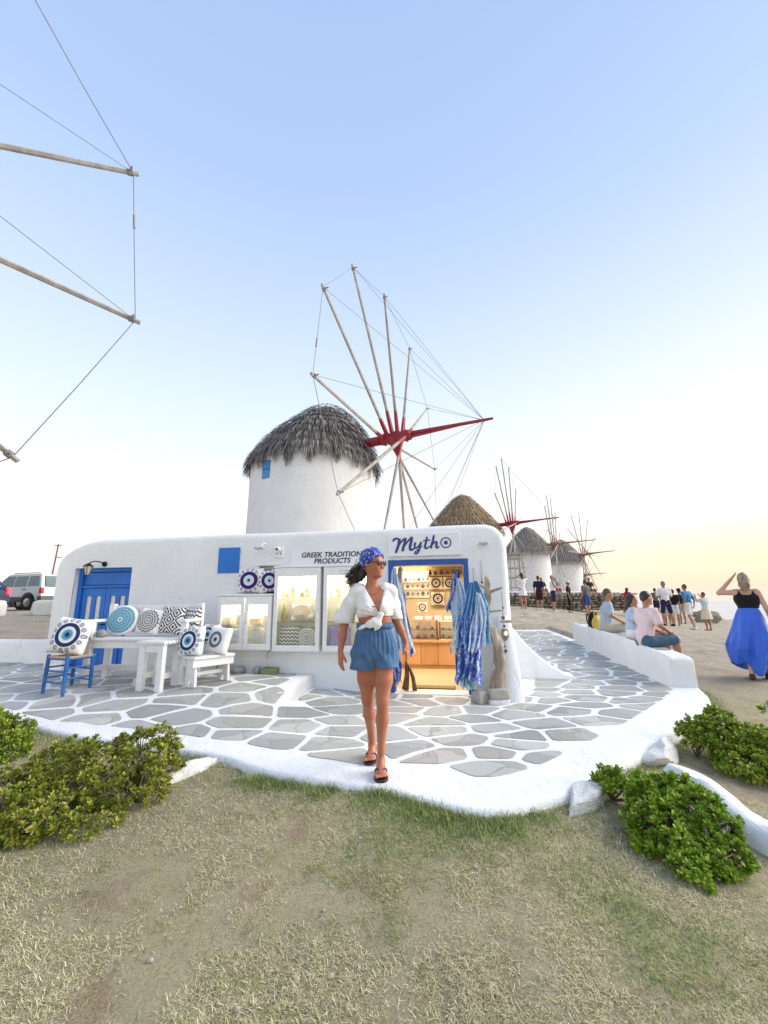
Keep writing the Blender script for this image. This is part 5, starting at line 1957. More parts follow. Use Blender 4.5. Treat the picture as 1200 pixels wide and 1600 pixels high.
t = shop_thing('wooden_stand', 'brown carved wooden stand inside the left door jamb', 'stand', .16, .20, .028)
for a, b in (((0, 0, 0), (.0, .02, .40)), ((.13, -.02, 0), (.03, .02, .36)), ((-.05, .1, 0), (.0, .02, .38))):
    MB().tube([a, tuple(V(*a) * .5 + V(*b) * .5 + V(.02, 0, 0)), b], [.035, .028, .02], 8).build('leg', pm('brown_carved_wood', (.20, .10, .04), (.13, .06, .025), 6, .5, .3), t, smooth=True)

# goods in the cabinets
M_PALE = pm('pale_ceramic', (.70, .66, .55), (.60, .54, .42), 14, .4, .1)
M_GOLD = pm('golden_straw', (.55, .38, .13), (.42, .28, .08), 16, .6, .3)
rg = np.random.default_rng(9)
goods = [('straw_figure', 'golden straw figures on the top shelf of the nearest tall cabinet', -1.62, -.09, 1.395), ('straw_figure', 'second golden straw bundle in the nearest tall cabinet', -1.36, -.09, 1.395),
         ('straw_figure', 'golden straw figure in the cabinet behind the woman', -.85, -.09, 1.395)]
for k, (s, z, w, h, c_, lb) in enumerate([(-1.42, 1.035, .10, .09, (.62, .52, .36), 'small ochre box beside the framed print in the nearest tall cabinet'), (-2.62, .99, .12, .10, (.66, .58, .44), 'cream box on the shelf behind the left door of the low cabinet'),
                                     (-2.40, .99, .10, .14, (.50, .40, .24), 'tan box on the shelf behind the left door of the low cabinet'), (-2.16, .99, .14, .08, (.60, .48, .28), 'flat ochre box behind the right door of the low cabinet'), (-1.97, .99, .08, .12, (.68, .62, .5), 'narrow pale box behind the right door of the low cabinet'), (-.70, 1.035, .12, .12, (.58, .44, .26), 'tan box on the middle shelf of the cabinet behind the woman')]):
    o = MB().b2((-w / 2, -.05, 0), (w / 2, .05, h)).b2((-w / 2 - .004, -.054, h), (w / 2 + .004, .054, h + .015)).build('gift_box', pm('gift_box_%d' % k, c_, None, 12, .6, .2), bevel=.004)
    o.matrix_world = SM @ Matrix.Translation((s, -.09, z))
    tag(o, lb, 'box')
for nm, lb, s, d, z in goods:
    t = shop_thing(nm, lb, 'ornament', s, d, z)
    for k in range(7):
        a = rg.uniform(-.09, .09)
        MB().tube([(a, rg.uniform(-.03, .03), 0), (a * 1.3, 0, rg.uniform(.06, .16))], [.018, .006], 6).build('stalk', M_GOLD, t)
    for k in range(3):
        MB().ball((rg.uniform(-.08, .08), -.01, rg.uniform(.05, .14)), .026, 8, 6).build('flower_head', M_GOLD, t, smooth=True)
for lb, s, z, h in (('olive and gold vase on the middle shelf of the nearest tall cabinet', -1.68, 1.035, .26), ('slim pale bottle on the middle shelf of the nearest tall cabinet', -1.25, 1.035, .16), ('pale vase on the middle shelf of the cabinet behind the woman', -.82, 1.035, .22)):
    o = MB().lathe([(.03, 0), (.055, h * .25), (.05, h * .55), (.02, h * .8), (.03, h)], (0, 0, 0), 14).build('vase', pm('olive_glaze', (.30, .27, .08), (.5, .42, .2), 8, .3, .1) if 'olive' in lb else M_PALE, smooth=True)
    o.matrix_world = SM @ Matrix.Translation((s, -.09, z))
    tag(o, lb, 'vase')
o = cushion('framed pale mandala print in the middle of the nearest tall cabinet', mandala_mat('pale_mandala', (.55, .42, .30), (.70, .62, .48), 14), .34, .26, .03, (-1.43, -.05, 1.17), 0, R_(-6), 0, shop_frame=True)
o.name = 'framed_print'
o['category'] = 'print'
cushion('grey and white ringed cushion at the bottom of the nearest tall cabinet', eye_mat('grey_rings', [(0, (.15, .15, .15)), (.1, WHT), (.2, (.3, .3, .3)), (.28, WHT), (.42, (.36, .37, .36)), (.52, WHT), (.66, (.4, .41, .4)), (.76, WHT), (.9, (.4, .41, .4))], 3, 3, .01), .30, .30, .07, (-1.30, -.085, .80), 0, R_(-8), 0, shop_frame=True)
cushion('folded grey woven cloth at the bottom of the nearest tall cabinet', M_CHEV, .36, .34, .05, (-1.58, -.07, .80), 0, R_(-6), 0, shop_frame=True)
cushion('grey ringed cushion behind the right door of the low cabinet', mandala_mat('pale_rings', (.45, .45, .44), (.74, .73, .70), 0), .30, .30, .06, (-2.10, -.085, .80), 0, R_(-8), 0, True, shop_frame=True)
cushion('pale blue cushion behind the left door of the low cabinet', pm('pale_blue_cloth', (.42, .54, .66), (.6, .66, .72), 3, .85, .3), .30, .28, .07, (-2.52, -.085, .79), 0, R_(-8), 0, shop_frame=True)
cushion('lilac cushion in the cabinet behind the woman', pm('lilac_cloth', (.36, .30, .62), (.44, .38, .68), 4, .85, .3), .34, .34, .08, (-.80, -.085, .81), 0, R_(-6), 0, shop_frame=True)
# ------------------------------------------------------------------ people: bodies as one smooth surface
def sdf_mesh(prims, h, cuts=(), disp=None, kdef=.03):
    """prims: ('rc', a, b, ra, rb, k, flat) tapered limb (flat = (direction, ratio) squashes it), ('el', c, (rx,ry,rz), rot, k) ellipsoid.
    cuts: functions of X,Y,Z giving a signed distance to intersect with. Surface nets on a grid."""
    lo, hi = V(9e9, 9e9, 9e9), V(-9e9, -9e9, -9e9)
    for p in prims:
        if p[0] == 'rc':
            r = max(p[3], p[4])
            for q in (p[1], p[2]):
                lo, hi = np.minimum(lo, V(*q) - r), np.maximum(hi, V(*q) + r)
        else:
            r = max(p[2])
            lo, hi = np.minimum(lo, V(*p[1]) - r), np.maximum(hi, V(*p[1]) + r)
    lo, hi = lo - 3 * h - .02, hi + 3 * h + .02
    n = np.ceil((hi - lo) / h).astype(int) + 1
    xs = [lo[i] + h * np.arange(n[i]) for i in range(3)]
    D = np.full(n, .12)
    for p in prims:
        k = (p[5] if p[0] == 'rc' else p[4])
        k = kdef if k is None else k
        if p[0] == 'rc':
            a, b, ra, rb = V(*p[1]), V(*p[2]), p[3], p[4]
            r = max(ra, rb)
            bl, bh = np.minimum(a, b) - r - k - .05, np.maximum(a, b) + r + k + .05
        else:
            r = max(p[2])
            bl, bh = V(*p[1]) - r - k - .05, V(*p[1]) + r + k + .05
        i0 = np.clip(((bl - lo) / h).astype(int), 0, n - 1)
        i1 = np.clip(((bh - lo) / h).astype(int) + 2, 1, n)
        sl3 = tuple(slice(i0[i], i1[i]) for i in range(3))
        X = xs[0][sl3[0]][:, None, None]
        Y = xs[1][sl3[1]][None, :, None]
        Z = xs[2][sl3[2]][None, None, :]
        if p[0] == 'rc':
            d = b - a
            L2 = d @ d + 1e-12
            t = np.clip(((X - a[0]) * d[0] + (Y - a[1]) * d[1] + (Z - a[2]) * d[2]) / L2, 0, 1)
            qx, qy, qz = X - a[0] - t * d[0], Y - a[1] - t * d[1], Z - a[2] - t * d[2]
            rr = ra + (rb - ra) * t
            flat = p[6] if len(p) > 6 else None
            if flat is not None:
                fd = unit(flat[0])
                cc = qx * fd[0] + qy * fd[1] + qz * fd[2]
                q2 = qx * qx + qy * qy + qz * qz - cc * cc
                dist = np.sqrt(np.maximum(q2, 0) + (cc / flat[1]) ** 2)
                dd = (dist - rr) * (flat[1] if flat[1] < 1 else 1)
            else:
                dd = np.sqrt(qx * qx + qy * qy + qz * qz) - rr
        else:
            c, rad3, rot = V(*p[1]), V(*p[2]), p[3]
            x, y, z = np.broadcast_arrays(X - c[0], Y - c[1], Z - c[2])
            if rot is not None:
                R = np.asarray(rot).T
                x, y, z = R[0, 0] * x + R[0, 1] * y + R[0, 2] * z, R[1, 0] * x + R[1, 1] * y + R[1, 2] * z, R[2, 0] * x + R[2, 1] * y + R[2, 2] * z
            q = np.sqrt((x / rad3[0]) ** 2 + (y / rad3[1]) ** 2 + (z / rad3[2]) ** 2)
            dd = (q - 1) * rad3.min()
        o = D[sl3]
        if k > 0:
            hh = np.clip(.5 + .5 * (o - dd) / k, 0, 1)
            D[sl3] = o + (dd - o) * hh - k * hh * (1 - hh)
        else:
            D[sl3] = np.minimum(o, dd)
    if disp is not None or cuts:
        X, Y, Z = np.meshgrid(*xs, indexing='ij', sparse=True)
    if disp is not None:
        D = D + disp(X, Y, Z)
    for c in cuts:
        D = np.maximum(D, c(X, Y, Z))
    D[[0, -1]] = .1
    D[:, [0, -1]] = .1
    D[:, :, [0, -1]] = .1
    S = D < 0
    cnt = sum(S[i:n[0] - 1 + i, j:n[1] - 1 + j, k:n[2] - 1 + k].astype(np.int8) for i in (0, 1) for j in (0, 1) for k in (0, 1))
    act = (cnt > 0) & (cnt < 8)
    idx = -np.ones(act.shape, int)
    ai = np.argwhere(act)
    idx[act] = np.arange(len(ai))
    acc = np.zeros((len(ai), 3))
    ac = np.zeros(len(ai))
    for ax in range(3):
        o1, o2 = [q for q in range(3) if q != ax]
        for u in (0, 1):
            for v in (0, 1):
                off = np.zeros(3, int)
                off[o1], off[o2] = u, v
                A = ai + off
                B = A.copy()
                B[:, ax] += 1
                da, db = D[A[:, 0], A[:, 1], A[:, 2]], D[B[:, 0], B[:, 1], B[:, 2]]
                m = (da < 0) != (db < 0)
                t = np.where(m, da / (da - db + 1e-12), 0)
                pt = A.astype(float)
                pt[:, ax] += t
                acc[m] += pt[m]
                ac[m] += 1
    vs = lo + h * acc / ac[:, None]
    F = []
    for ax in range(3):
        o1, o2 = (ax + 1) % 3, (ax + 2) % 3
        s0 = [slice(None)] * 3
        s1 = [slice(None)] * 3
        s0[ax], s1[ax] = slice(0, -1), slice(1, None)
        E0, E1 = S[tuple(s0)], S[tuple(s1)]
        e = np.argwhere(E0 != E1)
        e = e[(e[:, o1] > 0) & (e[:, o2] > 0)]
        fl = E0[e[:, 0], e[:, 1], e[:, 2]]
        q = []
        for du, dv in ((-1, -1), (0, -1), (0, 0), (-1, 0)):
            c = e.copy()
            c[:, o1] += du
            c[:, o2] += dv
            q.append(idx[c[:, 0], c[:, 1], c[:, 2]])
        q = np.stack(q, 1)
        q[~fl] = q[~fl][:, ::-1]
        F.append(q[(q >= 0).all(1)])
    return vs, np.vstack(F)


def relax(vs, F, it=2):
    n = len(vs)
    E = np.vstack([F[:, [0, 1]], F[:, [1, 2]], F[:, [2, 3]], F[:, [3, 0]]])
    for _ in range(it):
        a = np.zeros((n, 3))
        c = np.zeros(n)
        np.add.at(a, E[:, 0], vs[E[:, 1]])
        np.add.at(c, E[:, 0], 1)
        np.add.at(a, E[:, 1], vs[E[:, 0]])
        np.add.at(c, E[:, 1], 1)
        vs = vs * .5 + .5 * a / np.maximum(c, 1)[:, None]
    return vs


def sdf_obj(name, prims, h, mat, parent, cuts=(), disp=None, it=1, kdef=.03):
    vs, F = sdf_mesh(prims, h, cuts, disp, kdef)
    vs = relax(vs, F, it)
    return np_mesh(name, vs, F, mat, parent, smooth=True)


def skin_mat(name, c, c2):
    m, nt, b = new_mat(name)
    tc = N(nt, 'TexCoord').outputs['Object']
    cc = mixrgb(nt, mrange(nt, noise(nt, tc, 7, 5), .35, .7), c, c2)
    cc = mixrgb(nt, mrange(nt, noise(nt, tc, 3.2, 3), .48, .66, 0, .5), cc, (c[0] * .92, c[1] * .72, c[2] * .70))
    nt.links.new(cc, b.inputs['Base Color'])
    b.inputs['Roughness'].default_value = .5
    b.inputs['Subsurface Weight'].default_value = .08
    b.inputs['Subsurface Radius'].default_value = (.01, .004, .002)
    bump(nt, b, noise(nt, tc, 90, 3), .1, .003)
    return m


def cloth(name, c, c2=None, scale=9, b=.55):
    return pm('cloth_' + name, c, c2, scale, .85, b, 15, .03, sheen=.15, spec=.2)


SK_TAN = skin_mat('tanned_skin', (.40, .205, .125), (.33, .155, .09))
SK_DARKTAN = skin_mat('brown_skin', (.45, .175, .095), (.37, .13, .068))
SK_FAIR = skin_mat('fair_skin', (.56, .34, .25), (.50, .28, .20))
HAIR_DARK = pm('dark_hair', (.014, .011, .010), (.03, .024, .02), 30, .45, .4, 60, stretch=(1, 1, .15))
HAIR_BROWN = pm('brown_hair', (.07, .04, .022), (.11, .065, .035), 30, .5, .4, 60, stretch=(1, 1, .15))
HAIR_FAIR = pm('fair_hair', (.34, .25, .16), (.17, .115, .07), 26, .5, .5, 60, lo=.4, hi=.6, stretch=(1, 1, .12))
HAIR_GREY = pm('grey_hair', (.25, .23, .21), (.16, .14, .13), 30, .6, .4, 60)


def rc(a, b, ra, rb, k=None, flat=None):
    return ('rc', a, b, ra, rb, k, flat)


def hand_prims(w, d, side, palm_n, s=1., curl=.5):
    """hand hanging from wrist w along d; side = thumb direction; five bent fingers"""
    w, d, side, pn = V(*w), unit(d), unit(side), unit(palm_n)
    P = [rc(w, w + d * .035 * s, .024 * s, .030 * s, .012, (pn, .62)), rc(w + d * .03 * s, w + d * .085 * s, .033 * s, .036 * s, .012, (pn, .42))]
    for k, (o, L, r) in enumerate([(.027, .072, .0092), (.009, .080, .0095), (-.010, .074, .0092), (-.028, .058, .0082)]):
        b = w + d * .085 * s + side * o * s
        m = b + unit(d + pn * .25 * curl) * L * .5 * s
        e = m + unit(d + pn * .9 * curl) * L * .5 * s
        P += [rc(b - d * .01, m, r * s, r * .95 * s, .006), rc(m, e, r * .95 * s, r * .75 * s, .004)]
    b = w + d * .03 * s + side * .026 * s
    m = b + unit(d * .7 + side * .6 + pn * .25) * .042 * s
    e = m + unit(d + side * .15 + pn * .35) * .034 * s
    P += [rc(b, m, .0125 * s, .011 * s, .01), rc(m, e, .0105 * s, .0085 * s, .005)]
    return P


# ================================================================= the woman walking
WX, WY = -.085, 3.62
wom = thing('person', 'woman in a blue headscarf, white tied blouse and denim shorts walking forward', 'person', (WX, WY, 0))
fd = unit(V(.80, -.60, -.04))                      # where the face points
fs = unit(np.cross(fd, V(0, 0, 1)))                # her right of the face (towards the left-back)
fu = np.cross(fs, fd)
hc = V(-.012, .0, 1.625)


def hp(f, s, u):                                   # head coordinates: forward, side, up
    return hc + fd * f + fs * s + fu * u


Rh = np.array([fd, fs, fu]).T
B = []
# torso
B += [rc((-.055, .02, .90), (.055, .02, .90), .112, .112, .05), rc((-.03, .015, .985), (.03, .015, .985), .115, .115, .05), rc((0, .01, 1.06), (0, .005, 1.14), .110, .098, .05, ((0, 1, 0), .82)),
      rc((-.03, .005, 1.19), (.03, .005, 1.19), .105, .105, .05), rc((-.055, .01, 1.30), (.055, .01, 1.30), .102, .102, .05), rc((-.105, .02, 1.385), (.095, .02, 1.385), .052, .052, .05),
      rc((-.055, -.075, 1.265), (-.055, -.07, 1.275), .058, .05, .03), rc((.06, -.075, 1.265), (.06, -.07, 1.275), .058, .05, .03),
      rc((-.02, .035, 1.40), (-.018, .012, 1.52), .058, .048, .03)]
# head
B += [('el', hp(-.012, 0, .025), (.098, .076, .100), Rh, .02), rc(hp(.045, 0, -.045), hp(.052, 0, -.085), .050, .034, .02), rc(hp(.0, .0, -.04), hp(.055, 0, -.08), .062, .034, .02),
      rc(hp(.088, 0, .0), hp(.104, 0, -.028), .010, .0125, .012), rc(hp(.080, -.02, -.062), hp(.080, .02, -.062), .0095, .0095, .008), rc(hp(.077, -.018, -.074), hp(.077, .018, -.074), .009, .009, .008),
      rc(hp(.075, 0, -.098), hp(.070, 0, -.1), .018, .018, .015), rc(hp(.070, .038, -.02), hp(.068, .040, -.03), .022, .02, .02), rc(hp(.070, -.038, -.02), hp(.068, -.040, -.03), .022, .02, .02),
      ('el', hp(-.008, .080, -.010), (.016, .010, .028), Rh, .008), ('el', hp(-.008, -.080, -.010), (.016, .010, .028), Rh, .008), rc(hp(.083, -.035, .022), hp(.083, .035, .022), .012, .012, .015)]
# arms
shL, elL, wrL = V(-.155, .02, 1.395), V(-.255, .045, 1.135), V(-.278, .0, .925)
shR, elR, wrR = V(.130, .02, 1.395), V(.178, .085, 1.165), V(.262, .10, .975)
for sh, el_, wr in ((shL, elL, wrL), (shR, elR, wrR)):
    B += [rc(sh, el_, .046, .035, .04), rc(el_, el_ * .55 + wr * .45, .036, .034, .02), rc(el_ * .55 + wr * .45, wr, .034, .0225, .02)]
B += hand_prims(wrL, (.02, -.10, -1), (.55, -.8, 0), (.8, .5, 0), .98, .55)
B += hand_prims(wrR, (.10, -.05, -1), (-.35, -.9, 0), (-.85, .4, 0), .98, .5)
# legs
hipR, knR, anR = V(.075, .01, .86), V(.062, -.02, .535), V(.042, .055, .095)
hipL, knL, anL = V(-.078, .03, .86), V(-.062, .09, .535), V(-.035, .40, .110)
for hip, kn, an, tk in ((hipR, knR, anR, 1), (hipL, knL, anL, 1)):
    m = hip * .5 + kn * .5
    dl = unit(kn - an)
    calf = kn * .68 + an * .32 + V(0, .018, 0)
    B += [rc(hip, m, .086, .071, .04), rc(m, kn, .071, .049, .03), rc(kn + V(0, -.010, .015), kn + V(0, -.012, -.025), .041, .039, .02), rc(kn, calf, .046, .048, .02), rc(calf, an + dl * .07, .048, .028, .03), rc(an + dl * .08, an, .028, .028, .02)]


def foot_prims(an, yaw, heel_up=0.):
    f = V(math.sin(yaw), -math.cos(yaw), 0)
    s = V(f[1], -f[0], 0) * -1
    z0 = .022
    heel = V(an[0], an[1], z0 + .022 + heel_up) - f * .035
    ball = V(an[0], an[1], z0 + .020) + f * .125
    P = [rc(an, heel, .031, .029, .02), rc(an + f * .01 - V(0, 0, .01), V(an[0], an[1], .055 + heel_up * .6) + f * .06, .030, .030, .02), rc(V(an[0], an[1], .05 + heel_up * .5) + f * .05, ball, .032, .030, .02, ((0, 0, 1), .62)), rc(heel, ball, .027, .030, .02, ((0, 0, 1), .7)),
         rc(ball - s * .024, ball + s * .024, .027, .027, .015, ((0, 0, 1), .6))]
    for k, (o, L, r) in enumerate([(-.036, .060, .0135), (-.013, .058, .0098), (.007, .052, .0092), (.025, .044, .0088), (.041, .032, .0082)]):
        b = ball + s * o * (1 if True else 1)
        P += [rc(b, b + f * L - V(0, 0, .004), r, r * .85, .006)]
    return P, heel, ball, f, s


fpR, hR, bR, ffR, sfR = foot_prims(anR, R_(2))
fpL, hL, bL, ffL, sfL = foot_prims(anL, R_(-6))
# big toes on the inner side
B += fpR + fpL
body = sdf_obj('body', B, .0072, SK_DARKTAN, wom, kdef=.03, it=1)
# sandals
M_SANDAL = pm('black_rubber', (.010, .010, .011), (.018, .018, .018), 12, .6, .15)
for heel, ball, f, s in ((hR, bR, ffR, sfR), (hL, bL, ffL, sfL)):
    o = []
    tip = ball + f * .062
    pts = [heel - f * .035, heel + s * .034 - f * .01, heel * .5 + ball * .5 + s * .034, ball + s * .060, tip + s * .034, tip + f * .006, tip - s * .038, ball - s * .060, heel * .5 + ball * .5 - s * .031, heel - s * .034 - f * .01]
    pts = [V(p[0], p[1]) for p in pts]
    pts = smooth_line(np.vstack([pts, pts[:1]]), 2)[:-1]
    sole = MB().prism([tuple(p) for p in pts], .001, .019).build('sandal', M_SANDAL, wom, bevel=.004)
    toe = V(ball[0], ball[1], .03) + f * .030 - s * .024
    mb = MB()
    for sg_ in (1, -1):
        mb.tube(smooth_line([tuple(V(toe[0], toe[1], .048)), tuple(V(ball[0], ball[1], .066) - f * .015 + s * sg_ * .018), tuple(V(ball[0], ball[1], .058) - f * .05 + s * sg_ * .042), tuple(V(ball[0], ball[1], .012) - f * .085 + s * sg_ * .044)], 2), .0075, 6)
    mb.tube([(toe[0], toe[1], .042), (toe[0], toe[1], .012)], .004, 6)
    mb.build('strap', M_SANDAL, sole, smooth=True)

# blouse
def folds(amp, fx, fz, seed=0.):
    def f(X, Y, Z):
        return amp * np.sin(X * fx + 3 * np.sin(Z * 9 + seed) + seed) * np.cos(Z * fz + X * 12 + seed)
    return f


SHIRT = [rc((-.045, .01, 1.20), (.045, .01, 1.20), .108, .108, .04), rc((-.055, .012, 1.30), (.055, .012, 1.30), .110, .110, .04), rc((-.11, .02, 1.390), (.10, .02, 1.390), .060, .060, .04),
         rc((-.058, -.072, 1.262), (-.056, -.068, 1.275), .070, .062, .03), rc((.062, -.072, 1.262), (.062, -.068, 1.275), .070, .062, .03),
         rc((-.045, .03, 1.44), (-.1, .025, 1.43), .03, .035, .03), rc((.03, .03, 1.44), (.09, .025, 1.43), .03, .035, .03)]
SLV_L = [rc(shL + V(.04, 0, .012), shL, .058, .060, .02), rc(shL + V(.01, 0, .0), shL * .6 + elL * .4 + V(-.008, 0, 0), .056, .066, .03), rc(shL * .6 + elL * .4 + V(-.008, 0, 0), shL * .12 + elL * .88 + V(-.012, 0, .0), .066, .083, .03), rc(shL * .1 + elL * .9 + V(-.012, 0, 0), elL + V(-.008, 0, .005), .083, .056, .02)]
SLV_R = [rc(shR + V(-.04, 0, .012), shR, .058, .060, .02), rc(shR + V(-.01, 0, .0), shR * .5 + elR * .5, .054, .058, .03), rc(shR * .5 + elR * .5, shR * .1 + elR * .9, .058, .062, .03), rc(shR * .1 + elR * .9, elR + V(.003, 0, .012), .062, .050, .02)]


def vneck(X, Y, Z):
    # open wedge at the front from the knot up to the collar
    u = Z - 1.225
    l = (X - (.035 - .56 * u)) * .87                # left edge of the opening
    r = ((.040 + .22 * u) - X) * .97
    dp = .055 - (Y + 0 * X)                          # only the front half
    back = 1.452 - Z
    wedge = np.minimum(np.minimum(l, r), np.minimum(dp + 0 * l, u * .7))
    return wedge                                      # positive inside the wedge -> removed


hem = lambda X, Y, Z: (1.192 + .10 * np.maximum(0, .02 - np.abs(X - .05)) + .05 * (X - .0)) - Z + 0 * Y
top = lambda X, Y, Z: Z - 1.458 + 0 * X + 0 * Y
M_BLOUSE = cloth('white_blouse', (.80, .79, .77), (.76, .75, .73), 6)
sdf_obj('blouse', SHIRT, .0072, M_BLOUSE, wom, (vneck, hem, top), lambda X, Y, Z: .004 * np.sin(np.sqrt((X - .05) ** 2 + (Z - 1.21) ** 2) * 0 + np.arctan2(Z - 1.205, X - .05) * 22) * ss(1.34, 1.22, Z) + .002 * np.sin(X * 60 + Z * 35), 1)
for S_, e_ in ((SLV_L, elL), (SLV_R, elR)):
    dz = (lambda e0: (lambda X, Y, Z: (e0[2] + .002) - Z + 0 * X + 0 * Y))(e_)
    sdf_obj('sleeve', S_, .0075, M_BLOUSE, wom, (dz,), folds(.005, 46, 22, 2.), 1)
knot = [('el', (.050, -.125, 1.212), (.026, .020, .024), None, .01), rc((.05, -.13, 1.205), (-.015, -.145, 1.145), .017, .030, .01, ((0, 1, 0), .35)), rc((-.015, -.145, 1.145), (-.125, -.135, 1.098), .028, .010, .01, ((.3, 1, 0), .35)),
        rc((.05, -.13, 1.20), (.030, -.15, 1.135), .015, .026, .008, ((0, 1, 0), .4)), rc((.030, -.15, 1.135), (.0, -.145, 1.085), .024, .010, .01, ((0, 1, 0), .4))]
sdf_obj('knot', knot, .006, M_BLOUSE, wom, (), folds(.002, 90, 60), 1)
# denim shorts
DEN = [rc((-.055, .02, .91), (.055, .02, .91), .128, .128, .04), rc((-.03, .015, 1.0), (.03, .015, 1.0), .128, .128, .04), rc((-.02, .012, 1.08), (.02, .012, 1.12), .119, .117, .04, ((0, 1, 0), .85)),
       rc(hipR + V(.010, 0, .03), hipR * .78 + knR * .22 + V(.014, 0, 0), .104, .114, .03), rc(hipL + V(-.010, 0, .03), hipL * .78 + knL * .22 + V(-.016, 0, 0), .104, .114, .03)]
hemd = lambda X, Y, Z: (.772 + .02 * ss(.0, .02, X) + .02 * np.abs(X)) - Z + 0 * Y
waist = lambda X, Y, Z: Z - 1.135 + 0 * X + 0 * Y
gap = lambda X, Y, Z: np.minimum(.006 + .10 * (.86 - Z) - np.abs(X - .002), .86 - Z) + 0 * Y - .003
M_DENIM = pm('washed_denim', (.055, .125, .25), (.09, .18, .32), 7, .9, .5, 160, .004, sheen=.1, spec=.1)
pleat = lambda X, Y, Z: .0045 * np.sin((X * .8 + Z) * 55 + 4 * np.sin(X * 18)) * ss(1.0, .9, Z) + .006 * np.sin(np.arctan2(Y - .02, X) * 26) * ss(1.10, 1.04, Z) * ss(.80, 1.0, Z) + .003 * np.sin(X * 50 + Z * 30)
sh = sdf_obj('shorts', DEN, .0072, M_DENIM, wom, (hemd, waist, gap), pleat, 1)
wb = MB()
for z0_, z1_ in ((1.096, 1.138),):
    ring = []
    for k in range(40):
        a = 2 * math.pi * k / 40
        ring.append([((.147 + .004 * math.sin(k * 2.1)) * math.cos(a), .013 + (.116 + .003 * math.sin(k * 1.7)) * math.sin(a), z) for z in (z0_, z1_)])
    ring.append(ring[0])
    wb.grid(ring)
wb.build('waistband', M_DENIM, sh, smooth=True, solid=.008)
# headscarf, hair, sunglasses
SCARF = [('el', hp(-.016, 0, .036), (.114, .093, .108), Rh, .02), rc(hp(-.10, 0, -.01), hp(-.125, .02, -.045), .040, .018, .03)]
face_open = lambda X, Y, Z: ((X - hc[0]) * fd[0] + (Y - hc[1]) * fd[1] + (Z - hc[2]) * fd[2]) * .70 - ((X - hc[0]) * fu[0] + (Y - hc[1]) * fu[1] + (Z - hc[2]) * fu[2]) * .72 - .012
M_BANDANA = scarf_mat('blue_bandana_print', (.012, .03, .30), (.42, .52, .80), 26, .56, .60)
sdf_obj('headscarf', SCARF, .0065, M_BANDANA, wom, (face_open,), lambda X, Y, Z: .002 * np.sin(X * 70 + Z * 60 + Y * 40), 1)
rgh = np.random.default_rng(12)
mb = MB()
HP = [rc(hp(-.085, .0, -.02), hp(-.115, .03, -.10), .052, .045, .03), rc(hp(-.105, .03, -.085), (-.150, .06, 1.500), .040, .028, .03), rc((-.150, .06, 1.500), (-.195, .05, 1.475), .028, .012, .02)]
sdf_obj('hair', HP, .008, HAIR_DARK, wom, (), lambda X, Y, Z: .004 * np.sin(Z * 160 + X * 60), 1)
for k in range(170):
    a = hp(-.10 + rgh.normal(0, .015), .03 + rgh.normal(0, .03), -.05 + rgh.normal(0, .03))
    end = V(-.205 + rgh.normal(0, .035), .05 + rgh.normal(0, .03), 1.485 + rgh.normal(0, .032))
    mid = a * .5 + end * .5 + V(0, 0, .02 + rgh.normal(0, .012))
    q = end + V(-.03 + rgh.normal(0, .02), 0, rgh.normal(.01, .03))
    mb.tube(smooth_line([a, mid, end, q], 1), [.0045, .004, .0032, .0025, .002, .0012, .0008, .0005][:len(smooth_line([a, mid, end, q], 1))] if len(smooth_line([a, mid, end, q], 1)) <= 8 else .002, 4, caps=False)
o = mb.build('flying_hair', HAIR_DARK, wom, weld=False)
o['kind'] = 'stuff'
M_LENS = pm('dark_sunglass_lens', (.012, .010, .008), (.02, .018, .016), 4, .08, 0)
gl_ = MB()
for sd_ in (-1, 1):
    P = []
    for r_ in (0, .5, 1):
        P.append([hp(.101 - .012 * abs(sd_ * .032 + .025 * r_ * math.cos(a)) * 14 * .5 * abs(sd_ * .032 + .025 * r_ * math.cos(a)) * 10, sd_ * .033 + .027 * r_ * math.cos(a), .004 + .022 * r_ * math.sin(a)) for a in np.linspace(0, 2 * math.pi, 20)])
    gl_.grid(P)
g_ = gl_.build('sunglasses', M_LENS, wom, smooth=True, solid=.004)
mb = MB()
for sd_ in (-1, 1):
    mb.tube([hp(.092, sd_ * .060, .010), hp(.05, sd_ * .082, .010), hp(-.01, sd_ * .088, .006)], .0035, 5)
mb.tube([hp(.102, -.01, .010), hp(.104, 0, .012), hp(.102, .01, .010)], .003, 5)
mb.build('frame', M_BLACK, g_)
ml = MB().tube([hp(.087, -.019, -.0665), hp(.0905, 0, -.067), hp(.087, .019, -.0665)], [.003, .007, .003], 6)
ml.build('lips', pm('lip_tone', (.34, .11, .09), None, 9, .4, 0), wom, smooth=True)
for sd_ in (-1,):
    ring = MB().tube([hp(-.005 + .012 * math.cos(a), -.088, -.05 + .012 * math.sin(a)) for a in np.linspace(0, 2 * math.pi, 14)], .002, 5)
    ring.build('earring', pm('gold', (.55, .38, .12), None, 5, .25, 0, metal=1.), wom)
MB().tube(smooth_line([(-.075, .0, 1.425), (-.04, -.055, 1.385), (.0, -.078, 1.36), (.03, -.055, 1.39), (.045, .0, 1.425)], 2), .0022, 5, caps=False).build('necklace', MATS['gold'], wom)
bk = MB()
bk.tube(smooth_line([(-.02, -.125, 1.275), (.03, -.110, 1.262), (.075, -.125, 1.275)], 2), .006, 6)
bk.build('bikini_top', pm('pink_bikini', (.30, .17, .13), None, 9, .7, .1), wom, smooth=True)


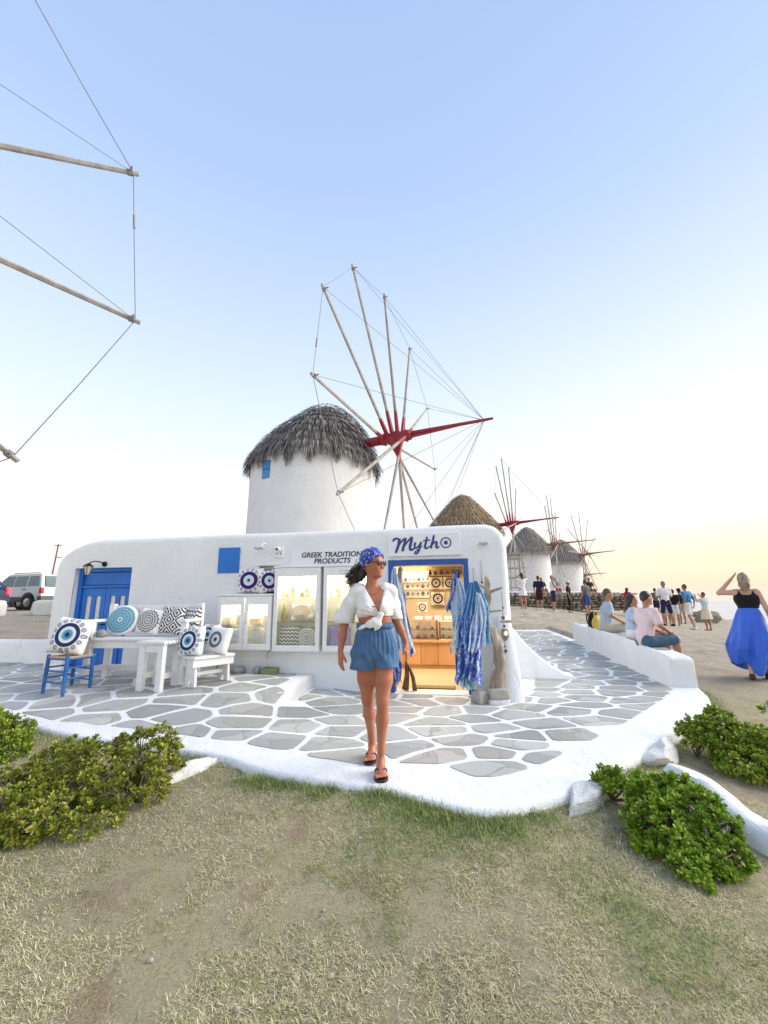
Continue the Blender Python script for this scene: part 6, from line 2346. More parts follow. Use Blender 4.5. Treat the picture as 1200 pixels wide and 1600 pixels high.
# ================================================================= generic figures
def figure(label, loc, rz, top, bottom, skin, hair, height=1.72, pose='stand', h=.022, sleeve=.55, leg=.5, top_len=.0, shoes=None, skirt=None, arms=None, fem=False, hairlen=0., group=None, hat=None, tank=False, legs=None, lean=0., detail_hands=False, bald=False, sock=False):
    """a posed person; arms/legs give joints in metres for a 1.72 m figure facing -y"""
    k = height / 1.72
    t = thing('person', label, 'person', loc, rz, group)
    S = lambda p: V(*p) * k
    seated = pose == 'sit'
    pz = .10 if seated else .93
    pel = V(0, 0, pz)
    ch = pel + V(0, -lean * .6, .36)
    nk = pel + V(0, -lean, .53)
    hd = nk + V(0, -.015 - lean * .1, .165)
    w = .155 if fem else .185
    hw = .085
    A = arms or [((-w - .045, .02, nk[2] - .33), (-w - .06, -.05, nk[2] - .58)), ((w + .045, .02, nk[2] - .33), (w + .06, -.05, nk[2] - .58))]
    shs = [nk + V(-w, .01, -.055), nk + V(w, .01, -.055)]
    Lg = legs or [((-hw - .01, -.01, .50), (-hw - .015, .03, .085)), ((hw + .01, -.01, .50), (hw + .015, .03, .085))]
    hips = [pel + V(-hw, 0, -.03), pel + V(hw, 0, -.03)]
    B = [rc(S(pel + V(-.05, 0, .0)), S(pel + V(.05, 0, .0)), .106 * k, .106 * k, .05), rc(S(pel + V(0, 0, .1)), S(ch + V(0, 0, -.12)), .128 * k, .12 * k, .05, ((0, 1, 0), .8)),
         rc(S(ch + V(-.055, 0, .0)), S(ch + V(.055, 0, .0)), .112 * k, .112 * k, .05), rc(S(shs[0] + V(.03, 0, 0)), S(shs[1] + V(-.03, 0, 0)), .058 * k, .058 * k, .05), rc(S(nk - V(0, 0, .03)), S(nk + V(0, -.01, .09)), .055 * k, .05 * k, .03),
         ('el', S(hd), tuple(V(.076, .094, .112) * k), None, .02), rc(S(hd + V(0, -.085, -.015)), S(hd + V(0, -.1, -.03)), .012 * k, .013 * k, .012), rc(S(hd + V(0, -.045, -.075)), S(hd + V(0, -.06, -.09)), .04 * k, .03 * k, .02),
         ('el', S(hd + V(.078, .005, -.01)), tuple(V(.012, .02, .03) * k), None, .006), ('el', S(hd + V(-.078, .005, -.01)), tuple(V(.012, .02, .03) * k), None, .006)]
    T = [rc(S(pel + V(0, .012 if seated else 0, .035 - top_len)), S(ch + V(0, 0, -.1)), .142 * k, .138 * k, .05, ((0, 1, 0), .84)), rc(S(ch + V(-.06, 0, .0)), S(ch + V(.06, 0, .0)), .126 * k, .126 * k, .05), rc(S(shs[0] + V(.03, 0, 0)), S(shs[1] + V(-.03, 0, 0)), .07 * k, .07 * k, .05)]
    if fem:
        B += [rc(S(ch + V(-.06, -.075, -.03)), S(ch + V(.06, -.075, -.03)), .055 * k, .055 * k, .03)]
        T += [rc(S(ch + V(-.06, -.075, -.03)), S(ch + V(.06, -.075, -.03)), .065 * k, .065 * k, .03)]
    for sh_, (el_, wr) in zip(shs, A):
        el_, wr = V(*el_), V(*wr)
        B += [rc(S(sh_), S(el_), .050 * k, .040 * k, .03), rc(S(el_), S(wr), .041 * k, .026 * k, .02)]
        dirh = unit(wr - el_)
        sdv = V(-sh_[0], -.8, .0)
        B += hand_prims(S(wr), dirh, unit(sdv - dirh * (sdv @ dirh)), unit(np.cross(dirh, sdv)) * (1 if sh_[0] > 0 else -1), .98 * k, .5) if detail_hands else [rc(S(wr), S(wr + dirh * .15), .036 * k, .022 * k, .02), rc(S(wr + dirh * .03), S(wr + dirh * .08 + V(-.03 * np.sign(sh_[0]), -.02, 0)), .014 * k, .011 * k, .01)]
        if not tank and sleeve > 0:
            e2 = sh_ + (el_ - sh_) * min(1, sleeve / .55 * .75)
            T += [rc(S(sh_), S(e2), .066 * k, .068 * k, .03)]
            if sleeve > .8:
                T += [rc(S(e2), S(el_), .062 * k, .055 * k, .03), rc(S(el_), S(el_ + (wr - el_) * .9), .055 * k, .042 * k, .02)]
    Bt, SH = [rc(S(pel + V(-.05, 0, .02)), S(pel + V(.05, 0, .02)), .118 * k, .118 * k, .04), rc(S(pel + V(0, 0, .04)), S(pel + V(0, 0, .07)), .118 * k, .114 * k, .03, ((0, 1, 0), .85))], []
    for hp_, (kn, an) in zip(hips, Lg):
        kn, an = V(*kn), V(*an)
        mid = hp_ * .5 + kn * .5
        cf = kn * .68 + an * .32 + V(0, .018 if not seated else .01, 0)
        B += [rc(S(hp_), S(mid), .084 * k, .072 * k, .05), rc(S(mid), S(kn), .072 * k, .052 * k, .03), rc(S(kn), S(cf), .052 * k, .055 * k, .03), rc(S(cf), S(an), .055 * k, .034 * k, .03)]
        ft = V(0, -1, 0)
        B += [rc(S(an), S(an + ft * .02 + V(0, 0, -.045)), .034 * k, .034 * k, .02), rc(S(an + V(0, .03, -.055)), S(an + ft * .15 + V(0, 0, -.06)), .032 * k, .030 * k, .02)]
        SH.append([rc(S(an + V(0, .035, -.05)), S(an + ft * .16 + V(0, 0, -.055)), .043 * k, .040 * k, .02), rc(S(an + V(0, .01, -.02)), S(an + ft * .05 + V(0, 0, -.04)), .042 * k, .042 * k, .02)])
        if bottom is not None and skirt is None:
            e = hp_ + (kn - hp_) * min(1, leg / .5 * .72)
            Bt += [rc(S(hp_), S(e), .093 * k, .084 * k, .04)]
            if leg > .75:
                Bt += [rc(S(e), S(kn), .09 * k, .07 * k, .03), rc(S(kn), S(kn + (an - kn) * min(1, (leg - .5) / .5)), .07 * k, .056 * k, .03)]
    sdf_obj('body', B, h, skin, t, it=1)
    if top is not None:
        nkz = S(nk)[2]
        zc = lambda X, Y, Z: Z - (nkz + .005 * k) + 0 * X + 0 * Y
        cuts = [zc]
        if tank:
            cuts.append(lambda X, Y, Z: np.abs(X) - (w - .012) * k + 0 * Y + 0 * Z)
        sdf_obj('top', T, h, top, t, cuts, lambda X, Y, Z: .004 * np.sin(X * 40 + Z * 24 + Y * 30), 1)
    if bottom is not None and skirt is None:
        sdf_obj('shorts' if leg < .75 else 'trousers', Bt, h, bottom, t, (), lambda X, Y, Z: .003 * np.sin(X * 50 + Z * 18), 1)
    if skirt is not None:
        mb = MB()
        z1, z0, r0, r1 = skirt
        P = []
        for j in range(14):
            v = j / 13
            P.append([(k * ((r0 + (r1 - r0) * v) * (1 + .06 * v * math.sin(a * 9 + v * 2)) * math.cos(a)), k * ((r0 * .85 + (r1 * .9 - r0 * .85) * v) * (1 + .06 * v * math.sin(a * 9 + v * 2)) * math.sin(a)), k * (z1 + (z0 - z1) * v)) for a in np.linspace(0, 2 * math.pi, 48)])
        mb.grid(P).build('skirt', bottom, t, smooth=True, solid=.006)
    for q in SH:
        if shoes is not None:
            sdf_obj('shoe', q, min(h, .016), shoes, t, (), None, 1)
    if not bald:
        HR = [('el', S(hd + V(0, .014, .018)), tuple(V(.081, .094, .104) * k), None, .02)]
        fc = lambda X, Y, Z: (-(Y - S(hd)[1]) * .75 - (Z - S(hd)[2]) * .66) - .028 * k + 0 * X
        if hairlen > 0:
            HR += [rc(S(hd + V(0, .05, -.01)), S(hd + V(0, .085, -.05 - hairlen * .6)), .085 * k, .075 * k, .03), rc(S(hd + V(0, .085, -.05 - hairlen * .6)), S(nk + V(0, .10, -hairlen + .05)), .075 * k, .04 * k, .03)]
        sdf_obj('hair', HR, min(h, .016), hair, t, (fc,), lambda X, Y, Z: .003 * np.sin(X * 90 + Z * 40), 1)
    if hat is not None:
        mb = MB().lathe([(.17, 0), (.16, .012), (.098, .02), (.09, .09), (.06, .115), (0, .12)], tuple(S(hd + V(0, 0, .045))), 18)
        mb.build('hat', hat, t, smooth=True)
    return t


C_WHITE = cloth('plain_white', (.78, .78, .78))
C_PINK = cloth('pale_pink', (.72, .56, .58), (.68, .52, .54))
C_SLATE = cloth('slate_denim', (.045, .10, .16), (.06, .125, .19))
C_GREYBLUE = cloth('grey_blue_shirt', (.33, .40, .50), (.40, .46, .55))
C_KHAKI = cloth('pale_khaki', (.46, .42, .34), (.40, .36, .29))
C_NAVY = cloth('navy', (.018, .022, .06))
C_BLACK = cloth('black', (.010, .010, .011))
C_AZURE = cloth('azure', (.035, .17, .36), (.05, .21, .42))
C_CREAM = cloth('cream', (.70, .64, .50), (.66, .58, .45))
C_WINE = cloth('dark_wine', (.05, .012, .02))
C_RED = cloth('crimson', (.45, .03, .06))
C_OLIVE = cloth('olive_grey', (.16, .15, .12))
C_YELLOW = cloth('yellow', (.60, .48, .10), (.52, .40, .07))
C_FLORAL = scarf_mat('floral_print', (.70, .55, .52), (.35, .12, .14), 24, .5, .56)
C_SHOEW = cloth('white_shoe', (.75, .74, .72))
M_SANDALB = pm('brown_sandal', (.06, .03, .018), None, 9, .6, .2)


def seat_z(u):
    return (.47 + .25 * u + .03 * math.sin(u * 5)) - .02 - .03 * float(ss(.05, .2, u))


# two men and a woman sitting on the parapet, legs over its far side
def rot2(deg):
    return R_(deg)


p = PA(.17, .28)
figure('man in a pale pink T-shirt and slate shorts sitting on the parapet', (p[0], p[1], seat_z(.17)), R_(96), C_PINK, C_SLATE, SK_TAN, HAIR_DARK, 1.86, 'sit', .011, .55, .62, .0, C_BLACK,
       arms=[((-.25, -.10, .36), (-.12, -.36, .24)), ((.25, -.10, .36), (.12, -.36, .24))], legs=[((-.11, -.47, .13), (-.12, -.45, -.28)), ((.13, -.47, .12), (.16, -.50, -.28))], lean=.09, detail_hands=True)
p = PA(.36, .62)
figure('dark haired woman in pale blue sitting between the two men on the parapet', (p[0], p[1], seat_z(.36)), R_(62), cloth('pale_blue_top', (.45, .56, .68)), C_WHITE, SK_TAN, HAIR_DARK, 1.70, 'sit', .015, .5, .5, fem=True, hairlen=.30,
       arms=[((-.22, -.08, .36), (-.14, -.3, .2)), ((.22, -.08, .36), (.14, -.3, .2))], legs=[((-.1, -.45, .12), (-.1, -.45, -.3)), ((.1, -.45, .12), (.1, -.45, -.3))], lean=.05)
p = PA(.60, .40)
figure('man in a grey-blue shirt and khaki shorts sitting farther along the parapet', (p[0], p[1], seat_z(.60)), R_(70), C_GREYBLUE, C_KHAKI, SK_TAN, HAIR_BROWN, 1.92, 'sit', .014, .55, .7, .0, C_SHOEW,
       arms=[((-.26, -.08, .36), (-.16, -.30, .22)), ((.30, .0, .36), (.16, -.12, .20))], legs=[((-.12, -.48, .13), (-.12, -.46, -.3)), ((.14, -.48, .13), (.16, -.5, -.3))], lean=.08)
p = PA(.76, .35)
t = thing('backpack', 'black backpack standing on the parapet left of the seated man', 'backpack', (p[0], p[1], seat_z(.76)), .3)
MB().ball((0, 0, .22), (.16, .11, .23), 14, 10).build('pack', C_BLACK, t, smooth=True)
MB().ball((0, -.10, .15), (.11, .05, .11), 12, 8).build('front_pocket', C_BLACK, t, smooth=True)
for x in (-.08, .08):
    MB().tube(smooth_line([(x, .08, .40), (x * 1.2, .16, .28), (x, .09, .06)], 2), .016, 6).build('strap', C_BLACK, t, smooth=True)
p = PA(.69, .28)
t = thing('tote_bag', 'bright yellow cloth bag slumped between the backpack and the man', 'bag', (p[0], p[1], seat_z(.69)), .4)
MB().ball((0, 0, .17), (.14, .08, .20), 14, 9, bumpy=.08, seed=4).build('pouch', C_YELLOW, t, smooth=True)
MB().tube(smooth_line([(-.07, 0, .32), (-.05, 0, .47), (.05, 0, .47), (.07, 0, .32)], 2), .010, 6).build('handle', C_YELLOW, t, smooth=True)

# woman in the blue skirt seen from behind (faces away from the camera, towards the sea)
BWX, BWY = 6.10, 7.33
t = figure('woman in a black top and billowing blue skirt seen from behind, one arm raised', (BWX, BWY, gz(BWX, BWY) + .005), R_(180 - 38), None, None, SK_FAIR, HAIR_FAIR, 1.70, 'stand', .0125, 0, 0, fem=True, hairlen=.10, shoes=M_SANDALB,
           arms=[((-.23, .05, 1.14), (-.27, -.06, .92)), ((.36, .02, 1.40), (.16, -.02, 1.64))], detail_hands=True, legs=[((-.10, -.05, .50), (-.10, -.10, .085)), ((.10, .02, .50), (.11, .12, .085))])
sdf_obj('top', [rc((0, 0, 1.12), (0, 0, 1.2), .142, .14, .05, ((0, 1, 0), .84)), rc((-.06, 0, 1.28), (.06, 0, 1.28), .122, .122, .05), rc((-.06, -.075, 1.26), (.06, -.075, 1.26), .072, .072, .03), rc((.03, .07, 1.3), (.09, .05, 1.44), .05, .03, .03), rc((-.03, .07, 1.3), (-.09, .05, 1.44), .05, .03, .03)], .011, C_BLACK, t,
        (lambda X, Y, Z: 1.10 - Z + 0 * X + 0 * Y, lambda X, Y, Z: Z - (1.345 + .07 * ss(.05, .10, np.abs(X))) + 0 * Y))
M_SKIRT = pm('cobalt_satin', (.012, .09, .58), (.02, .14, .70), 3, .42, .2, 12, sheen=.3)
P = []
for j in range(40):
    v = j / 39
    row = []
    for a in np.linspace(0, 2 * math.pi, 120):
        # blown by the wind to one side, deep folds growing towards the hem
        ca, sa = math.cos(a), math.sin(a)
        r = .135 + .20 * v ** .8 * (1 - .25 * v)
        blow = max(0., math.cos(a - .35)) ** 2
        f = 1 + v * (.19 * math.sin(a * 5 + 3.2 * v + 1) + .11 * math.sin(a * 9 - 3.5 * v) + .06 * math.sin(a * 17 + v * 6)) + .34 * blow * v ** 1.2
        hemz = .10 + .24 * blow + .05 * math.sin(a * 5 + 1)
        z = 1.135 - (1.135 - hemz) * v + .03 * math.sin(a * 7 + v * 6) * v
        pinch = 1 - .30 * max(0, v - .72) / .28
        row.append((r * f * pinch * ca + .08 * v * v, r * f * pinch * .85 * sa, z))
    P.append(row)
MB().grid(P).build('skirt', M_SKIRT, t, smooth=True, solid=.004)

STAND = 'standing tourists on the open ground'
def st(label, x, y, rz, **kw):
    hh = kw.pop('height', 1.72)
    return figure(label, (x, y, gz(x, y)), R_(rz), kw.pop('top'), kw.pop('bottom'), kw.pop('skin', SK_TAN), kw.pop('hair', HAIR_BROWN), hh, **kw)


st('man in a white polo and navy shorts standing with his back turned', 11.6, 18.0, 175, top=C_WHITE, bottom=C_NAVY, hair=HAIR_GREY, shoes=C_BLACK, height=1.80, leg=.62, arms=[((-.27, -.06, 1.13), (-.16, -.27, 1.10)), ((.27, -.06, 1.13), (.16, -.27, 1.10))], legs=[((-.15, 0, .5), (-.17, .03, .085)), ((.15, 0, .5), (.17, .03, .085))])
st('man in an azure shirt and white shorts leaning into a stride', 12.75, 18.3, 200, top=C_AZURE, bottom=C_WHITE, hair=HAIR_BROWN, shoes=C_SHOEW, height=1.84, lean=.06, arms=[((-.28, .05, 1.13), (-.36, -.05, .92)), ((.25, .05, 1.13), (.27, -.05, .88))], legs=[((-.16, -.12, .5), (-.26, -.05, .085)), ((.12, .05, .5), (.20, .25, .10))])
st('child in a floral dress standing beside the man in azure', 12.5, 19.4, 160, top=C_FLORAL, bottom=C_FLORAL, skirt=(1.0, .55, .15, .24), height=1.40, hair=HAIR_BROWN, fem=True)
st('person in a black top and white shorts behind the man in azure', 13.4, 20.2, 150, top=C_BLACK, bottom=C_WHITE, hair=HAIR_DARK, height=1.66, fem=True, hairlen=.0)
st('person in a dark cap and black shirt farther behind the man in azure', 15.2, 22.4, 170, top=C_BLACK, bottom=C_KHAKI, hair=HAIR_DARK, height=1.72, hat=C_BLACK)
st('woman in a pale blouse and cream skirt holding up a phone', 14.45, 19.7, 190, top=cloth('pale_blouse', (.62, .66, .72)), bottom=C_CREAM, skirt=(1.02, .50, .15, .24), height=1.68, hair=HAIR_BROWN, fem=True, arms=[((-.24, -.15, 1.32), (-.14, -.30, 1.56)), ((.24, -.15, 1.32), (.14, -.30, 1.56))])
st('woman in a short white dress with hands at her hair by the shop corner', 6.75, 21.2, 190, top=C_WHITE, bottom=C_WHITE, skirt=(1.02, .62, .14, .21), height=1.72, hair=HAIR_DARK, fem=True, hairlen=.22, arms=[((-.30, -.02, 1.46), (-.10, -.05, 1.62)), ((.30, -.02, 1.46), (.10, -.05, 1.62))])
st('person in navy and dark red shorts in front of the rubble wall', 8.05, 22.6, 150, top=C_NAVY, bottom=C_WINE, hair=HAIR_DARK, height=1.74, leg=.6, shoes=C_SHOEW)
st('man in a white tank top and dark shorts looking at his phone', 8.35, 21.5, 80, top=C_WHITE, bottom=C_NAVY, hair=HAIR_FAIR, height=1.80, tank=True, leg=.6, shoes=C_SHOEW, arms=[((-.24, -.08, 1.14), (-.12, -.30, 1.28)), ((.24, -.08, 1.14), (.12, -.30, 1.28))])
st('person in a pale hat and black clothes near the end of the rubble wall', 9.75, 23.0, 60, top=C_BLACK, bottom=C_BLACK, hair=HAIR_BROWN, height=1.62, leg=.9, hat=C_CREAM)
st('man in an olive shirt and blue shorts at the end of the rubble wall', 10.35, 22.3, 200, top=C_OLIVE, bottom=cloth('royal_blue', (.03, .06, .25)), hair=HAIR_DARK, height=1.76, leg=.6)
st('woman in crimson standing far behind the dark haired seated woman', 13.6, 24.3, 120, top=C_RED, bottom=C_RED, skirt=(1.0, .4, .15, .25), hair=HAIR_DARK, height=1.6, fem=True, hairlen=.15)
st('distant tourist in grey far behind the man in pink', 16.2, 26.0, 170, top=C_OLIVE, bottom=C_NAVY, hair=HAIR_DARK, height=1.7)
for k, (x, y, lb, tp, bt) in enumerate([(10.55, 26.75, 'person in teal with crimson shorts sitting on the whitewashed wall', cloth('dull_teal', (.12, .20, .24)), C_RED), (9.75, 26.85, 'person in dark clothes sitting left of the crimson one on the whitewashed wall', C_BLACK, C_OLIVE), (12.6, 26.6, 'person in black sitting low near the end of the whitewashed wall', C_BLACK, C_BLACK)]):
    figure(lb, (x, y, 1.90 - .03 * k), R_(10), tp, bt, SK_TAN, HAIR_DARK, 1.68, 'sit', .022, .5, .6, arms=[((-.24, -.06, .36), (-.12, -.26, .2)), ((.24, -.06, .36), (.12, -.26, .2))], legs=[((-.1, -.45, .13), (-.1, -.46, -.28)), ((.1, -.45, .13), (.1, -.46, -.28))])
# ------------------------------------------------------------------ cars and pole on the left
M_SILVER = pm('silver_car_paint', (.48, .50, .50), (.44, .46, .46), 2, .3, 0, metal=.35)
M_CARDARK = pm('dark_blue_car_paint', (.015, .02, .06), None, 2, .25, 0, metal=.3)
M_TRIM = pm('grey_plastic_trim', (.10, .10, .10), None, 6, .6, .1)
M_CARGLASS = pm('tinted_car_glass', (.10, .14, .15), (.16, .21, .22), 2, .06, 0)
M_TYRE = pm('tyre_rubber', (.015, .015, .015), None, 9, .8, .2)
M_RIM = pm('alloy_rim', (.42, .42, .43), None, 9, .35, 0, metal=.8)
M_TAIL = pm('red_tail_lamp', (.45, .015, .03), (.55, .05, .07), 9, .2, 0)
M_TAILON = emis('lit_tail_lamp', (.9, .04, .07), 1.2)


def car(label, loc, rz, paint, suv=True, lit=False):
    """front towards -x; the side facing -y is seen"""
    t = thing('parked_car', label, 'car', loc, rz)
    if suv:
        L, W, prof = 4.1, 1.70, [(-2.05, .45), (-2.05, .85), (-1.98, 1.0), (-.95, 1.08), (-.30, 1.66), (-.1, 1.71), (1.75, 1.71), (1.98, 1.1), (2.05, .95), (2.05, .45)]
        wins = [[(-.82, 1.10), (-.28, 1.60), (.20, 1.60), (.20, 1.10)], [(.28, 1.10), (.28, 1.60), (1.02, 1.60), (1.02, 1.10)], [(1.12, 1.12), (1.12, 1.60), (1.66, 1.60), (1.84, 1.12)]]
        wx = (-1.28, 1.28)
        wr = .36
    else:
        L, W, prof = 4.0, 1.68, [(-2.0, .35), (-2.0, .7), (-1.9, .82), (-1.0, .95), (-.35, 1.42), (1.2, 1.46), (1.85, 1.05), (2.0, .95), (2.0, .35)]
        wins = [[(-.85, .98), (-.32, 1.36), (.3, 1.38), (.3, .98)], [(.38, .98), (.38, 1.38), (1.15, 1.38), (1.55, .98)]]
        wx = (-1.25, 1.25)
        wr = .31
    arch = []
    # wheel arches cut into the outline
    lower = []
    for x in wx[::-1]:
        lower += [(x + (wr + .07) * math.cos(a), .40 + (wr + .05) * math.sin(a)) for a in np.linspace(0, math.pi, 9)]
    z0 = prof[0][1]
    pts = prof + [(x, max(z, z0) if z > z0 else z0) for x, z in lower]
    mb = MB()
    n = len(pts)
    rows = []
    for y, ins, top in ((-W / 2, .0, .0), (-W / 2 + .04, .0, 0)):
        pass
    def sec(y, tuck):
        return [(x * (1 - .01 * tuck), y * (1 - tuck * .16 * max(0, (z - 1.0)) / .7), z) for x, z in pts]
    rows = [sec(-W / 2, 1), sec(W / 2, 1)]
    mb.grid([rows[0] + [rows[0][0]], rows[1] + [rows[1][0]]])
    for r in rows:
        mb.add(r, [tuple(range(n))])
    mb.build('body', paint, t, bevel=.035, seg=2)
    MB().b2((-L / 2 - .03, -W / 2 - .015, .42), (-L / 2 + .2, W / 2 + .015, .62)).build('front_bumper', M_TRIM, t, bevel=.03)
    MB().b2((L / 2 - .2, -W / 2 - .015, .42), (L / 2 + .05, W / 2 + .015, .66)).build('rear_bumper', M_TRIM if suv else paint, t, bevel=.03)
    MB().b2((-.9, -W / 2 - .018, .42), (.9, -W / 2 + .02, .62)).build('side_cladding', M_TRIM if suv else paint, t, bevel=.01)
    def yt(z, o=.012):
        return -W / 2 * (1 - .16 * max(0, (z - 1.0)) / .7) - o
    for w in wins:
        MB().add([(x, yt(z), z) for x, z in w] + [(x, yt(z) + .03, z) for x, z in w], [tuple(range(4)), (7, 6, 5, 4), (0, 4, 5, 1), (1, 5, 6, 2), (2, 6, 7, 3), (3, 7, 4, 0)]).build('side_window', M_CARGLASS, t)
    # rear window
    if suv:
        MB().add([(2.005, -.62, 1.12), (2.005, .62, 1.12), (1.80, .56, 1.62), (1.80, -.56, 1.62)], [(0, 1, 2, 3)]).build('rear_window', M_CARGLASS, t, weld=False, solid=.02)
        MB().add([(-.99, -.66, 1.10), (-.99, .66, 1.10), (-.34, .58, 1.64), (-.34, -.58, 1.64)], [(0, 1, 2, 3)]).build('windscreen', M_CARGLASS, t, weld=False, solid=.02)
    else:
        MB().add([(1.82, -.6, 1.08), (1.82, .6, 1.08), (1.28, .54, 1.43), (1.28, -.54, 1.43)], [(0, 1, 2, 3)]).build('rear_window', M_CARGLASS, t, weld=False, solid=.03)
    for y in (-W / 2 + .05, W / 2 - .05):
        MB().b2((L / 2 - .13, y - .075, .78), (L / 2 + .02, y + .075, 1.04)).build('tail_light', M_TAILON if lit else M_TAIL, t, bevel=.02)
    for x in wx:
        for y in (-W / 2 + .08, W / 2 - .08):
            ty = MB().tube([(x, y - .10, wr), (x, y - .085, wr), (x, y + .085, wr), (x, y + .10, wr)], [wr - .04, wr, wr, wr - .04], 24).build('wheel', M_TYRE, t, smooth=True, angle=40)
            MB().tube([(x, y - .106, wr), (x, y - .09, wr)], [.19, .22], 16).build('rim', M_RIM, ty, smooth=True, angle=40)
    MB().box((-.72, -W / 2 - .10, 1.12), (.10, .18, .13)).build('wing_mirror', M_TRIM, t, bevel=.03)
    for x in ((.05, .92) if suv else (.15,)):
        MB().box((x + .05, -W / 2 - .02, .98), (.17, .03, .035)).build('door_handle', M_TRIM, t, bevel=.008)
    if suv:
        for y in (-.6, .6):
            MB().tube([(-.1, y, 1.76), (1.5, y, 1.76)], .02, 6).build('roof_rail', M_TRIM, t)
    return t


car('silver off-road car parked on the road behind the garden wall', (-17.9, 21.6, gz(-17.9, 21.6) - .02), R_(-14), M_SILVER)
car('dark blue car with a glowing red tail light at the left frame edge', (-18.1, 18.3, gz(-18.1, 18.3) - .02), R_(-20), M_CARDARK, False, True)
t = thing('utility_pole', 'thin leaning utility pole rising behind the silver car', 'pole', (-23.0, 29.5, gz(-23, 29.5)))
MB().tube([(0, 0, -.3), (.25, 0, 4.3)], [.065, .045], 8).build('shaft', pm('brown_pole', (.20, .12, .08), (.14, .085, .06), 5, .8, .3), t, smooth=True)
MB().tube([(.15, 0, 3.4), (.6, 0, 3.35)], .03, 6).tube([(-.02, 0, 4.2), (.5, 0, 4.2)], .03, 6).build('crossarm', MATS['brown_pole'], t)
# dark scrub on the skyline behind the cars
M_SCRUB = pm('far_scrub', (.05, .06, .045), (.08, .085, .06), 3, .95, .5)
for k, (x, y, s) in enumerate([(-33, 34, 1.6), (-30.5, 36, 1.1)]):
    o = MB().ball((0, 0, 0), (2.0 * s, 1.2 * s, .75 * s), 16, 9, bumpy=.18, seed=70 + k).build('scrub_mound', M_SCRUB, smooth=True)
    o.location = (x, y, gz(x, y) + .3)
    tag(o, ['larger dark scrub mound on the skyline behind the cars', 'smaller dark scrub mound between the two cars on the skyline'][k], 'bush')

# ------------------------------------------------------------------ succulent shrubs
def leaf_material(name, stops, rough=.45):
    m, nt, b = new_mat(name)
    ri = N(nt, 'NewGeometry').outputs['Random Per Island']
    cr = N(nt, 'ValToRGB')
    ramp(cr, stops)
    nt.links.new(ri, cr.inputs[0])
    tc = N(nt, 'TexCoord').outputs['Object']
    c = mixrgb(nt, mrange(nt, noise(nt, tc, 5, 3), .42, .62, 0, .55), cr.outputs[0], stops[0][1])
    nt.links.new(c, b.inputs['Base Color'])
    b.inputs['Roughness'].default_value = rough
    b.inputs['Specular IOR Level'].default_value = .3
    b.inputs['Subsurface Weight'].default_value = 0
    tl = N(nt, 'BsdfTranslucent')
    nt.links.new(c, tl.inputs['Color'])
    mx = N(nt, 'MixShader')
    mx.inputs[0].default_value = .25
    nt.links.new(b.outputs[0], mx.inputs[1])
    nt.links.new(tl.outputs[0], mx.inputs[2])
    nt.links.new(mx.outputs[0], nt.nodes['Material Output'].inputs[0])
    return m


LEAF_G = leaf_material('bright_succulent_leaf', [(0, (.075, .17, .012)), (.35, (.18, .32, .02)), (.75, (.34, .48, .04)), (1, (.52, .60, .11))])
LEAF_M = leaf_material('mid_green_leaf', [(0, (.08, .16, .012)), (.35, (.20, .30, .02)), (.75, (.38, .46, .045)), (1, (.56, .58, .12))])
LEAF_Y = leaf_material('yellowed_succulent_leaf', [(0, (.10, .15, .012)), (.35, (.24, .30, .025)), (.72, (.42, .44, .055)), (.93, (.56, .50, .13)), (1, (.54, .42, .2))])
M_TWIG = pm('bare_twig', (.20, .15, .10), (.13, .095, .065), 12, .9, .3)


def rosettes(pts, nrm, size, nleaf, rg, spread=.9, lw=.40):
    """spoon leaves in tufts; pts, nrm (n,3)"""
    n = len(pts)
    m = n * nleaf
    P = np.repeat(pts, nleaf, 0)
    D = np.repeat(nrm, nleaf, 0)
    sz = np.repeat(size, nleaf)
    a = np.tile(np.arange(nleaf) * 2.399963, n) + np.repeat(rg.random(n) * 6.28, nleaf)
    lev = np.tile((np.arange(nleaf) + .5) / nleaf, n)
    h = np.where(np.abs(D[:, 2:3]) > .9, [[1., 0, 0]], [[0, 0, 1.]])
    A = np.cross(h, D)
    A /= np.linalg.norm(A, axis=1)[:, None]
    Bv = np.cross(D, A)
    rad_ = np.cos(a)[:, None] * A + np.sin(a)[:, None] * Bv
    tilt = (.25 + spread * lev)[:, None] + rg.normal(0, .12, (m, 1))
    dr = np.cos(tilt) * D + np.sin(tilt) * rad_
    sd = np.cross(D, rad_)
    L = (sz * (.75 + .5 * rg.random(m)))[:, None]
    W = L * lw
    base = P + D * (.25 * sz * (1 - lev))[:, None]
    up_ = np.cross(sd, dr)
    v = np.stack([base, base + dr * L * .45 + sd * W * .36 - up_ * L * .02, base + dr * L * .8 + sd * W * .5, base + dr * L * 1.02 + up_ * L * .05, base + dr * L * .8 - sd * W * .5, base + dr * L * .45 - sd * W * .36 - up_ * L * .02, base + dr * L * .62 - up_ * L * .09], 1)
    k = (np.arange(m) * 7)[:, None]
    f = np.concatenate([k + np.array([[0, 1, 6]]), k + np.array([[1, 2, 6]]), k + np.array([[2, 3, 6]]), k + np.array([[3, 4, 6]]), k + np.array([[4, 5, 6]]), k + np.array([[5, 0, 6]])], 0)
    return v.reshape(-1, 3), f


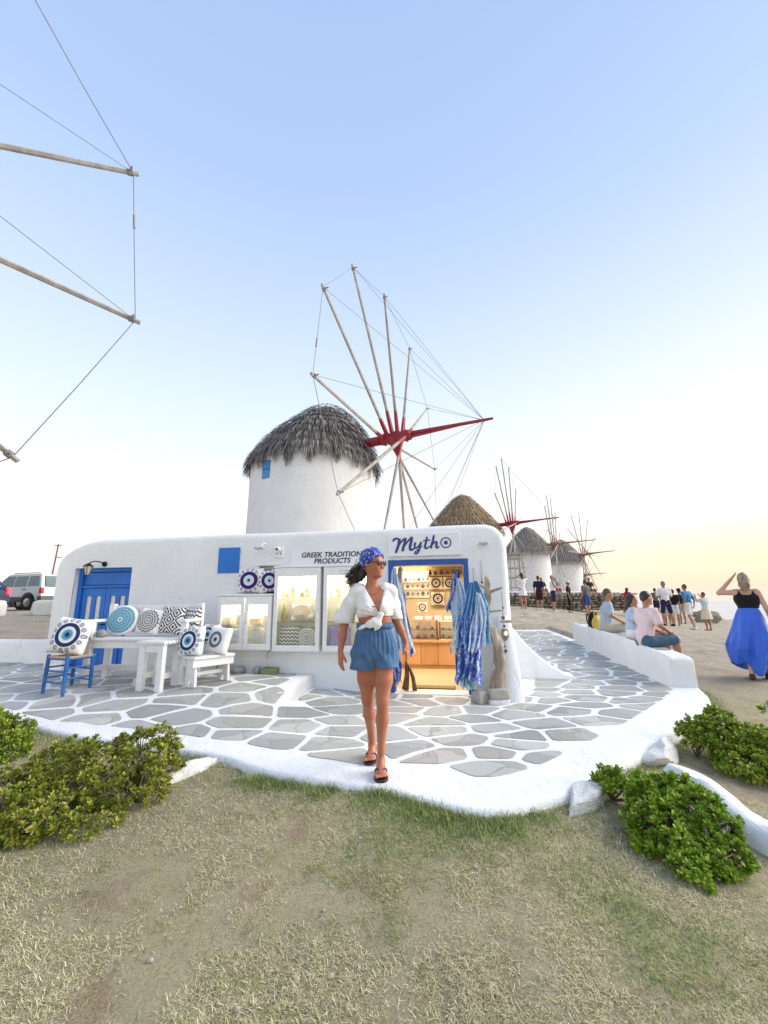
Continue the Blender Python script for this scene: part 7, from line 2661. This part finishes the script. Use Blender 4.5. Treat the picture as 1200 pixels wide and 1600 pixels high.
def shrub(label, blobs, ntuft, size, mat, seed, nleaf=13, spread=.9, twigs=30, dead=0, lw=.4, shrink=.80):
    """blobs: list of (cx, cy, cz, rx, ry, rz) in world space"""
    rg = np.random.default_rng(seed)
    B0 = np.array(blobs, float)
    B0[:, 3:] *= shrink
    base = V(B0[0, 0], B0[0, 1], gz(B0[0, 0], B0[0, 1]))
    t = thing('succulent_shrub', label, 'shrub', tuple(base))
    wgt = (B0[:, 3] * B0[:, 4] + B0[:, 4] * B0[:, 5] + B0[:, 3] * B0[:, 5])
    b = B0[rg.choice(len(B0), size=ntuft * 14, p=wgt / wgt.sum())]
    d = rg.normal(size=(len(b), 3))
    d /= np.linalg.norm(d, axis=1)[:, None]
    k = 1.02 + .34 * fbm(d[:, 0] * 2.3 + b[:, 0] * 3, d[:, 1] * 2.3 + b[:, 1] * 3, d[:, 2] * 2.3, 3) - .22 * rg.random(len(b)) ** 2
    p = b[:, :3] + d * b[:, 3:] * k[:, None]
    ok = (d[:, 2] > -.55) & (p[:, 2] > gzv(p[:, 0], p[:, 1]) + .01)
    for q in B0:
        ok &= (((p - q[:3]) / (q[3:] * .82)) ** 2).sum(1) > 1
    p, d, b = p[ok][:ntuft], d[ok][:ntuft], b[ok][:ntuft]
    pts = p - base
    nr = d / b[:, 3:] * b[:, 3:].mean(1)[:, None] * .75 + np.array([[0, 0, .55]]) + rg.normal(0, .22, p.shape)
    nr /= np.linalg.norm(nr, axis=1)[:, None]
    v, f = rosettes(pts, nr, size * (.55 + .95 * rg.random(len(pts)) ** 1.5), nleaf, rg, spread, lw)
    o = np_mesh('foliage', v, f, mat, t, smooth=True)
    # dark tangle of stems filling the inside
    mb = MB()
    root = V(0, 0, 0)
    for i in rg.choice(len(pts), min(len(pts), twigs * 4), replace=False):
        bi = np.argmin(np.linalg.norm(B0[:, :3] - base - pts[i], axis=1))
        c0 = B0[bi, :3] - base
        c0 = V(c0[0], c0[1], gz(B0[bi, 0], B0[bi, 1]) - base[2])
        mid = c0 * .5 + pts[i] * .5 + rg.normal(0, .03, 3)
        mb.tube([c0, mid, pts[i]], [.008, .006, .003], 4, caps=False)
    for i in rg.choice(len(pts), dead, replace=False):      # dry twigs poking out
        d_ = unit(nr[i] + rg.normal(0, .5, 3))
        L_ = rg.uniform(.05, .14)
        e_ = pts[i] + d_ * L_
        mb.tube([pts[i] - d_ * .04, pts[i] + d_ * L_ * .5 + rg.normal(0, .008, 3), e_], [.003, .0022, .001], 4, caps=False)
        for q_ in range(2):
            mb.tube([pts[i] + d_ * L_ * rg.uniform(.2, .7), pts[i] + d_ * L_ * .8 + rg.normal(0, .025, 3)], [.0018, .0008], 4, caps=False)
    s_ = mb.build('stems', M_TWIG, t, weld=False)
    s_['kind'] = 'stuff'
    return t


shrub('big bright green succulent shrub at the lower right by the white kerb', [(1.78, 3.12, .0, .22, .20, .17), (1.92, 2.98, -.04, .22, .20, .17), (1.68, 2.92, -.08, .22, .20, .15), (1.66, 2.74, -.15, .19, .15, .10), (1.86, 2.80, -.13, .20, .16, .12), (1.60, 3.38, .02, .11, .10, .11), (2.00, 3.18, .0, .15, .14, .12)], 1500, .031, LEAF_G, 1, dead=25)
shrub('light green succulent shrub above the right kerb beside the terrace corner', [(3.14, 4.38, .02, .32, .28, .19), (3.45, 4.30, -.02, .32, .28, .17), (3.12, 4.08, -.10, .28, .24, .13), (2.94, 4.42, .02, .17, .16, .15), (3.25, 3.95, -.13, .24, .18, .10), (3.22, 4.47, .12, .16, .14, .14)], 1150, .035, LEAF_M, 2, dead=20)
shrub('dark green succulent clump cut by the right frame edge', [(4.55, 4.95, .08, .3, .3, .2)], 200, .055, LEAF_G, 3)
shrub('small yellowed shrub at the right frame edge behind the kerb', [(3.62, 4.12, -.1, .2, .2, .12)], 140, .044, LEAF_Y, 13)
shrub('big sprawling olive-green shrub at the lower left', [(-1.98, 3.80, .10, .27, .24, .20), (-2.25, 3.60, .05, .34, .26, .20), (-1.84, 3.48, -.02, .24, .20, .16), (-2.3, 3.22, -.07, .34, .24, .14), (-2.0, 3.20, -.12, .26, .20, .11), (-2.7, 3.38, -.02, .33, .26, .17), (-2.65, 3.80, .02, .25, .24, .17), (-2.75, 2.97, -.12, .3, .22, .12)], 2500, .030, LEAF_Y, 4, 12, 1.0, 40, dead=160, shrink=.86)
shrub('dark leafy shrub at the left frame edge in front of the terrace', [(-3.78, 4.38, .10, .33, .28, .2), (-4.1, 4.5, .12, .35, .3, .22), (-3.6, 4.3, -.02, .26, .2, .12), (-4.0, 4.15, -.04, .3, .25, .12)], 760, .038, LEAF_M, 5, 12, dead=20, shrink=.9)

# ------------------------------------------------------------------ dry turf
def turf_mat(name, stops, green, gscale, glo, ghi):
    m, nt, b = new_mat(name)
    ri = N(nt, 'NewGeometry').outputs['Random Per Island']
    cr = N(nt, 'ValToRGB')
    ramp(cr, stops)
    nt.links.new(ri, cr.inputs[0])
    nt.links.new(cr.outputs[0], b.inputs['Base Color'])
    b.inputs['Roughness'].default_value = .8
    b.inputs['Specular IOR Level'].default_value = .15
    return m


M_STRAW = turf_mat('straw_blades', [(0, (.22, .17, .09)), (.3, (.45, .40, .21)), (.65, (.63, .57, .34)), (1, (.78, .73, .51))], None, 1, 0, 1)
M_GRASS = turf_mat('green_blades', [(0, (.12, .18, .05)), (.4, (.24, .31, .09)), (.75, (.38, .42, .16)), (1, (.52, .50, .24))], None, 1, 0, 1)
KOp = np.vstack([KO, [(4.5, 20), (-9.2, 20)]])


_kq = resample(KO, 240)
_kx, _ky = np.linspace(-9, 9, 240), np.linspace(0, 9, 130)
_kg = np.sqrt((_kx[None, :, None] - _kq[None, None, :, 0]) ** 2 + (_ky[:, None, None] - _kq[None, None, :, 1]) ** 2).min(2)


def kerb_dist(x, y):
    u = np.clip((x + 9) / 18 * 239, 0, 238.99)
    v = np.clip(y / 9 * 129, 0, 128.99)
    i, j = u.astype(int), v.astype(int)
    u, v = u - i, v - j
    return (_kg[j, i] * (1 - u) + _kg[j, i + 1] * u) * (1 - v) + (_kg[j + 1, i] * (1 - u) + _kg[j + 1, i + 1] * u) * v


def blades(name, n, mat, dens, lo, hi, wid, flat, seed, label, along=0., tuft=1, spread=.02):
    rg = np.random.default_rng(seed)
    X, Y = [], []
    tot = 0
    while tot < n:
        y = 1.15 + 5.2 * rg.random(120000) ** 1.7
        x = (rg.random(120000) * 2 - 1) * (1.1 + y * 1.0)
        if along:
            q = resample(KO[(KO[:, 0] > -4.5)], 4000)[rg.integers(0, 4000, 120000)] + rg.normal(0, along, (120000, 2))
            x, y = q[:, 0], q[:, 1]
        ok = ~inside(KOp, x, y)
        x, y = x[ok], y[ok]
        ok = rg.random(len(x)) < dens(x, y)
        X.append(x[ok])
        Y.append(y[ok])
        tot += ok.sum()
    x, y = np.concatenate(X)[:n], np.concatenate(Y)[:n]
    if tuft > 1:                                   # blades grow in small tufts
        m_ = n // tuft
        w_ = rg.integers(0, m_, n)
        x, y = x[:m_][w_] + rg.normal(0, spread, n), y[:m_][w_] + rg.normal(0, spread, n)
        ok = ~inside(KOp, x, y)
        x, y = x[ok], y[ok]
        n = len(x)
    z = gzv(x, y)
    a = rg.random(n) * 2 * math.pi
    el_ = np.clip(rg.normal(flat, .35, n), .03, 1.45)
    L = (lo + (hi - lo) * rg.random(n) ** 1.6)
    d = np.stack([np.cos(a) * np.cos(el_), np.sin(a) * np.cos(el_), np.sin(el_)], 1)
    s = np.stack([-np.sin(a), np.cos(a), np.zeros(n)], 1) * (wid * (.6 + .8 * rg.random(n)))[:, None] / 2
    p = np.stack([x, y, z + .002], 1)
    curl = rg.normal(0, .35, (n, 1)) * np.stack([-np.sin(a), np.cos(a), np.zeros(n)], 1) - np.array([[0, 0, .25]])
    m = p + d * L[:, None] * .55
    e = p + d * L[:, None] + curl * L[:, None] * .35
    e[:, 2] = np.maximum(e[:, 2], z + .003)
    v = np.stack([p - s, p + s, m + s * .8, m - s * .8, e], 1).reshape(-1, 3)
    k = (np.arange(n) * 5)[:, None]
    f = np.concatenate([k + [[0, 1, 2]], k + [[0, 2, 3]], k + [[3, 2, 4]]], 0)
    o = np_mesh(name, v, f, mat)
    return tag(o, label, 'grass', kind='stuff')


def d_straw(x, y):
    bare = vnoise(x * 1.9 + 4, y * 1.9) * .75 + vnoise(x * 5.1, y * 5.1 + 9) * .65 + .3 * vnoise(x * 14, y * 14)
    side = np.where(x > 1.2 + .2 * y, .4, 1.)
    return np.clip(1 - 1.7 * np.clip(bare + .10, 0, 1), .02, 1) * side


def d_green(x, y):
    kd = kerb_dist(x, y)
    g = vnoise(x * .9 + 11, y * .9 + 2) * .7 + vnoise(x * 2.6, y * 2.6 + 5) * .6
    side = np.where(x > 1.5 + .1 * y, .3, 1.)
    return np.clip(1.0 * (g - .06), .03, 1) * side + .55 * np.exp(-(kd / .40) ** 2) * side * np.clip(.7 + g, .1, 1.5)


def d_edge(x, y):
    return np.where((x > -1.5) & (x < 1.35), np.clip(.45 + 1.1 * vnoise(x * 4.1, y * 4.1) + .5 * vnoise(x * 11, y * 11), .03, 1), .12)


blades('dry_grass', 430000, M_STRAW, d_straw, .008, .042, .0021, .24, 31, 'flattened dry straw-coloured grass of the foreground', 0., 16, .022)
blades('green_grass', 170000, M_GRASS, d_green, .010, .042, .0023, .5, 32, 'short green grass growing through the dry turf', 0., 12, .022)
blades('kerb_grass', 22000, M_GRASS, d_edge, .02, .08, .0032, .75, 33, 'taller green tufts along the foot of the white kerb', .11)
# pebbles and bits
rg = np.random.default_rng(77)
mb = MB()
for k in range(130):
    y = 1.3 + 3.6 * rg.random() ** 1.5
    x = (rg.random() * 2 - 1) * (1 + y * .9)
    if inside(KOp, np.array([x]), np.array([y]))[0]:
        continue
    r = rg.uniform(.004, .013)
    mb.ball((x, y, gz(x, y) + r * .4), (r * 1.3, r, r * .7), 6, 4, bumpy=.2, seed=k)
o = mb.build('pebbles', pm('pale_pebble', (.45, .41, .35), (.30, .26, .21), 15, .9, .2), weld=False)
tag(o, 'small pale pebbles scattered over the dry turf', 'pebbles', kind='stuff')
